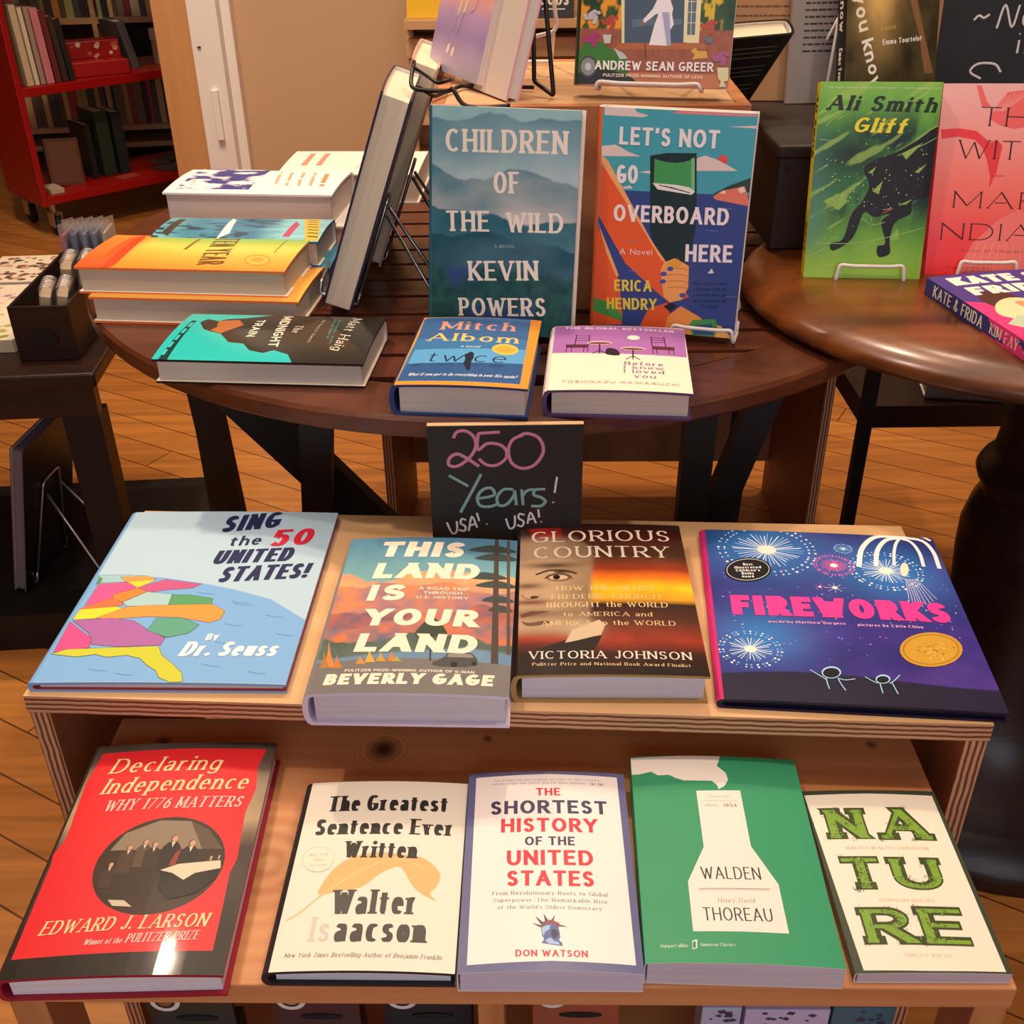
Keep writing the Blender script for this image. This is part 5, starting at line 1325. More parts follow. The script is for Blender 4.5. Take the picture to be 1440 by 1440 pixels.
  ('E',33.7,64.9,2.5,1.9,3.11,'b04a3a'),
  ('E',29.5,63.2,2.5,1.9,3.11,'b04a3a'),
  ('E',32.0,68.1,2.5,1.9,3.1,'b04a3a'),
  ('E',35.7,61.5,2.5,1.9,3.11,'b04a3a'),
  ('E',24.5,65.7,2.5,1.9,3.11,'b04a3a'),
  ('E',38.9,68.4,2.5,1.9,3.1,'b04a3a'),
  ('E',31.4,63.4,2.5,1.9,3.11,'b04a3a'),
  ('E',30.2,67.0,2.5,1.9,3.11,'b04a3a'),
  ('E',36.2,63.7,2.5,1.9,3.1,'b04a3a'),
  ('E',26.4,63.1,2.5,1.9,3.11,'b04a3a'),
  ('E',34.6,69.7,2.5,1.9,3.1,'b04a3a'),
  ('E',34.7,58.8,2.5,1.9,3.11,'b04a3a'),
  ('E',30.1,65.5,2.5,1.9,3.11,'b04a3a'),
  ('E',34.9,65.5,2.5,1.9,3.1,'b04a3a'),
  ('E',15.3,46.8,2.6,1.9,3.12,'a83c78'),
  ('E',11.0,45.1,2.6,1.9,3.12,'a83c78'),
  ('E',13.6,50.2,2.6,1.9,3.12,'a83c78'),
  ('E',17.2,43.4,2.6,1.9,3.12,'a83c78'),
  ('E',6.1,47.6,2.6,1.9,3.12,'a83c78'),
  ('E',20.6,50.4,2.6,1.9,3.12,'a83c78'),
  ('E',13.0,45.4,2.6,1.9,3.12,'a83c78'),
  ('E',11.8,49.0,2.6,1.9,3.12,'a83c78'),
  ('E',17.9,45.7,2.6,1.9,3.12,'a83c78'),
  ('E',7.9,45.0,2.6,1.9,3.12,'a83c78'),
  ('E',16.3,51.7,2.6,1.9,3.12,'a83c78'),
  ('E',16.4,40.8,2.6,1.9,3.12,'a83c78'),
  ('E',11.7,47.5,2.6,1.9,3.12,'a83c78'),
  ('E',16.6,47.5,2.6,1.9,3.12,'a83c78'),
  ('E',140.7,61.7,2.5,1.9,3.06,'b8503c'),
  ('E',136.6,60.1,2.5,1.9,3.06,'b8503c'),
  ('E',139.0,65.0,2.5,1.9,3.06,'b8503c'),
  ('E',142.6,58.4,2.5,1.9,3.06,'b8503c'),
  ('E',131.8,62.5,2.5,1.9,3.06,'b8503c'),
  ('E',145.5,65.1,2.4,1.9,3.05,'b8503c'),
  ('E',138.4,60.3,2.5,1.9,3.06,'b8503c'),
  ('E',137.1,63.7,2.5,1.9,3.06,'b8503c'),
  ('E',143.0,60.6,2.5,1.9,3.05,'b8503c'),
  ('E',133.6,60.0,2.5,1.9,3.06,'b8503c'),
  ('E',141.4,66.5,2.5,1.9,3.05,'b8503c'),
  ('E',141.9,55.8,2.5,1.9,3.06,'b8503c'),
  ('E',137.1,62.4,2.5,1.9,3.06,'b8503c'),
  ('E',141.9,62.2,2.5,1.9,3.05,'b8503c'),
  ('E',155.5,30.7,2.5,1.9,3.06,'a85c88'),
  ('E',151.4,29.0,2.5,1.9,3.06,'a85c88'),
  ('E',153.7,34.1,2.5,1.9,3.06,'a85c88'),
  ('E',157.4,27.4,2.5,1.9,3.06,'a85c88'),
  ('E',146.6,31.5,2.5,1.9,3.06,'a85c88'),
  ('E',160.4,34.3,2.5,1.9,3.05,'a85c88'),
  ('E',153.2,29.4,2.5,1.9,3.06,'a85c88'),
  ('E',151.9,32.8,2.5,1.9,3.06,'a85c88'),
  ('E',157.9,29.7,2.5,1.9,3.06,'a85c88'),
  ('E',148.4,28.9,2.5,1.9,3.06,'a85c88'),
  ('E',156.2,35.7,2.5,1.9,3.06,'a85c88'),
  ('E',156.6,24.9,2.5,1.9,3.06,'a85c88'),
  ('E',151.9,31.4,2.5,1.9,3.06,'a85c88'),
  ('E',156.6,31.4,2.5,1.9,3.06,'a85c88'),
  ('E',14.1,69.7,2.5,1.9,3.11,'c4b8c0'),
  ('E',9.9,68.0,2.5,1.9,3.11,'c4b8c0'),
  ('E',12.5,73.1,2.5,1.9,3.11,'c4b8c0'),
  ('E',16.1,66.3,2.5,1.9,3.11,'c4b8c0'),
  ('E',4.9,70.5,2.6,1.9,3.12,'c4b8c0'),
  ('E',19.4,73.3,2.5,1.9,3.11,'c4b8c0'),
  ('E',11.8,68.4,2.5,1.9,3.11,'c4b8c0'),
  ('E',10.6,71.8,2.5,1.9,3.11,'c4b8c0'),
  ('E',16.7,68.7,2.5,1.9,3.11,'c4b8c0'),
  ('E',6.7,68.0,2.6,1.9,3.12,'c4b8c0'),
  ('E',15.1,74.6,2.5,1.9,3.11,'c4b8c0'),
  ('E',15.2,63.7,2.5,1.9,3.11,'c4b8c0'),
  ('E',10.5,70.4,2.5,1.9,3.11,'c4b8c0'),
  ('E',15.4,70.3,2.5,1.9,3.11,'c4b8c0'),
  ('P',((25.2,51.5),(34.8,51.7),(34.0,42.9),(27.6,42.7)),'c8c8bc',0),
  ('P',((151.1,21.0),(163.4,21.3),(164.0,8.1),(159.4,7.1),(162.7,1.9),(155.2,1.6),(156.6,7.1),(153.2,10.5)),'d8d8a0',0),
  ('P',((134.8,50.4),(144.7,50.6),(143.0,45.3),(137.5,45.2)),'6a7884',0),
  ('T','ANDREW SEAN GREER',18.5,16.2,147.4,16.7,9.2,'cbold','f6efe8'),
  ('T','PULITZER PRIZE-WINNING AUTHOR OF LESS',28.1,9.2,136.7,9.3,3.2,'bold','f0dcc8'),
 ],
 'know': [
  ('R','woods'),
  ('P',((79.3,147.9),(90.5,148.0),(107.3,92.4),(124.8,40.3),(112.3,39.9),(101.1,88.0)),'8a6240',0),
  ('T','you',6.8,138.5,18.4,92.9,17.0,'bold','f0e6c8'),
  ('T','know',21.5,82.4,40.0,19.9,16.2,'bold','f4efe4'),
  ('T','a novel',46.9,93.9,67.7,96.0,6.5,'light2','c8a84a'),
  ('T','Emma Tourtelot',50.9,76.9,105.7,80.6,6.6,'light3','f0ece0'),
 ],
}
KF = ((0.5539, 1.0795, 0.7872), (0, 0, 0.1831))
PK = ((-0.032, 1.3912, 1.0982), (1.2915, 0.0, -1.1257))
PB = ((0.0158, 1.3295, 1.0924), (1.2915, 0.0, -1.1257))
BB = ((0.2903, 1.4857, 0.9672), (0.8727, 0.0, 3.5779))
PKS = (0.1485, 0.225, 0.007)
PBS = (0.12, 0.235, 0.016)

R_ = math.radians
# ------------------------------------------------------------------ materials
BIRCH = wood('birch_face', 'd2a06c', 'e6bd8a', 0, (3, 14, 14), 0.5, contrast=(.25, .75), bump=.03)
BIRCH_SHADED = wood('birch_shaded', '8c5a38', 'a87048', 2, (3, 20, 20), 0.6, contrast=(.25, .75), bump=.03)  # same birch darkened: shade of side panels and back board in the colour
PLYZ = ply_edge('ply_edge_z', 2); PLYX = ply_edge('ply_edge_x', 0)
PINE = wood('pine', 'b87444', 'dba06a', 0, (1.6, 34, 34), 0.5, contrast=(.25, .8), knots=[(-0.113, 0.098, 0.0, 0.016, .95), (-0.192, -0.03, 0.0, 0.045, .18), (-0.315, 0.107, 0, .008, .8), (-0.02, 0.112, 0, .005, .8), (0.325, 0.105, 0, .006, .7)])
PINE_LEG = wood('pine_leg', 'a86c40', 'c88c58', 2, (1.6, 30, 30), 0.5)
WALNUT = wood('walnut_slat', '3c1a0e', '6e3820', 0, (2.0, 40, 40), 0.34, coat=.25, contrast=(.25, .8))
WALNUT_RIM = wood('walnut_rim', '3c1a0e', '6a3820', 0, (8, 14, 60), 0.34, coat=.25, contrast=(.25, .8))
MAPLE = wood('round_table_maple', '2c1207', '92501e', 0, (3, 12, 22), 0.3, coat=.35, contrast=(.3, .75))
ESPRESSO = wood('espresso', '140806', '2a130c', 0, (3, 26, 26), 0.4, coat=.1)
EBONY = wood('ebony', '070404', '100a08', 2, (3, 26, 26), 0.5)
SHOPBOX = wood('stained_box', '1c120c', '33221a', 0, (3, 20, 20), 0.55)
CRATE = wood('crate_wood', '9c5c34', 'bf8050', 0, (2.5, 26, 26), 0.55)
CASING = wood('door_casing', 'b57f4c', 'cf9a66', 2, (1.2, 12, 12), 0.5, contrast=(.2, .8))
SHELFW = wood('light_shelf', 'b48a60', 'd2ab80', 0, (2, 24, 24), 0.55)
WHITE_PAINT = solid('white_paint', 'e8e2da', 0.45, var=.02)
WALLP = solid('beige_wall_paint', 'c2a07c', 0.8, var=.03, scale=5)
DARKWALL = solid('dark_wall_paint', '5a3426', 0.8)
RED = solid('red_enamel', '9a0c08', 0.35, var=.04)
RED_SHADED = solid('red_enamel_shaded', '5a0a08', 0.45, var=.04)  # same cart red darkened, shade of the far end panel in the colour
BLACKM = solid('black_wire', '14100e', 0.4, .3); WHITEW = solid('white_wire', 'e4dcd4', 0.4); SILVER = solid('steel_wire', 'b8b4b0', 0.3, .9); RUBBER = solid('rubber', '0e0c0c', 0.7)
CHALKBOARD = solid('chalkboard_black', '121112', 0.6, var=.15, scale=40)

def floor_material():
    m, N, L, b = new_mat('oak_planks', 0.36, 0.4)
    tc = N.new('ShaderNodeTexCoord'); mp = N.new('ShaderNodeMapping'); mp.inputs['Rotation'].default_value = (0, 0, R_(30))
    br = N.new('ShaderNodeTexBrick'); br.inputs['Scale'].default_value = 1.0; br.offset = 0.37
    br.inputs['Brick Width'].default_value = 1.35; br.inputs['Row Height'].default_value = 0.083; br.inputs['Mortar Size'].default_value = 0.0016; br.inputs['Bias'].default_value = 0.1
    br.inputs['Color1'].default_value = rgba('a8682e'); br.inputs['Color2'].default_value = rgba('bb7a3a'); br.inputs['Mortar'].default_value = rgba('5c3416')
    m2 = N.new('ShaderNodeMapping'); m2.inputs['Rotation'].default_value = (0, 0, R_(30)); m2.inputs['Scale'].default_value = (2.5, 42, 1)
    no = N.new('ShaderNodeTexNoise'); no.inputs['Scale'].default_value = 1; no.inputs['Detail'].default_value = 6; no.inputs['Distortion'].default_value = .8
    mr = N.new('ShaderNodeMapRange'); mr.inputs[1].default_value = .3; mr.inputs[2].default_value = .7; mr.inputs[3].default_value = .72; mr.inputs[4].default_value = 1.2
    hv = N.new('ShaderNodeHueSaturation')
    L.new(tc.outputs['Object'], mp.inputs[0]); L.new(mp.outputs[0], br.inputs['Vector']); L.new(tc.outputs['Object'], m2.inputs[0]); L.new(m2.outputs[0], no.inputs['Vector'])
    L.new(no.outputs[0], mr.inputs[0]); L.new(mr.outputs[0], hv.inputs['Value']); L.new(br.outputs['Color'], hv.inputs['Color']); L.new(hv.outputs[0], b.inputs['Base Color'])
    b.inputs['Coat Weight'].default_value = .15
    return m

# ------------------------------------------------------------------ the room
bm = BM(); box(bm, -5, 3.2, -3.5, 7, -.05, 0); struct('floor', bm, floor_material())
bm = BM(); box(bm, -.815, 3.2, 3.5, 3.62, 0, 3.0); struct('wall_back', bm, WALLP)
bm = BM(); box(bm, -5, 3.2, 6.9, 7.0, 0, 3.0); struct('wall_far', bm, DARKWALL)
bm = BM(); box(bm, 3.1, 3.2, -3.5, 3.5, 0, 3.0); struct('wall_right', bm, WALLP)
bm = BM(); box(bm, -5, -4.9, -3.5, 7, 0, 3.0); struct('wall_left', bm, WALLP)
bm = BM(); box(bm, -5, 3.2, -3.5, 7, 3.0, 3.1); struct('ceiling', bm, WHITE_PAINT)
bm = BM(); box(bm, -1.03, -.922, 3.44, 3.62, 0, 3.0); struct('trim_1', bm, CASING, bevel=.004)
bm = BM(); box(bm, -.922, -.835, 3.42, 3.62, 0, 3.0); box(bm, -.835, -.805, 3.46, 3.62, 0, 3.0); t2 = struct('trim_2', bm, WHITE_PAINT, bevel=.003)
bm = BM(); box(bm, -.882, -.862, 3.404, 3.42, .475, .62); obj('strike_plate', bm, WHITE_PAINT, t2, bevel=.002)
bm = BM(); box(bm, -.905, -.895, 3.415, 3.42, .735, .739); obj('latch_hole', bm, RUBBER, t2)

# ------------------------------------------------------------------ plywood riser
def riser(name, label, cat, loc, rz, w, d, h, th, face, group=None):
    r = thing(name, label, cat, loc, (0, 0, rz), group)
    bm = BM()
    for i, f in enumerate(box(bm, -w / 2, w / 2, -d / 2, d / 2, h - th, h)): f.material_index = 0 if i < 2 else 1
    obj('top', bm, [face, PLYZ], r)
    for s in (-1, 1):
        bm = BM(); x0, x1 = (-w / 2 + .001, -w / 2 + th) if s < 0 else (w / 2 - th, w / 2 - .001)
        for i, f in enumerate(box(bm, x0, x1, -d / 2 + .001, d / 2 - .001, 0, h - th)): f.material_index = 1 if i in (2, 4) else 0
        obj('side_panel', bm, [BIRCH_SHADED, PLYX], r)
    return r
RZ = R_(-3.55)
cx, cy = -.0052, .8385
riser('plywood_riser', 'pale birch plywood riser table holding four books and the upright chalkboard sign', 'riser', (cx, cy, 0), RZ, .816, .305, .6053, .0185, BIRCH)
lr = riser('plywood_crate', 'plywood crate stand in the shade beneath the round slatted table', 'crate', (.17, 1.90, 0), R_(-1), .80, .36, .47, .018, BIRCH)
bm = BM(); box(bm, -.38, .38, .150, .166, .09, .45); obj('back_board', bm, BIRCH_SHADED, lr)

# pine bench in front
B0 = (-.0071, .618)
bench = thing('pine_bench', 'knotty pine bench with five books lying on it in front of the riser', 'bench', (B0[0], B0[1], 0), (0, 0, R_(-1.15)))
bm = BM(); box(bm, -.3625, .3625, -.139, .139, -.022, 0); o = obj('top', bm, PINE, bench, bevel=.0015); o.location = (0, 0, .5316)
for x0, x1, y0, y1 in ((-.3615, -.335, -.1375, -.095), (-.0195, -.0005, -.1375, -.095), (.3375, .3615, -.1375, -.095), (-.3615, -.335, .085, .13), (.3375, .3615, .085, .13)):
    bm = BM(); box(bm, x0, x1, y0, y1, 0, .5095); obj('leg', bm, PINE_LEG, bench, bevel=.001)
bm = BM(); box(bm, -.335, .3375, -.10, .125, .20, .218); obj('lower_shelf', bm, PINE, bench)

# boxed sets standing on the bench's lower shelf
def boxed_set(x0, x1, zt, col, label, logo, slot=True, Y=.552):
    r = thing('boxed_set', label, 'box', ((x0 + x1) / 2, Y, .219), (0, 0, R_(-1.15)), 'boxed sets under the pine bench')
    zt -= .008; w = x1 - x0; h = zt - .219
    bm = BM(); box(bm, -w / 2, w / 2, -.022, .022, 0, h - .022); obj('carton', bm, solid('carton_' + col, col, .4), r, bevel=.001)
    bm = BM(); box(bm, -w / 2 + .001, w / 2 - .001, -.0222, .0, h - .0215, h - .0205); obj('rim', bm, WHITE_PAINT, r)
    bm = BM(); box(bm, -w / 2, w / 2, .0, .004, h - .021, h + .045); hd = obj('header_card', bm, solid('carton_' + col, col, .4), r)
    if slot:
        bm = BM(); prism(bm, [(.018 * math.cos(t) * (1 if abs(math.cos(t)) > .3 else .5), .0036 * math.sin(t)) for t in np.linspace(0, 2 * PI, 20, endpoint=False)], 0, .0012); o = obj('hang_hole', bm, RUBBER, hd)
        o.rotation_euler = (PI / 2, 0, 0); o.location = (.004, .0004, h - .006)
    if logo:
        bm = BM(); n = 24; a = [bm.verts.new((.0125 * math.cos(2 * PI * i / n), -.0004, .0125 * math.sin(2 * PI * i / n))) for i in range(n)]; b = [bm.verts.new((.0085 * math.cos(2 * PI * i / n), -.0004, .0085 * math.sin(2 * PI * i / n))) for i in range(n)]
        for i in range(n): bm.faces.new((a[i], a[(i + 1) % n], b[(i + 1) % n], b[i]))
        c = [bm.verts.new((.006 * math.cos(2 * PI * i / 12), -.0004, .006 * math.sin(2 * PI * i / 12))) for i in range(12)]; f = bm.faces.new(c); f.material_index = 1
        o = obj('emblem', bm, [WHITE_PAINT, solid('emblem_' + logo, logo, .5)], hd); o.location = (-w / 2 + .0165, 0, h + .0155)
    return r
boxed_set(-.3085, -.2365, .404, '2e2c22', 'dark olive boxed set with round white emblem, leftmost under the bench', '8a5a3a')
boxed_set(-.2045, -.132, .404, '4a2622', 'maroon boxed set with round white emblem under the bench', 'c08a60')
boxed_set(-.1125, -.039, .403, '16161e', 'black boxed set with round white emblem beside the middle bench leg', '7a8090')
boxed_set(.012, .084, .402, 'a05030', 'rust orange boxed set just past the middle bench leg', '7a3a2a')
for x0, x1, zt, col, lab in ((.150, .184, .412, 'b4bcd8', 'narrow pale blue card pack with dark leaf sprig under the bench'), (.186, .257, .408, 'c6bede', 'lavender card pack under the bench'), (.258, .311, .410, '3c6c7c', 'teal speckled card pack under the bench')):
    r = thing('card_pack', lab, 'card pack', ((x0 + x1) / 2, .552, .219), (0, 0, R_(-1.15)), 'card packs under the pine bench')
    bm = BM(); w = (x1 - x0) / 2 - .0008; h = zt - .219; box(bm, -w, w, -.012, .012, 0, h); obj('carton', bm, solid('carton_' + col, col, .4), r, bevel=.001)
    bm = BM(); R0 = random.Random(lab); 
    for i in range(16):
        x, z = R0.uniform(-w * .8, w * .8), h - R0.uniform(.003, .04); a = R0.random() * 6; e = R0.uniform(.0015, .005)
        bm.faces.new([bm.verts.new((x + e * math.cos(a + k), -.0124, z + e * .6 * math.sin(a + k))) for k in (0, 1.5, 3.1, 4.6)])
    obj('print', bm, solid('pack_ink_' + col, '39405c', .5), r)

# ------------------------------------------------------------------ round slatted table
TC = (-.01, 1.496); TR = .5577
tbl = thing('slatted_round_table', 'round dark walnut cafe table with a slatted top, behind the riser', 'table', (TC[0], TC[1], 0))
bm = BM(); n = 96; rings = []
for r_, z in ((TR - .002, .728), (TR, .731), (TR, .746), (TR - .004, .75), (TR - .075, .75), (TR - .075, .728)):
    rings.append([bm.verts.new((r_ * math.cos(2 * PI * i / n), r_ * math.sin(2 * PI * i / n), z)) for i in range(n)])
for a, b in zip(rings, rings[1:] + rings[:1]):
    for i in range(n): bm.faces.new((a[i], a[(i + 1) % n], b[(i + 1) % n], b[i]))
obj('rim', bm, WALNUT_RIM, tbl)
sw, sg = .052, .009
k = int((TR - .08) // (sw + sg))
for i in range(-k, k + 1):
    y = i * (sw + sg)
    ri = TR - .074; 
    if abs(y) + sw / 2 >= ri - .01: continue
    q0, q1 = math.sqrt(ri ** 2 - (y - sw / 2) ** 2), math.sqrt(ri ** 2 - (y + sw / 2) ** 2)
    bm = BM(); prism(bm, [(-q0, y - sw / 2), (q0, y - sw / 2), (q1, y + sw / 2), (-q1, y + sw / 2)], .736, .7498); obj('slat', bm, WALNUT, tbl)
bm = BM()
for y in (-.30, .0, .30): box(bm, -.42, .42, y - .02, y + .02, .712, .7355)
obj('bearer', bm, EBONY, tbl)
for p, q in (((-.352, -.336, .712), (-.350, -.24, 0)), ((-.33, -.35, .712), (.22, -.30, 0)), ((-.195, -.47, .712), (-.30, -.20, 0)), ((.215, -.446, .712), (.218, -.40, 0)), ((.298, -.40, .712), (.10, -.40, 0)), ((-.497, .12, .712), (-.497, .12, 0)), ((.42, .17, .712), (.40, .19, 0))):
    bm = BM(); bar(bm, p, q, .034 if p[0] != -.33 else .05, .022); obj('leg', bm, EBONY, tbl)

# ------------------------------------------------------------------ round maple table on the right
RC = (.72, 1.24)
rt = thing('round_pedestal_table', 'small round glossy brown pedestal table with a rounded edge', 'table', (RC[0], RC[1], 0))
bm = BM(); lathe(bm, [(.375, .7515), (.402, .7525), (.416, .757), (.42, .764), (.416, .772), (.405, .7795), (.388, .785), (.362, .787)], 96); [setattr(v, 'co', Vector((v.co.x * 1.048, v.co.y * .833, v.co.z))) for v in bm.verts]; obj('table_top', bm, MAPLE, rt, smooth=True)
bm = BM(); lathe(bm, [(.27, 0), (.27, .035), (.22, .06), (.15, .09), (.11, .15), (.098, .22), (.096, .32), (.102, .38), (.103, .42), (.096, .455), (.088, .475), (.086, .485), (.096, .497), (.100, .508), (.095, .52), (.084, .53), (.080, .56), (.083, .59), (.086, .605), (.074, .63), (.066, .66), (.08, .70), (.12, .7515)], 48); obj('turned_pedestal', bm, ESPRESSO, rt, smooth=True)
st = thing('dark_shelf_stand', 'dark wooden stand with a low shelf behind the turned pedestal', 'stand', (.80, 1.74, 0))
bm = BM(); box(bm, -.21, .3, -.12, .12, .385, .425); obj('shelf', bm, ESPRESSO, st)
for x, y in ((-.205, -.115), (.28, -.115), (-.205, .115), (.28, .115)):
    bm = BM(); box(bm, x - .010, x + .010, y - .010, y + .010, 0, .72); obj('leg', bm, EBONY, st)

# ------------------------------------------------------------------ books on show
def placed(key, name, label, cat, **kw):
    p = POSE[key]
    return book(name, label, cat, p[0], p[1], p[2], p[3], p[4], art=ART.get(key, ()), **kw)
LOW = 'display books on the pine bench'; UP = 'display books on the plywood riser'; TBL = 'display books on the slatted table'
placed('declaring', 'hardcover_book', 'red hardcover with an oval picture of men in coats, cream italic title', 'book', base='2a211b', edge='9c1830', spine_col='3a2e26', inner='a01c34', pages='e8e4ea', gloss=.42, coat=.2, bulge=.003, group=LOW)
placed('greatest', 'hardcover_book', 'cream hardcover with a curled golden feather quill across it', 'book', base='ebe3d0', edge='2a2a2c', spine_col='26262a', inner='2c2c30', pages='dcdfe8', gloss=.4, bulge=.003, group=LOW)
placed('shortest', 'paperback_book', 'slate blue bordered white paperback with red and navy capitals', 'book', hard=False, base='63668f', spine_col='63668f', pages='d6d0e2', gloss=.35, bulge=.0035, group=LOW)
placed('walden', 'paperback_book', 'green paperback with a white smoking chimney shape', 'book', hard=False, base='37976a', spine_col='37976a', pages='d2cad4', gloss=.45, bulge=.003, group=LOW)
placed('nature', 'paperback_book', 'small cream paperback with leafy green letters and dark green border', 'book', hard=False, base='3a4430', spine_col='3e4a30', pages='cdbfc4', gloss=.4, bulge=.0015, group=LOW)
placed('sing', 'picture_book', 'light blue picture book with a coloured map and red number fifty', 'book', base='b4d2e2', edge='7aaede', spine_col='7aaede', back='b84a50', inner='b84a50', pages='e8e0da', gloss=.45, coat=.06, group=UP)
placed('land', 'hardcover_book', 'thick hardcover with painted mountains, big cream title and an old car', 'book', base='6a98a8', edge='d8cce0', spine_col='8a8884', back='d4c8dc', inner='d8cce0', pages='cfc8d2', gloss=.5, bulge=.003, group=UP)
placed('glorious', 'hardcover_book', 'dark hardcover with half a face beside a fiery sunset', 'book', base='2e2018', edge='a8884c', spine_col='241914', back='a8884c', inner='b0905a', pages='d0ccd8', gloss=.3, coat=.2, bulge=.002, group=UP)
placed('fireworks', 'picture_book', 'wide purple picture book with bursting fireworks and a gold medal', 'book', base='2c2470', edge='15132e', spine_col='c8286e', back='15132e', inner='201c44', pages='181828', gloss=.42, coat=.08, group=UP)
placed('twice', 'hardcover_book', 'small blue and orange hardcover at the front edge of the slatted table', 'book', base='e89434', edge='283c6c', spine_col='22304c', back='2a4474', inner='2c4478', pages='cfc2b8', gloss=.35, bulge=.002, group=TBL)
placed('before', 'hardcover_book', 'purple and cream hardcover with drawn chairs and cafe tables', 'book', base='efe4cc', edge='5a3c68', spine_col='e4d8d0', back='6a4c7c', inner='4c3a5a', pages='d2c4b8', gloss=.35, bulge=.002, group=TBL)
placed('midnight', 'hardcover_book', 'turquoise and black hardcover lying crosswise at the table edge', 'book', base='2cc0bc', edge='1c1c1a', spine_col='2c2a26', back='22201e', inner='d8ccb8', pages='cdc2b4', gloss=.2, coat=.3, bulge=.004, group=TBL)
placed('children', 'hardcover_book', 'misty blue green hardcover of layered mountains standing upright with cream capitals', 'book', base='5a94a0', edge='d8d0c4', spine_col='2c6c80', pages='dccfb8', gloss=.4, group=TBL)
placed('lets', 'hardcover_book', 'upright turquoise hardcover with an arm gripping a green bottle', 'book', base='4aa8b8', edge='e4dcd4', spine_col='e8703c', pages='dccfb8', gloss=.35, group=TBL)
RTB = 'display books on the round pedestal table'
placed('gliff', 'paperback_book', 'upright green paperback with a dark running animal and yellow spine', 'book', hard=False, base='6aa83c', spine_col='d8c41c', pages='d8ccb0', gloss=.42, coat=.05, group=RTB,
       spine_art=[('T', 'Ali Smith', 10, 5, 80, 5, 11, 'dscr', '2a2a10'), ('T', 'Gliff', 150, 5, 185, 5, 11, 'dscr', '5a5410')])
placed('witch', 'paperback_book', 'upright coral pink paperback with a red bird', 'book', hard=False, base='f08078', spine_col='c83040', pages='d8ccb0', gloss=.4, group=RTB)
placed('andrew', 'hardcover_book', 'hardcover with a woman in a white dress in a flowery doorway', 'book', base='2a4426', edge='c88a60', spine_col='2c4428', pages='a89484', gloss=.35, group='books on the wooden crate')
placed('know', 'paperback_book', 'dark brown woodland paperback standing on the black box with a black spine', 'book', hard=False, base='3a3420', spine_col='17140f', pages='c8bca0', gloss=.35, group='things on the black box',
       spine_art=[('T', 'you know', 20, 7, 112, 7, 13, 'bold', 'e8e0d0'), ('T', 'Emma Tourtelot', 132, 8, 192, 8, 10, 'light3', 'e8e0d0')])
kf = book('paperback_book', 'pink and violet paperback lying flat at the round table edge', 'book', .135, .205, .019, KF[0], KF[1], hard=False, base='3f3a86', spine_col='343a78', pages='d8ccc0', gloss=.42, coat=.05, group=RTB,
     art=[('P', [(0, 0), (135, 0), (135, 95), (100, 110), (70, 90), (0, 128)], 'e23a7c', 0), ('P', [(20, 135), (48, 150), (60, 120), (45, 95), (22, 105)], '4a2c24', 1), ('P', [(25, 110), (50, 125), (75, 110), (80, 70), (50, 55), (15, 80)], 'e4dca8', 1), ('P', [(48, 112), (62, 110), (66, 92), (52, 90)], 'd89a70', 1), ('P', [(8, 60), (30, 78), (60, 66), (50, 48), (20, 44)], 'b8ccb0', 0), ('E', 95, 70, 28, 22, 0, 'f0d0c8', 24), ('E', 95, 70, 16, 12, 0, '8aa060', 24),
          ('T', 'KATE &', 16, 172, 122, 172, 24, 'hv', 'f2ead8'), ('T', 'FRIDA', 20, 140, 124, 140, 24, 'hv', 'f2ead8')],
     spine_art=[('P', [(118, 0), (205, 0), (205, 19), (124, 19)], 'e23a7c', 0), ('P', [(184, 0), (198, 0), (202, 19), (188, 19)], '9aa890', 0), ('T', 'KATE & FRIDA', 18, 3.5, 116, 3.5, 13, 'cond', 'f2ead8'), ('T', 'KIM FAY', 130, 4.5, 180, 4.5, 11, 'ser', 'f2ead8')])

# stacks at the back of the slatted table
STK = 'stacked books at the back of the slatted table'
pA = POSE['amber']; pB = POSE['blue']; pW = POSE['white']
for (p, T, z, key, lab, kw, dx, dy) in (
    (pA, .0318, .750, '', 'orange and yellow hardcover under its twin, at the bottom of the nearest stack', dict(base='f0b050', edge='ee7a3c', spine_col='25382e', back='9ab88a', pages='cdbda4', gloss=.3, fore='amber'), .014, -.012),
    (pA, .0318, .7819, 'amber', 'orange and yellow sunset hardcover on top of the nearest stack', dict(base='f0a848', edge='ee7a3c', spine_col='25382e', back='9ab88a', pages='cdbda4', gloss=.3), 0, 0),
    (pB, .0318, .750, '', 'harbour blue hardcover at the bottom of the middle stack', dict(base='4a8aa4', edge='2c6a8c', spine_col='e08a50', back='28486a', pages='cdbda4', gloss=.3), .012, -.004),
    (pB, .0318, .7819, 'blue', 'harbour blue hardcover on top of the middle stack', dict(base='4a8aa4', edge='2c6a8c', spine_col='e08a50', back='28486a', pages='cdbda4', gloss=.3), 0, 0),
    (pW, .0418, .750, '', 'thick white hardcover at the bottom of the farthest stack', dict(base='e8e0da', edge='e8e0da', spine_col='e8d8cc', pages='d6cabc', gloss=.45), .012, 0),
    (pW, .0418, .7919, 'white', 'thick white hardcover with a purple blotch on top of the farthest stack', dict(base='ece4de', edge='ece4e0', spine_col='e8d8cc', pages='d6cabc', gloss=.45), 0, 0)):
    kw = dict(kw); kw.pop('fore', 0)
    W_, H_ = p[0], p[1]
    book('hardcover_book', lab, 'book', W_, H_, T, (p[3][0] + dx, p[3][1] + dy, z), (0, 0, p[4][2]), art=ART[key] if key else (), bulge=.003, group=STK, **kw)
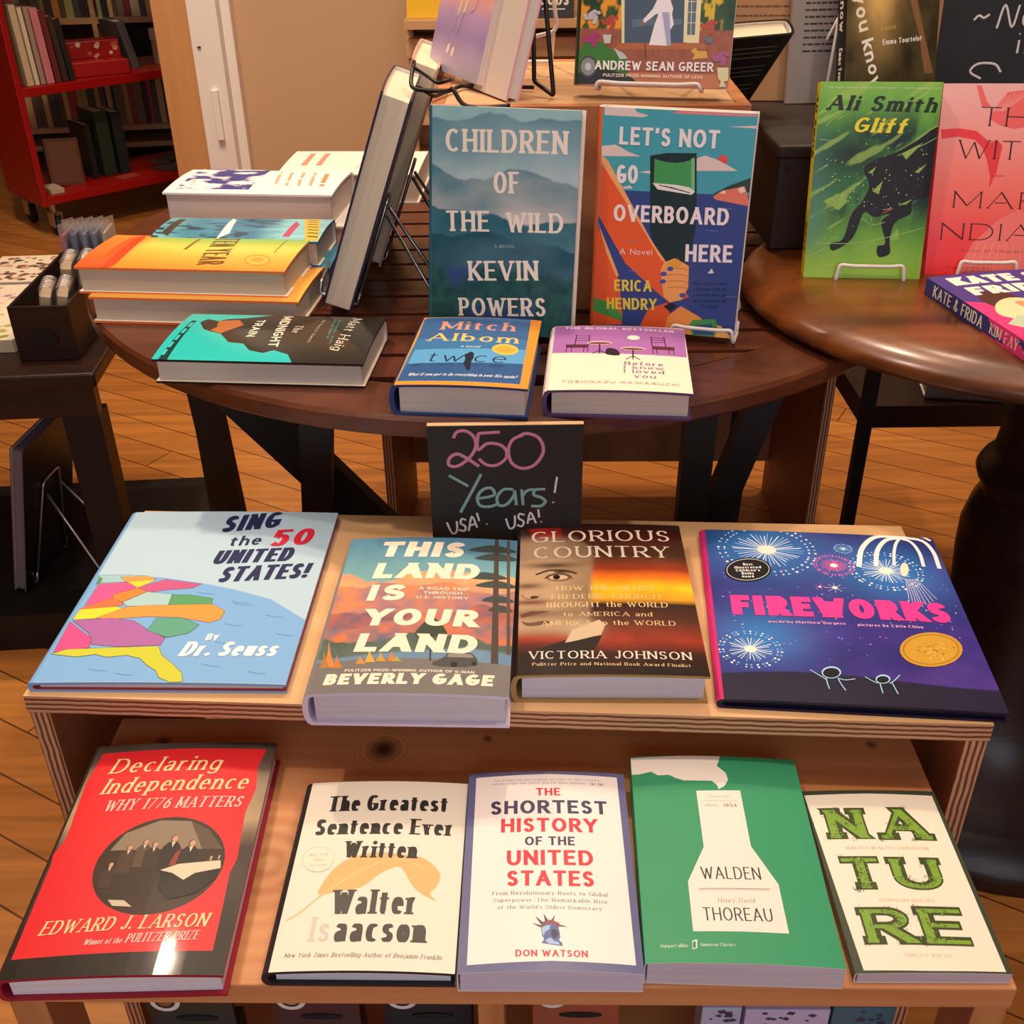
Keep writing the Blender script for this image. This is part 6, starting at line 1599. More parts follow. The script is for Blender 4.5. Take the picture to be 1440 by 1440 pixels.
book('hardcover_book', 'white hardcover with faint red letters lying behind the thick white stack', 'book', .15, .22, .045, (-.245, 1.775, .750), (0, 0, R_(-93)), base='e6dcd2', spine_col='e6dcd2', edge='e6dcd2', pages='cfc2b0', group=STK,
     art=[('L', [(22 + k * 9, y), (26 + k * 9, y)], 9, 'c08878') for y in (32, 56) for k in range(9)] + [('L', [(20, 120), (60, 126), (120, 118)], 1.2, '9a8470')] + [('L', [(20 + k * 10, y), (26 + k * 10, y)], 2, 'a8988c') for y in (140, 155, 170) for k in range(10)])

# side-on books on wire easels, fore-edges to the front
SB = 'books shown side-on on easels'
for i, (x, y, dl, lab, kw) in enumerate(((-.1868, 1.283, 0, 'navy backed hardcover leaning side-on, pages to the front, left of the misty mountain book', dict(base='23213c', edge='2c2a48', spine_col='23213c', back='1c1c24', pages='dccdb2')),
                           (-.168, 1.452, 0, 'dark red backed hardcover leaning side-on behind the navy backed one', dict(base='5a3a34', edge='c89a88', spine_col='3c2420', back='241a18', pages='e0d0b0')))):
    h = .252 if i == 0 else .258; a = R_(70)
    book('hardcover_book', lab, 'book', .158, h, .034, (x + h / 2 * math.cos(a), y, .757 + h / 2 * math.sin(a)), (a, 0, R_(-90)), gloss=.3, group=SB, **kw)

# ------------------------------------------------------------------ wire easels
def easel(label, M, W, T, mat, lip=.066, lh=.012, back_h=.12, foot=None, group=None, floorz=None):
    """wire book easel in the frame of the book it carries: x right, y up the cover, z towards the viewer, z=0 at the back board"""
    r = thing('wire_easel', label, 'easel', M.translation, (0, 0, 0), group)
    r.matrix_world = M
    w = lip / 2; b = -.0035; rad = .0022
    bm = BM()
    path = [(-w, back_h * .1, b), (-w, -.0025, b), (-w, -.0025, T + .008), (-w + .003, lh, T + .010), (-w * .55, lh - .0015, T + .010), (w * .55, lh - .0015, T + .010), (w - .003, lh, T + .010), (w, -.0025, T + .008), (w, -.0025, b), (w, back_h * .1, b)]
    tube(bm, fillet(path, .004), rad); obj('front_lip', bm, mat, r, smooth=True)
    bm = BM(); tube(bm, fillet([(-w, .0, b), (-w * .5, back_h, b), (w * .5, back_h, b), (w, .0, b)], .012), rad); obj('back_frame', bm, mat, r, smooth=True)
    if floorz is not None:
        inv = M.inverted(); bm = BM()
        top = M @ Vector((0, back_h * .86, b - .004)); back = (M.to_3x3() @ Vector((0, 0, -1))); back.z = 0; back.normalize()
        side = (M.to_3x3() @ Vector((1, 0, 0)))
        run = (top.z - floorz) * .55
        f1 = Vector((top.x, top.y, floorz + rad)) + back * run + side * w * .9; f2 = Vector((top.x, top.y, floorz + rad)) + back * run - side * w * .9
        tube(bm, fillet([inv @ p for p in (top + side * w * .42, f1, f2, top - side * w * .42)], .01), rad); obj('rear_leg', bm, mat, r, smooth=True)
    return r
def foot_frame(key, dx=0):
    p = POSE[key]; e = Euler(p[4]).to_matrix().to_4x4()
    return Matrix.Translation(Vector(p[3])) @ e @ Matrix.Translation((dx, -p[1] / 2, 0))
EA = 'wire easels on the tables'
easel('dark wire easel behind the misty mountain book', foot_frame('children', .01), .16, POSE['children'][2], BLACKM, floorz=.7502, group=EA)
easel('white wire easel under the book with the gripped bottle', foot_frame('lets', .045), .16, POSE['lets'][2], WHITEW, lip=.07, floorz=.7502, group=EA)
easel('white wire easel holding the green running animal paperback', foot_frame('gliff', .008), .13, POSE['gliff'][2], WHITEW, lip=.078, lh=.016, floorz=.7875, group=EA)
easel('white wire easel holding the coral pink paperback', foot_frame('witch', .0), .13, POSE['witch'][2], WHITEW, lip=.068, lh=.016, floorz=.7875, group=EA)
easel('white wire easel holding the woman in a doorway book', foot_frame('andrew', -.004), .15, POSE['andrew'][2], WHITEW, lip=.115, lh=.004, floorz=.9825, group=EA)
easel('large white wire easel on the black box beneath the woodland paperback', foot_frame('know', -.03), .13, POSE['know'][2], WHITEW, lip=.10, back_h=.15, floorz=.9155, group=EA)
a = R_(70)
for i, (x, y, lab) in enumerate(((-.1868, 1.283, 'silver wire easel behind the navy backed side-on hardcover'), (-.168, 1.452, 'silver wire easel behind the dark red backed side-on hardcover'))):
    M = Matrix.Translation((x, y, .757)) @ Euler((a, 0, R_(-90))).to_matrix().to_4x4()
    easel(lab, M, .15, .034, SILVER, lip=.075, back_h=.125, floorz=.7502, group=EA)

# ------------------------------------------------------------------ chalkboard signs
def sign(name, label, loc, rot, w, h, texts, edge=True, group=None):
    r = thing(name, label, 'sign', loc, rot, group)
    bm = BM(); box(bm, -w / 2, w / 2, -.003, .003, 0, h); obj('board', bm, CHALKBOARD, r, bevel=.0005)
    if edge:
        bm = BM(); box(bm, -w / 2, w / 2, -.0031, .0031, h, h + .0006); obj('top_edge', bm, SHELFW, r)
    for nm, col, strokes in texts:
        bm = BM()
        for wd, pts in strokes:
            pts = spline(pts, 6) if len(pts) > 2 else pts
            tube(bm, [(x, -.0032, z) for x, z in pts], wd, 6)
        for v in bm.verts: v.co.y = -.0030 + (v.co.y + .0032) * .12
        obj('chalk_lettering', bm, solid('chalk_' + nm, col, .95, var=.25, scale=900), r)
    return r
# strokes measured on the sign in sign-width units (x 0..1, y 0..0.75 downwards)
SW = .1615
def ck(pts): return [((x - 342) / 684 * .1488, (470 - y) / 470 * .1213 + .0252) for x, y in pts]   # traced on a 684 x 470 grid
pink = [ck(p) for p in ([(112, 50), (130, 25), (170, 22), (205, 50), (208, 95), (175, 140), (125, 170), (88, 165), (92, 135), (125, 118), (165, 135), (222, 172)], [(318, 28), (222, 32)], [(222, 32), (218, 100), (262, 75), (315, 80), (345, 105), (342, 140), (300, 168), (255, 165), (222, 140)],
                            [(420, 42), (375, 60), (355, 105), (370, 160), (420, 183), (475, 165), (510, 110), (490, 55), (435, 35), (395, 50)])]
teal = [ck(p) for p in ([(85, 210), (170, 258)], [(230, 205), (190, 275), (130, 375)], [(205, 315), (285, 300), (275, 268), (235, 275), (210, 310), (222, 345), (265, 350), (300, 340)], [(375, 275), (330, 275), (300, 310), (310, 345), (345, 340), (378, 300), (380, 280), (388, 345)], [(412, 275), (418, 345)], [(416, 305), (435, 282), (465, 276), (475, 285)], [(520, 275), (475, 278), (468, 300), (500, 312), (520, 330), (500, 350), (455, 350)])]
wht = [ck(p) for p in ([(572, 222), (562, 292)], [(555, 332), (558, 336)], [(65, 420), (88, 470), (110, 460), (112, 415)], [(155, 410), (135, 405), (130, 425), (150, 440), (145, 460), (120, 455)], [(165, 460), (182, 395), (205, 445)], [(172, 435), (200, 428)], [(205, 378), (215, 415)], [(248, 428), (251, 431)], [(338, 405), (355, 450), (378, 440), (380, 392)], [(425, 390), (402, 385), (398, 405), (420, 420), (412, 442), (390, 435)], [(438, 430), (452, 380), (478, 428)], [(444, 412), (472, 405)], [(488, 365), (492, 402)], [(500, 420), (503, 423)])]
sign('chalkboard_sign', 'small black chalkboard sign with pink, teal and white handwriting at the back of the riser', (-.0055, .9255, .6056), (0, 0, 0), .150, .1465,
     [('pink', 'c8809c', [(.0017, p) for p in pink]), ('teal', '7fa8a4', [(.0016, p) for p in teal]), ('white', 'd8d4d0', [(.0011, p) for p in wht])])
# second sign on the black box
nw = [[(-.115, .142), (-.108, .150), (-.100, .146), (-.092, .152)], [(-.078, .128), (-.070, .168), (-.055, .130), (-.048, .168)], [(-.040, .140), (-.018, .146), (-.026, .158), (-.038, .150), (-.036, .134), (-.016, .130)], [(-.004, .152), (.004, .130), (.012, .150), (.02, .13), (.03, .152)],
      [(-.040, .085), (-.040, .108)], [(-.041, .118), (-.040, .119)], [(-.028, .085), (-.027, .104), (-.020, .108), (-.012, .104), (-.011, .085)], [(-.09, .04), (-.108, .052), (-.098, .066), (-.072, .066), (-.060, .052)], [(-.02, .035), (-.02, .066)]]
sign('chalkboard_sign', 'tall black chalkboard sign with white handwriting on the black box at the far right', (.725, 1.57, .9155), (R_(-8), 0, R_(-6)), .27, .20, [('white', 'd8d4d0', [(.0015, [((x + .005) * .85, z * .72 + .0) for x, z in p]) for p in nw])], edge=False)

# ------------------------------------------------------------------ crate on the slatted table and what stands on it
cr = thing('wooden_crate', 'reddish brown wooden crate standing on the slatted table behind the upright books', 'crate', (.095, 1.385, .7502), (0, 0, R_(-2)))
for nm, q in (('front_board', (-.175, .175, -.155, -.14, 0, .2318)), ('back_board', (-.175, .175, .14, .155, 0, .2318)), ('end_board', (-.175, -.16, -.14, .14, 0, .2318)), ('end_board', (.16, .175, -.14, .14, 0, .2318)), ('lid', (-.2, .2, -.155, .155, .2318, .2318 + .0002))):
    if nm == 'lid': q = (-.1595, .1595, -.139, .139, .214, .2316)
    bm = BM(); box(bm, *q); obj(nm, bm, CRATE if nm != 'lid' else SHELFW, cr)

# sky painted book and pale book leaning together on a black easel
def sky_pic(X, Y):
    n = fbm(X, Y, 4, 5, 61, .6, 2); return ramp(Y, [(0, 'a8a0a8'), (.1, 'b8a0bc'), (.2, 'a48cb8'), (.3, 'b898bc'), (.38, 'e8a8a0'), (.46, 'f06a80'), (.6, 'e858a0'), (1, 'd848a0')]) * (.8 + .4 * n)[..., None]
PICS['evening_sky'] = sky_pic
pk = book('hardcover_book', 'lilac and pink sky hardcover with yellow script leaning on the black easel', 'book', *PKS, PK[0], PK[1], hard=False, base='b49ab8', edge='e8c8d0', spine_col='c88ab0', pages='d8ccc0', gloss=.4, group='books on the wooden crate',
     art=[('R', 'evening_sky', 0), ('L', [(52, 128), (40, 112), (36, 100), (46, 96), (58, 112), (62, 124), (60, 108), (70, 106), (78, 118), (92, 126), (84, 112), (96, 112)], 4.2, 'f0e04c', 1), ('L', [(68, 88), (62, 66), (60, 46), (55, 30)], 2.6, 'b49ac0', 1), ('L', [(84, 90), (76, 66), (72, 46), (67, 28)], 2.6, 'b49ac0', 1), ('L', [(68, 90), (62, 66)], 4.0, 'ece48c'), ('L', [(84, 92), (77, 70)], 4.0, 'ece48c'), ('L', [(64, 70), (58, 44)], .8, '5a4a6a'), ('L', [(80, 70), (70, 42)], .8, '5a4a6a'), ('E', 53, 27, 6, 3.6, 1.2, 'f0dcc4', 14), ('E', 67, 25, 6, 3.6, 1.2, 'f0dcc4', 14), ('L', [(112, 92), (106, 76), (94, 70)], .8, '6a5a78', 1)])
pb = book('hardcover_book', 'pale blank backed hardcover with pink edges beside the lilac sky book', 'book', *PBS, PB[0], PB[1], base='d6c6b8', edge='e8a8b8', spine_col='c8708c', back='e87898', pages='e4d8cc', gloss=.5, group='books on the wooden crate')
ez = thing('wire_easel', 'black scrolled wire easel under the lilac sky book', 'easel', (-.035, 1.27, .9825), (0, 0, R_(-12)), EA)
bm = BM(); tube(bm, spline([(-.066, -.01, .040), (-.060, -.045, .022), (-.045, -.050, .018), (-.018, -.05, .018), (-.012, -.052, .020), (.0, -.056, .006), (.02, -.056, .003), (.05, -.05, .005)], 5), .0024); tube(bm, fillet([(-.064, -.02, .036), (-.03, -.045, .024), (-.014, -.052, .03)], .006), .0020); obj('front_scroll', bm, BLACKM, ez, smooth=True)
bm = BM()
tube(bm, fillet([(-.055, -.04, .020), (-.045, -.01, .004), (-.03, .06, .004), (.055, .06, .004)], .006), .0022); obj('foot_frame', bm, BLACKM, ez, smooth=True)
bm = BM(); tube(bm, fillet([(.068, .03, .15), (.085, .02, .003), (.06, .035, .015), (.05, .08, .15)], .004), .0026); obj('rear_leg', bm, BLACKM, ez, smooth=True)
ez = thing('wire_easel', 'white wire easel standing behind the pale blank backed book', 'easel', (.05, 1.44, .9825), (0, 0, 0), EA)
bm = BM(); tube(bm, fillet([(-.005, .0, .17), (.012, -.01, .055), (.008, -.012, .048), (-.03, -.012, .040), (-.036, .0, .17)], .004), .0024); obj('back_frame', bm, WHITEW, ez, smooth=True)
bm = BM(); tube(bm, fillet([(-.03, -.012, .040), (-.03, .06, .003), (.008, .06, .003), (.008, -.012, .048)], .006), .0024); obj('rear_leg', bm, WHITEW, ez, smooth=True)

# ------------------------------------------------------------------ black box with its papers
bx = thing('black_box', 'black stained wooden box at the back of the round pedestal table', 'box', (.55, 1.485, .7875), (0, 0, R_(1)))
bm = BM(); box(bm, -.225, .22, -.15, .135, 0, .112); obj('body', bm, SHOPBOX, bx, bevel=.002)
bm = BM(); box(bm, -.228, .223, -.153, .138, .1122, .1275); obj('lid', bm, SHOPBOX, bx, bevel=.003)
bm = BM(); lathe(bm, [(.004, 0), (.004, .0012)], 12); o = obj('screw_head', bm, BLACKM, bx); o.rotation_euler = (PI / 2, 0, 0); o.location = (-.214, -.15, .10)
def leaning_sheet(name, label, loc, rot, w, h, th, col, lines, ink, mat=None):
    r = thing(name, label, 'printed sheet' if th < .01 else 'book', loc, rot, 'things on the black box')
    bm = BM(); box(bm, -w / 2, w / 2, 0, th, 0, h); obj('sheet', bm, mat or solid(name + '_' + col, col, .7), r, bevel=.001)
    bm = BM(); R0 = random.Random(label)
    for (x0, x1, z) in lines:
        x = x0
        while x < x1 - .004:
            d = min(R0.uniform(.004, .013), x1 - x); bm.faces.new([bm.verts.new(p) for p in ((x, -.0003, z), (x + d - .0015, -.0003, z), (x + d - .0015, -.0003, z + .0022), (x, -.0003, z + .0022))]); x += d
    obj('printed_lines', bm, solid('line_ink_' + ink, ink, .7), r)
    return r
leaning_sheet('kraft_paper_parcel', 'brown kraft paper parcel with stamped lines behind the woman in a doorway book', (.362, 1.595, .9155), (R_(-7), 0, R_(-4)), .135, .25, .014, 'b08456', [(-.048, .036, 0.108 + i * .0115) for i in range(5)], '6a4a2c')
leaning_sheet('paperback_back_cover', 'grey back cover with small black text beside the kraft parcel', (.440, 1.575, .9155), (R_(-8), 0, R_(4)), .105, .26, .014, '948880', [(-.036, .048 - (i % 4 == 3) * .02, .066 + i * .0085) for i in range(20)], '2c2824')
bk_ = book('hardcover_book', 'black hardcover turned away, pages up, between the doorway book and kraft parcel', 'book', .115, .135, .024, BB[0], BB[1], base='16140f', back='1c1a12', edge='16140f', spine_col='16140f', pages='e0cfae', group='things on the black box')

bm = BM(); R0 = random.Random(4)
for i in range(11):
    y = .048 - i * .0085; x1 = R0.uniform(.02, .045)
    if i in (3, 7): continue
    bm.faces.new([bm.verts.new((x, y_, -.0003)) for x, y_ in ((-.045, y), (x1, y), (x1, y + .002), (-.045, y + .002))])
obj('blurb_lines', bm, solid('blurb_ink', '6c6450', .6), bk_)
# ------------------------------------------------------------------ grey book on the low shelf stand
g = book('hardcover_book', 'grey edged book lying on the low dark shelf behind the pedestal', 'book', .17, .18, .055, (.80, 1.718, .4252), (0, 0, R_(80)), base='a8705a', edge='8c8480', spine_col='857d7a', pages='958d88', art=[('P', [(10, 70), (90, 70), (90, 150), (10, 150)], '9a7a68', 0), ('P', [(20, 90), (40, 92), (36, 120), (20, 118)], '5a2c24', 0)])

# ------------------------------------------------------------------ espresso bench with the card box, left
sb = thing('dark_side_bench', 'dark espresso side bench holding the card box, left of the round table', 'bench', (-.87, 1.755, 0), (0, 0, R_(4)))
bm = BM(); box(bm, -.29, .197, -.19, .235, .495, .52); obj('top', bm, ESPRESSO, sb, bevel=.004)
bm = BM(); box(bm, -.28, .187, -.178, -.155, .44, .494); obj('apron', bm, ESPRESSO, sb)
for x0, x1, y0, y1 in ((.127, .187, -.178, -.13), (.01, .06, .15, .20), (-.24, -.18, -.178, -.13), (-.24, -.18, .15, .2)):
    bm = BM(); box(bm, x0, x1, y0, y1, .075, .494 if y1 > 0 or y0 > -.15 else .4395); obj('leg', bm, EBONY, sb)
bm = BM(); box(bm, -.25, .29, -.215, .26, .0, .075); obj('lower_shelf', bm, EBONY, sb)
# box of cards and notebooks
cb = thing('card_box', 'open dark wooden box of spiral notebooks and cards on the side bench', 'box', (-.754, 1.80, .5205), (0, 0, R_(2)))
bw, bd, bh, tk = .047, .168, .092, .005
for nm, q in (('front_panel', (-bw, bw, -bd, -bd + tk, 0, bh)), ('back_panel', (-bw, bw, bd - tk, bd, 0, bh)), ('side_panel', (-bw, -bw + tk, -bd + tk, bd - tk, 0, bh)), ('side_panel', (bw - tk, bw, -bd + tk, bd - tk, 0, bh)), ('base', (-bw + tk, bw - tk, -bd + tk, bd - tk, 0, .004))):
    bm = BM(); box(bm, *q); obj(nm, bm, ESPRESSO, cb, bevel=.001)
bm = BM(); prism(bm, [(-.022, 0), (.022, 0), (.022, .012), (.012, .022), (-.012, .022), (-.022, .012)][::-1], 0, .004); o = obj('label_holder', bm, EBONY, cb); o.rotation_euler = (PI / 2, 0, PI); o.location = (0, -bd - .0042, .03)
def notebook(loc, rot, w, h, cov, label, t=.018):
    r = thing('spiral_notebook', label, 'notebook', loc, rot, 'spiral notebooks in the card box')
    bm = BM(); pts = [(-w / 2, 0), (w / 2, 0), (w / 2, h - .006), (w / 2 - .006, h), (-w / 2 + .006, h), (-w / 2, h - .006)]
    prism(bm, pts, 0, .0012); prism(bm, pts, t - .0012, t); o = obj('cover', bm, solid('notebook_' + cov, cov, .5), r); o.rotation_euler = (PI / 2, 0, 0)
    bm = BM(); prism(bm, [(x * .96, z * .98) for x, z in pts], .0013, t - .0013); o = obj('page_block', bm, paper('pages_kraft', 'b09a80', 2), r); o.rotation_euler = (PI / 2, 0, 0)
    bm = BM(); N = 9 * 14
    tube(bm, [(-w / 2 + .008 + (w - .016) * i / N, -t / 2 + (t / 2 + .0025) * math.cos(2 * PI * i / 14), h + .0005 + .0075 * math.sin(2 * PI * i / 14)) for i in range(N + 1)], .0007, 5); obj('wire_spiral', bm, SILVER, r, smooth=True)
for loc, rot, cov, lab in (((-.783, 1.700, .527), (R_(12), 0, R_(103)), '7c6a58', 'brown spiral notebook nearest the front of the card box'), ((-.756, 1.702, .527), (R_(12), 0, R_(103)), '5e5048', 'darker brown spiral notebook beside the front one, nearer the orange books'), ((-.782, 1.822, .531), (R_(8), 0, R_(100)), '8a7a68', 'spiral notebook farther back in the box, just before the sleeved cards'), ((-.754, 1.827, .531), (R_(8), 0, R_(100)), '6a5c50', 'farthest spiral notebook in the card box, its wire showing behind the orange book')):
    notebook(loc, rot, .075, .098, cov, lab)
m, N_, L_, b_ = new_mat('clear_sleeve', .08, .5); b_.inputs['Transmission Weight'].default_value = .85; b_.inputs['Base Color'].default_value = (.95, .95, .97, 1); b_.inputs['IOR'].default_value = 1.1
SLEEVE = m
for i, (col, lab) in enumerate((('a8647c', 'pink card in a clear sleeve, nearest of the sleeved cards'), ('5c6c84', 'slate blue sleeved card just behind the pink one'), ('6c7c98', 'mid blue sleeved card in the middle of the row'), ('6878a0', 'brighter blue sleeved card before the last one'), ('b4a494', 'beige card in a clear sleeve at the end of the row'))):
    r = thing('sleeved_card', lab, 'greeting card', (-.790 + .0172 * i, 1.915 + .003 * i, .5255), (0, R_(2), R_(97)), 'sleeved cards in the card box')
    bm = BM(); box(bm, -.036, .036, -.003, .003, 0, .122); obj('card', bm, solid('card_' + col, col, .5), r)
    bm = BM(); prism(bm, [(-.039, 0), (.039, 0), (.039, .136), (-.039, .150)], .0041, .0045); prism(bm, [(-.039, 0), (.039, 0), (.039, .130), (-.039, .142)], -.0045, -.0041); bm.transform(Matrix.Rotation(PI / 2, 4, 'X')); obj('sleeve', bm, SLEEVE, r)
# flat picture books at the left edge
for i, (y0, y1, z, seedcol, lab) in enumerate(((2.00, 2.16, .5205, ('8a5a50', 'c89a80', '4a4038'), 'patterned mauve card lying farthest back on the side bench'), (1.85, 1.985, .5205, ('d8c0b0', 'a88a90', 'e0d0c4'), 'pale pink card lying on the side bench'), (1.665, 1.835, .5205, ('e0d4a0', '88904c', 'a8a860'), 'cream card block with green leaves at the front of the side bench'))):
    r = thing('picture_card', lab, 'card', (-.875, (y0 + y1) / 2, z), (0, 0, R_(3)), 'cards on the side bench')
    T_ = .022 if i == 2 else .006
    if i == 2:
        bm = BM(); prism(bm, [(-.15, -.085), (.052, -.085), (.068, -.06), (.068, .085), (-.15, .085)], 0, T_ - .002); obj('page_block', bm, paper('pages_c8b894', 'c8b894'), r)
        bm = BM(); prism(bm, [(-.15, -.085), (.052, -.085), (.068, -.06), (.068, .085), (-.15, .085)], T_ - .0019, T_)
    else:
        bm = BM(); box(bm, -.15, .075, -(y1 - y0) / 2, (y1 - y0) / 2, 0, T_)
    obj('cover', bm, solid('card_cover_%d' % i, 'e0d2b8', .5), r)
    bm = BM(); R0 = random.Random(i + 3)
    for k in range(90):
        x, y = R0.uniform(-.14, .05), R0.uniform(-(y1 - y0) / 2 + .012, (y1 - y0) / 2 - .012); e = R0.uniform(.004, .013); an = R0.random() * 6
        f = bm.faces.new([bm.verts.new((x + e * math.cos(an + t) * (1 if j % 2 else .55), y + .6 * e * math.sin(an + t), T_ + .0001 + k * 4e-6)) for j, t in enumerate((0, 1, 2.1, 3.1, 4.2, 5.2))]); f.material_index = R0.randrange(3)
    obj('print', bm, [solid('ink_%s' % c, c, .5) for c in seedcol], r)
# book on an easel on the bench's lower shelf, seen from behind
M = Matrix.Translation((-.875, 1.70, .0765)) @ Euler((R_(77), 0, R_(-96))).to_matrix().to_4x4()
lb = book('hardcover_book', 'dark backed book turned away on the lower shelf of the side bench', 'book', .19, .30, .022, tuple(M @ Vector((0, .152, .0))), (R_(77), 0, R_(-96)), base='3a2c2c', back='14100e', edge='5c5058', spine_col='2a2020', pages='6c6068')
easel('steel wire easel under the side bench behind the dark backed book', M @ Matrix.Translation((0, .004, 0)), .19, .022, SILVER, lip=.12, back_h=.2, floorz=.0752)

# ------------------------------------------------------------------ red book cart through the doorway
ct = thing('red_book_cart', 'red metal book cart on casters seen through the doorway', 'cart', (-1.70, 3.968, 0), (0, 0, R_(42.8)))
CL, CD = 1.0, .34
bm = BM(); box(bm, 0, .022, 0, CD, .12, 1.35); obj('end_panel', bm, RED, ct, bevel=.003)
bm = BM(); box(bm, CL - .022, CL, 0, CD, .12, 1.35); obj('end_panel', bm, RED_SHADED, ct, bevel=.003)
for z in (.125, .50, .865, 1.30):
    bm = BM(); box(bm, .022, CL - .022, 0, CD, z, z + .03); obj('shelf', bm, RED, ct, bevel=.002)
for x, y in ((.05, .05), (.05, CD - .05), (CL - .05, .05), (CL - .05, CD - .05)):
    bm = BM(); lathe(bm, [(.012, .085), (.012, .12)], 12, 0, (x, y)); box(bm, x - .018, x - .014, y - .03, y + .02, .035, .09); box(bm, x + .014, x + .018, y - .03, y + .02, .035, .09); c = obj('caster', bm, SILVER, ct)
    bm = BM(); lathe(bm, [(.024, -.011), (.036, -.009), (.036, .009), (.024, .011)], 20); o = obj('wheel', bm, RUBBER, c); o.rotation_euler = (0, PI / 2, 0); o.location = (x, y - .008, .036)
CM = Matrix.Translation((-1.70, 3.968, 0)) @ Matrix.Rotation(R_(42.8), 4, 'Z')
def plain_book(label, M, w, d, h, col, group, pages='d8ccb0'):
    """upright book, spine to the front (-y)"""
    r = thing('shelved_book', label, 'book', (0, 0, 0), (0, 0, 0), group); r.matrix_world = M
    bm = BM(); box(bm, -w / 2, w / 2, 0, .002, 0, h); box(bm, -w / 2, -w / 2 + .002, .002, d, 0, h); box(bm, w / 2 - .002, w / 2, .002, d, 0, h); obj('cover', bm, solid('cloth_' + col, col, .5), r)
    bm = BM(); box(bm, -w / 2 + .0021, w / 2 - .0021, .0021, d - .004, .003, h - .003); obj('page_block', bm, solid('pages_plain_' + pages, pages, .8), r)
    return r
x = .052
for w, h, col, lean, lab in ((.022, .26, 'c8b48c', 5, 'tall cream book at the end of the cart middle shelf'), (.014, .25, 'd8c8a8', 5, 'thin ivory book second on the cart middle shelf'), (.016, .25, 'a08878', 5, 'grey brown book third on the cart middle shelf'), (.026, .245, 'c87c80', 6, 'pink and red book on the cart middle shelf'), (.02, .235, '6a2420', 8, 'dark red book after the pink one on the cart'), (.02, .215, '3a2a24', 10, 'dark brown leaning book on the cart middle shelf'), (.02, .205, '241c1c', 13, 'black leaning book on the cart middle shelf')):
    plain_book(lab, CM @ Matrix.Translation((x + w / 2, .02, .532)) @ Matrix.Rotation(R_(-lean * .35), 4, 'Y'), w, .17, h, col, 'books on the cart middle shelf'); x += w + .006
# red box with stickers, tilted
r = thing('red_gift_box', 'red box with small pale stickers tilted on the cart middle shelf', 'box', (0, 0, 0)); r.matrix_world = CM @ Matrix.Translation((.34, .09, .531)) @ Matrix.Rotation(R_(-14), 4, 'Z')
bm = BM(); prism(bm, [(-.11, -.05), (.11, -.05), (.09, .10), (-.13, .10)], 0, .05); box(bm, -.12, .10, .02, .10, .05, .11); obj('carton', bm, solid('gift_red', 'a01410', .35), r, bevel=.003)
R0 = random.Random(5); SM = [solid('sticker_a', 'd8c0a0', .5), solid('sticker_b', 'c05a38', .5), solid('sticker_c', 'd8a468', .5)]
for i in range(12):
    bm = BM(); x_, z_ = R0.uniform(-.1, .09), R0.uniform(.056, .104); e = .006 + .006 * R0.random(); bm.faces.new([bm.verts.new((x_ + dx * e, .0195, z_ + dz * e)) for dx, dz in ((-1, -.3), (.3, -1), (1, .3), (-.3, 1))]); obj('sticker', bm, SM[i % 3], r)
plain_book('grey picture book leaning behind the red box on the cart', CM @ Matrix.Translation((.50, .10, .531)) @ Matrix.Rotation(R_(-12), 4, 'Y'), .03, .15, .17, '5c5854', 'books on the cart middle shelf')
r = thing('white_box', 'white carton at the far end of the cart middle shelf', 'box', (0, 0, 0)); r.matrix_world = CM @ Matrix.Translation((.66, .10, .531))
bm = BM(); box(bm, -.06, .06, -.05, .05, 0, .085); obj('carton', bm, solid('pale_carton', 'c4ac8c', .6), r); bm = BM(); box(bm, -.063, .063, -.053, .053, .0851, .125); obj('lid', bm, solid('pale_lid', 'd0bc9c', .6), r, bevel=.002)
# bottom shelf
r = thing('brown_card_display', 'brown cardboard panel leaning on the cart bottom shelf', 'display', (0, 0, 0)); r.matrix_world = CM @ Matrix.Translation((.15, .10, .156)) @ Matrix.Rotation(R_(-14), 4, 'X') @ Matrix.Rotation(R_(6), 4, 'Y')
bm = BM(); box(bm, -.065, .065, 0, .02, 0, .17); obj('panel', bm, solid('brown_card', '5a3220', .6), r, bevel=.002); bm = BM(); box(bm, -.055, .055, -.001, 0, .012, .158); obj('face', bm, solid('brown_card_face', '6c4028', .6), r)
for i, (w, h, col, lab) in enumerate(((.02, .2, '1c1a18', 'black book behind the brown panel on the cart bottom shelf'), (.05, .24, '26301e', 'dark green tall book on the cart bottom shelf'), (.04, .23, '1e2420', 'very dark book next to the green one on the cart'))):
    plain_book(lab, CM @ Matrix.Translation((.27 + i * .06, .12, .156)), w, .15, h, col, 'books on the cart bottom shelf')
for i, (x_, y_, w, d, col, lab) in enumerate(((.07, .06, .05, .09, 'b8a488', 'small pale booklet lying at the near end of the cart bottom shelf'), (.36, .05, .08, .05, 'a03a2c', 'small red booklet lying on the cart bottom shelf'), (.58, .08, .16, .1, '3c3430', 'dark booklet lying on the cart bottom shelf'), (.62, .2, .14, .1, '54504c', 'grey booklet lying at the back of the cart bottom shelf'))):
    r = thing('booklet', lab, 'booklet', (0, 0, 0), (0, 0, 0), 'booklets on the cart'); r.matrix_world = CM @ Matrix.Translation((x_, y_, .156)) @ Matrix.Rotation(.2 * i, 4, 'Z')
    bm = BM(); box(bm, -w / 2, w / 2, -d / 2, d / 2, 0, .008 + .01 * (i == 0)); obj('cover', bm, solid('booklet_' + col, col, .5), r, bevel=.001)
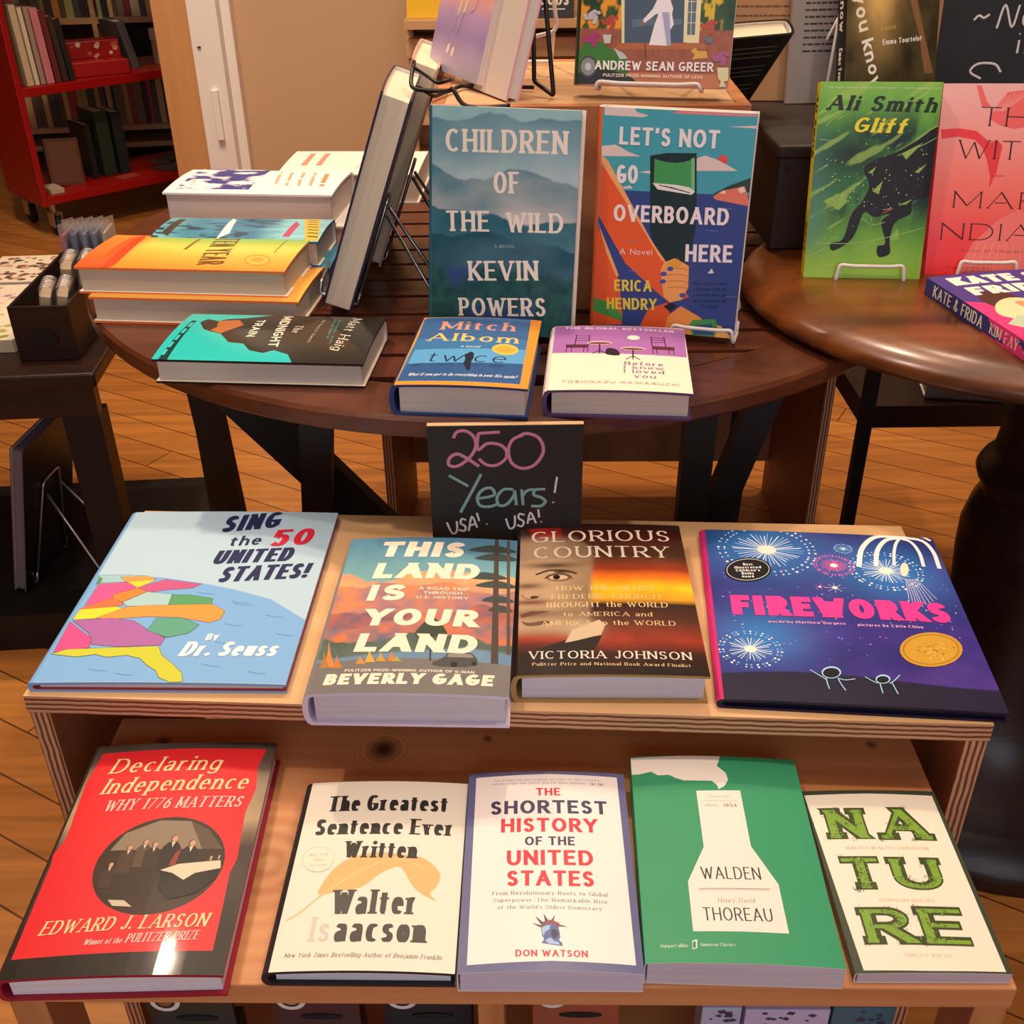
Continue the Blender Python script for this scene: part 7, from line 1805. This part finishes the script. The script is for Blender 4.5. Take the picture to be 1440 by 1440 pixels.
# wooden bookcase beyond the cart
bc = thing('wooden_bookcase', 'light wooden bookcase beyond the red cart', 'bookcase', (-2.25, 5.02, 0), (0, 0, R_(8)))
for z in (.08, .155, .60, 1.05):
    bm = BM(); box(bm, 0, .95, 0, .28, z, z + .022); obj('shelf', bm, SHELFW, bc)
for x_ in (-.02, .47, .95):
    bm = BM(); box(bm, x_, x_ + .02, -.002, .28, 0, 1.4); obj('upright', bm, SHELFW, bc)
bm = BM(); box(bm, -.02, .97, .281, .295, 0, 1.4); obj('back_panel', bm, solid('bookcase_back', '3a2016', .7), bc)
BMx = Matrix.Translation((-2.25, 5.02, 0)) @ Matrix.Rotation(R_(8), 4, 'Z')
R0 = random.Random(11); pal = ['2c241c', 'b8944c', '8a2a20', 'c8a86c', '3a2c24', '98a05c', '5c4a38', 'd8c8a0', 'a83c3c', '4a4440', 'c07a3c', '241c18', '7a6a50', '584838']
CN = {'2c241c': 'near black', 'b8944c': 'ochre', '8a2a20': 'brick red', 'c8a86c': 'tan', '3a2c24': 'dark brown', '98a05c': 'olive', '5c4a38': 'umber', 'd8c8a0': 'ivory', 'a83c3c': 'crimson', '4a4440': 'charcoal', 'c07a3c': 'orange', '241c18': 'black', '7a6a50': 'khaki', '584838': 'brown'}
for z, zn, xs in ((.622, 'upper', (.01, .93)), (.177, 'lower', (.01, .93))):
    x = xs[0]; i = 0; prev = 'shelf end'
    while x < xs[1]:
        w = R0.uniform(.016, .042)
        if x < .47 < x + w + .004 or (.465 < x < .495): x = .497; continue
        if x + w > xs[1]: break
        h = R0.uniform(.17, .27); c = pal[(i * 5 + R0.randrange(3)) % len(pal)]
        plain_book('%s spine, %s high, next to the %s one on the %s bookcase shelf' % (CN[c], '%d cm' % (h * 100), prev, zn), BMx @ Matrix.Translation((x + w / 2, .03, z)), w, .15, h, c, 'spines on the %s bookcase shelf' % zn); x += w + .0015; i += 1; prev = CN[c]

# ------------------------------------------------------------------ shelf unit on the back wall
ws = thing('wall_shelf_unit', 'light wooden shelf unit against the beige back wall', 'shelf unit', (-.05, 3.38, 0))
for z, d in ((.795, .20), (.715, .12), (.62, .16), (.53, .12), (.42, .2)):
    bm = BM(); box(bm, -.235, .85, -d / 2, .115, z, z + .022 if d > .15 else z + .05); obj('shelf', bm, SHELFW, ws)
bm = BM(); box(bm, -.235, .85, .09, .115, 0, 1.3); obj('back_panel', bm, SHELFW, ws)
for x_ in (-.236, .83):
    bm = BM(); box(bm, x_, x_ + .02, -.02, .09, 0, .794); obj('upright', bm, SHELFW, ws)
r = thing('yellow_book', 'yellow paperback on the wall shelf behind the lilac book', 'book', (-.225, 3.33, .8175), (R_(-10), 0, R_(-5)))
bm = BM(); box(bm, -.055, .055, 0, .012, 0, .18); obj('cover', bm, solid('yellow_cover', 'e4b414', .4), r, bevel=.001)
bm = BM()
for f in text_faces('Laura Dave', -.04, .05, .04, .05, .016, 'seri'): bm.faces.new([bm.verts.new((p[0], -.0003, p[1])) for p in f])
obj('lettering', bm, solid('orange_ink', 'c8641c', .5), r)
r = thing('black_paperback', 'black paperback with white capitals on the wall shelf', 'book', (.12, 3.30, .8175), (R_(-10), 0, R_(-4)))
bm = BM(); box(bm, -.07, .07, 0, .014, 0, .21); obj('cover', bm, solid('soot_cover', '23241f', .4), r, bevel=.001)
bm = BM()
for f in text_faces('WOODS', -.055, .035, .055, .033, .028, 'bold'): bm.faces.new([bm.verts.new((p[0], -.0003, p[1])) for p in f])
box(bm, -.02, .045, -.0004, 0, .022, .025)
obj('lettering', bm, solid('white_ink', 'e0d8cc', .5), r)
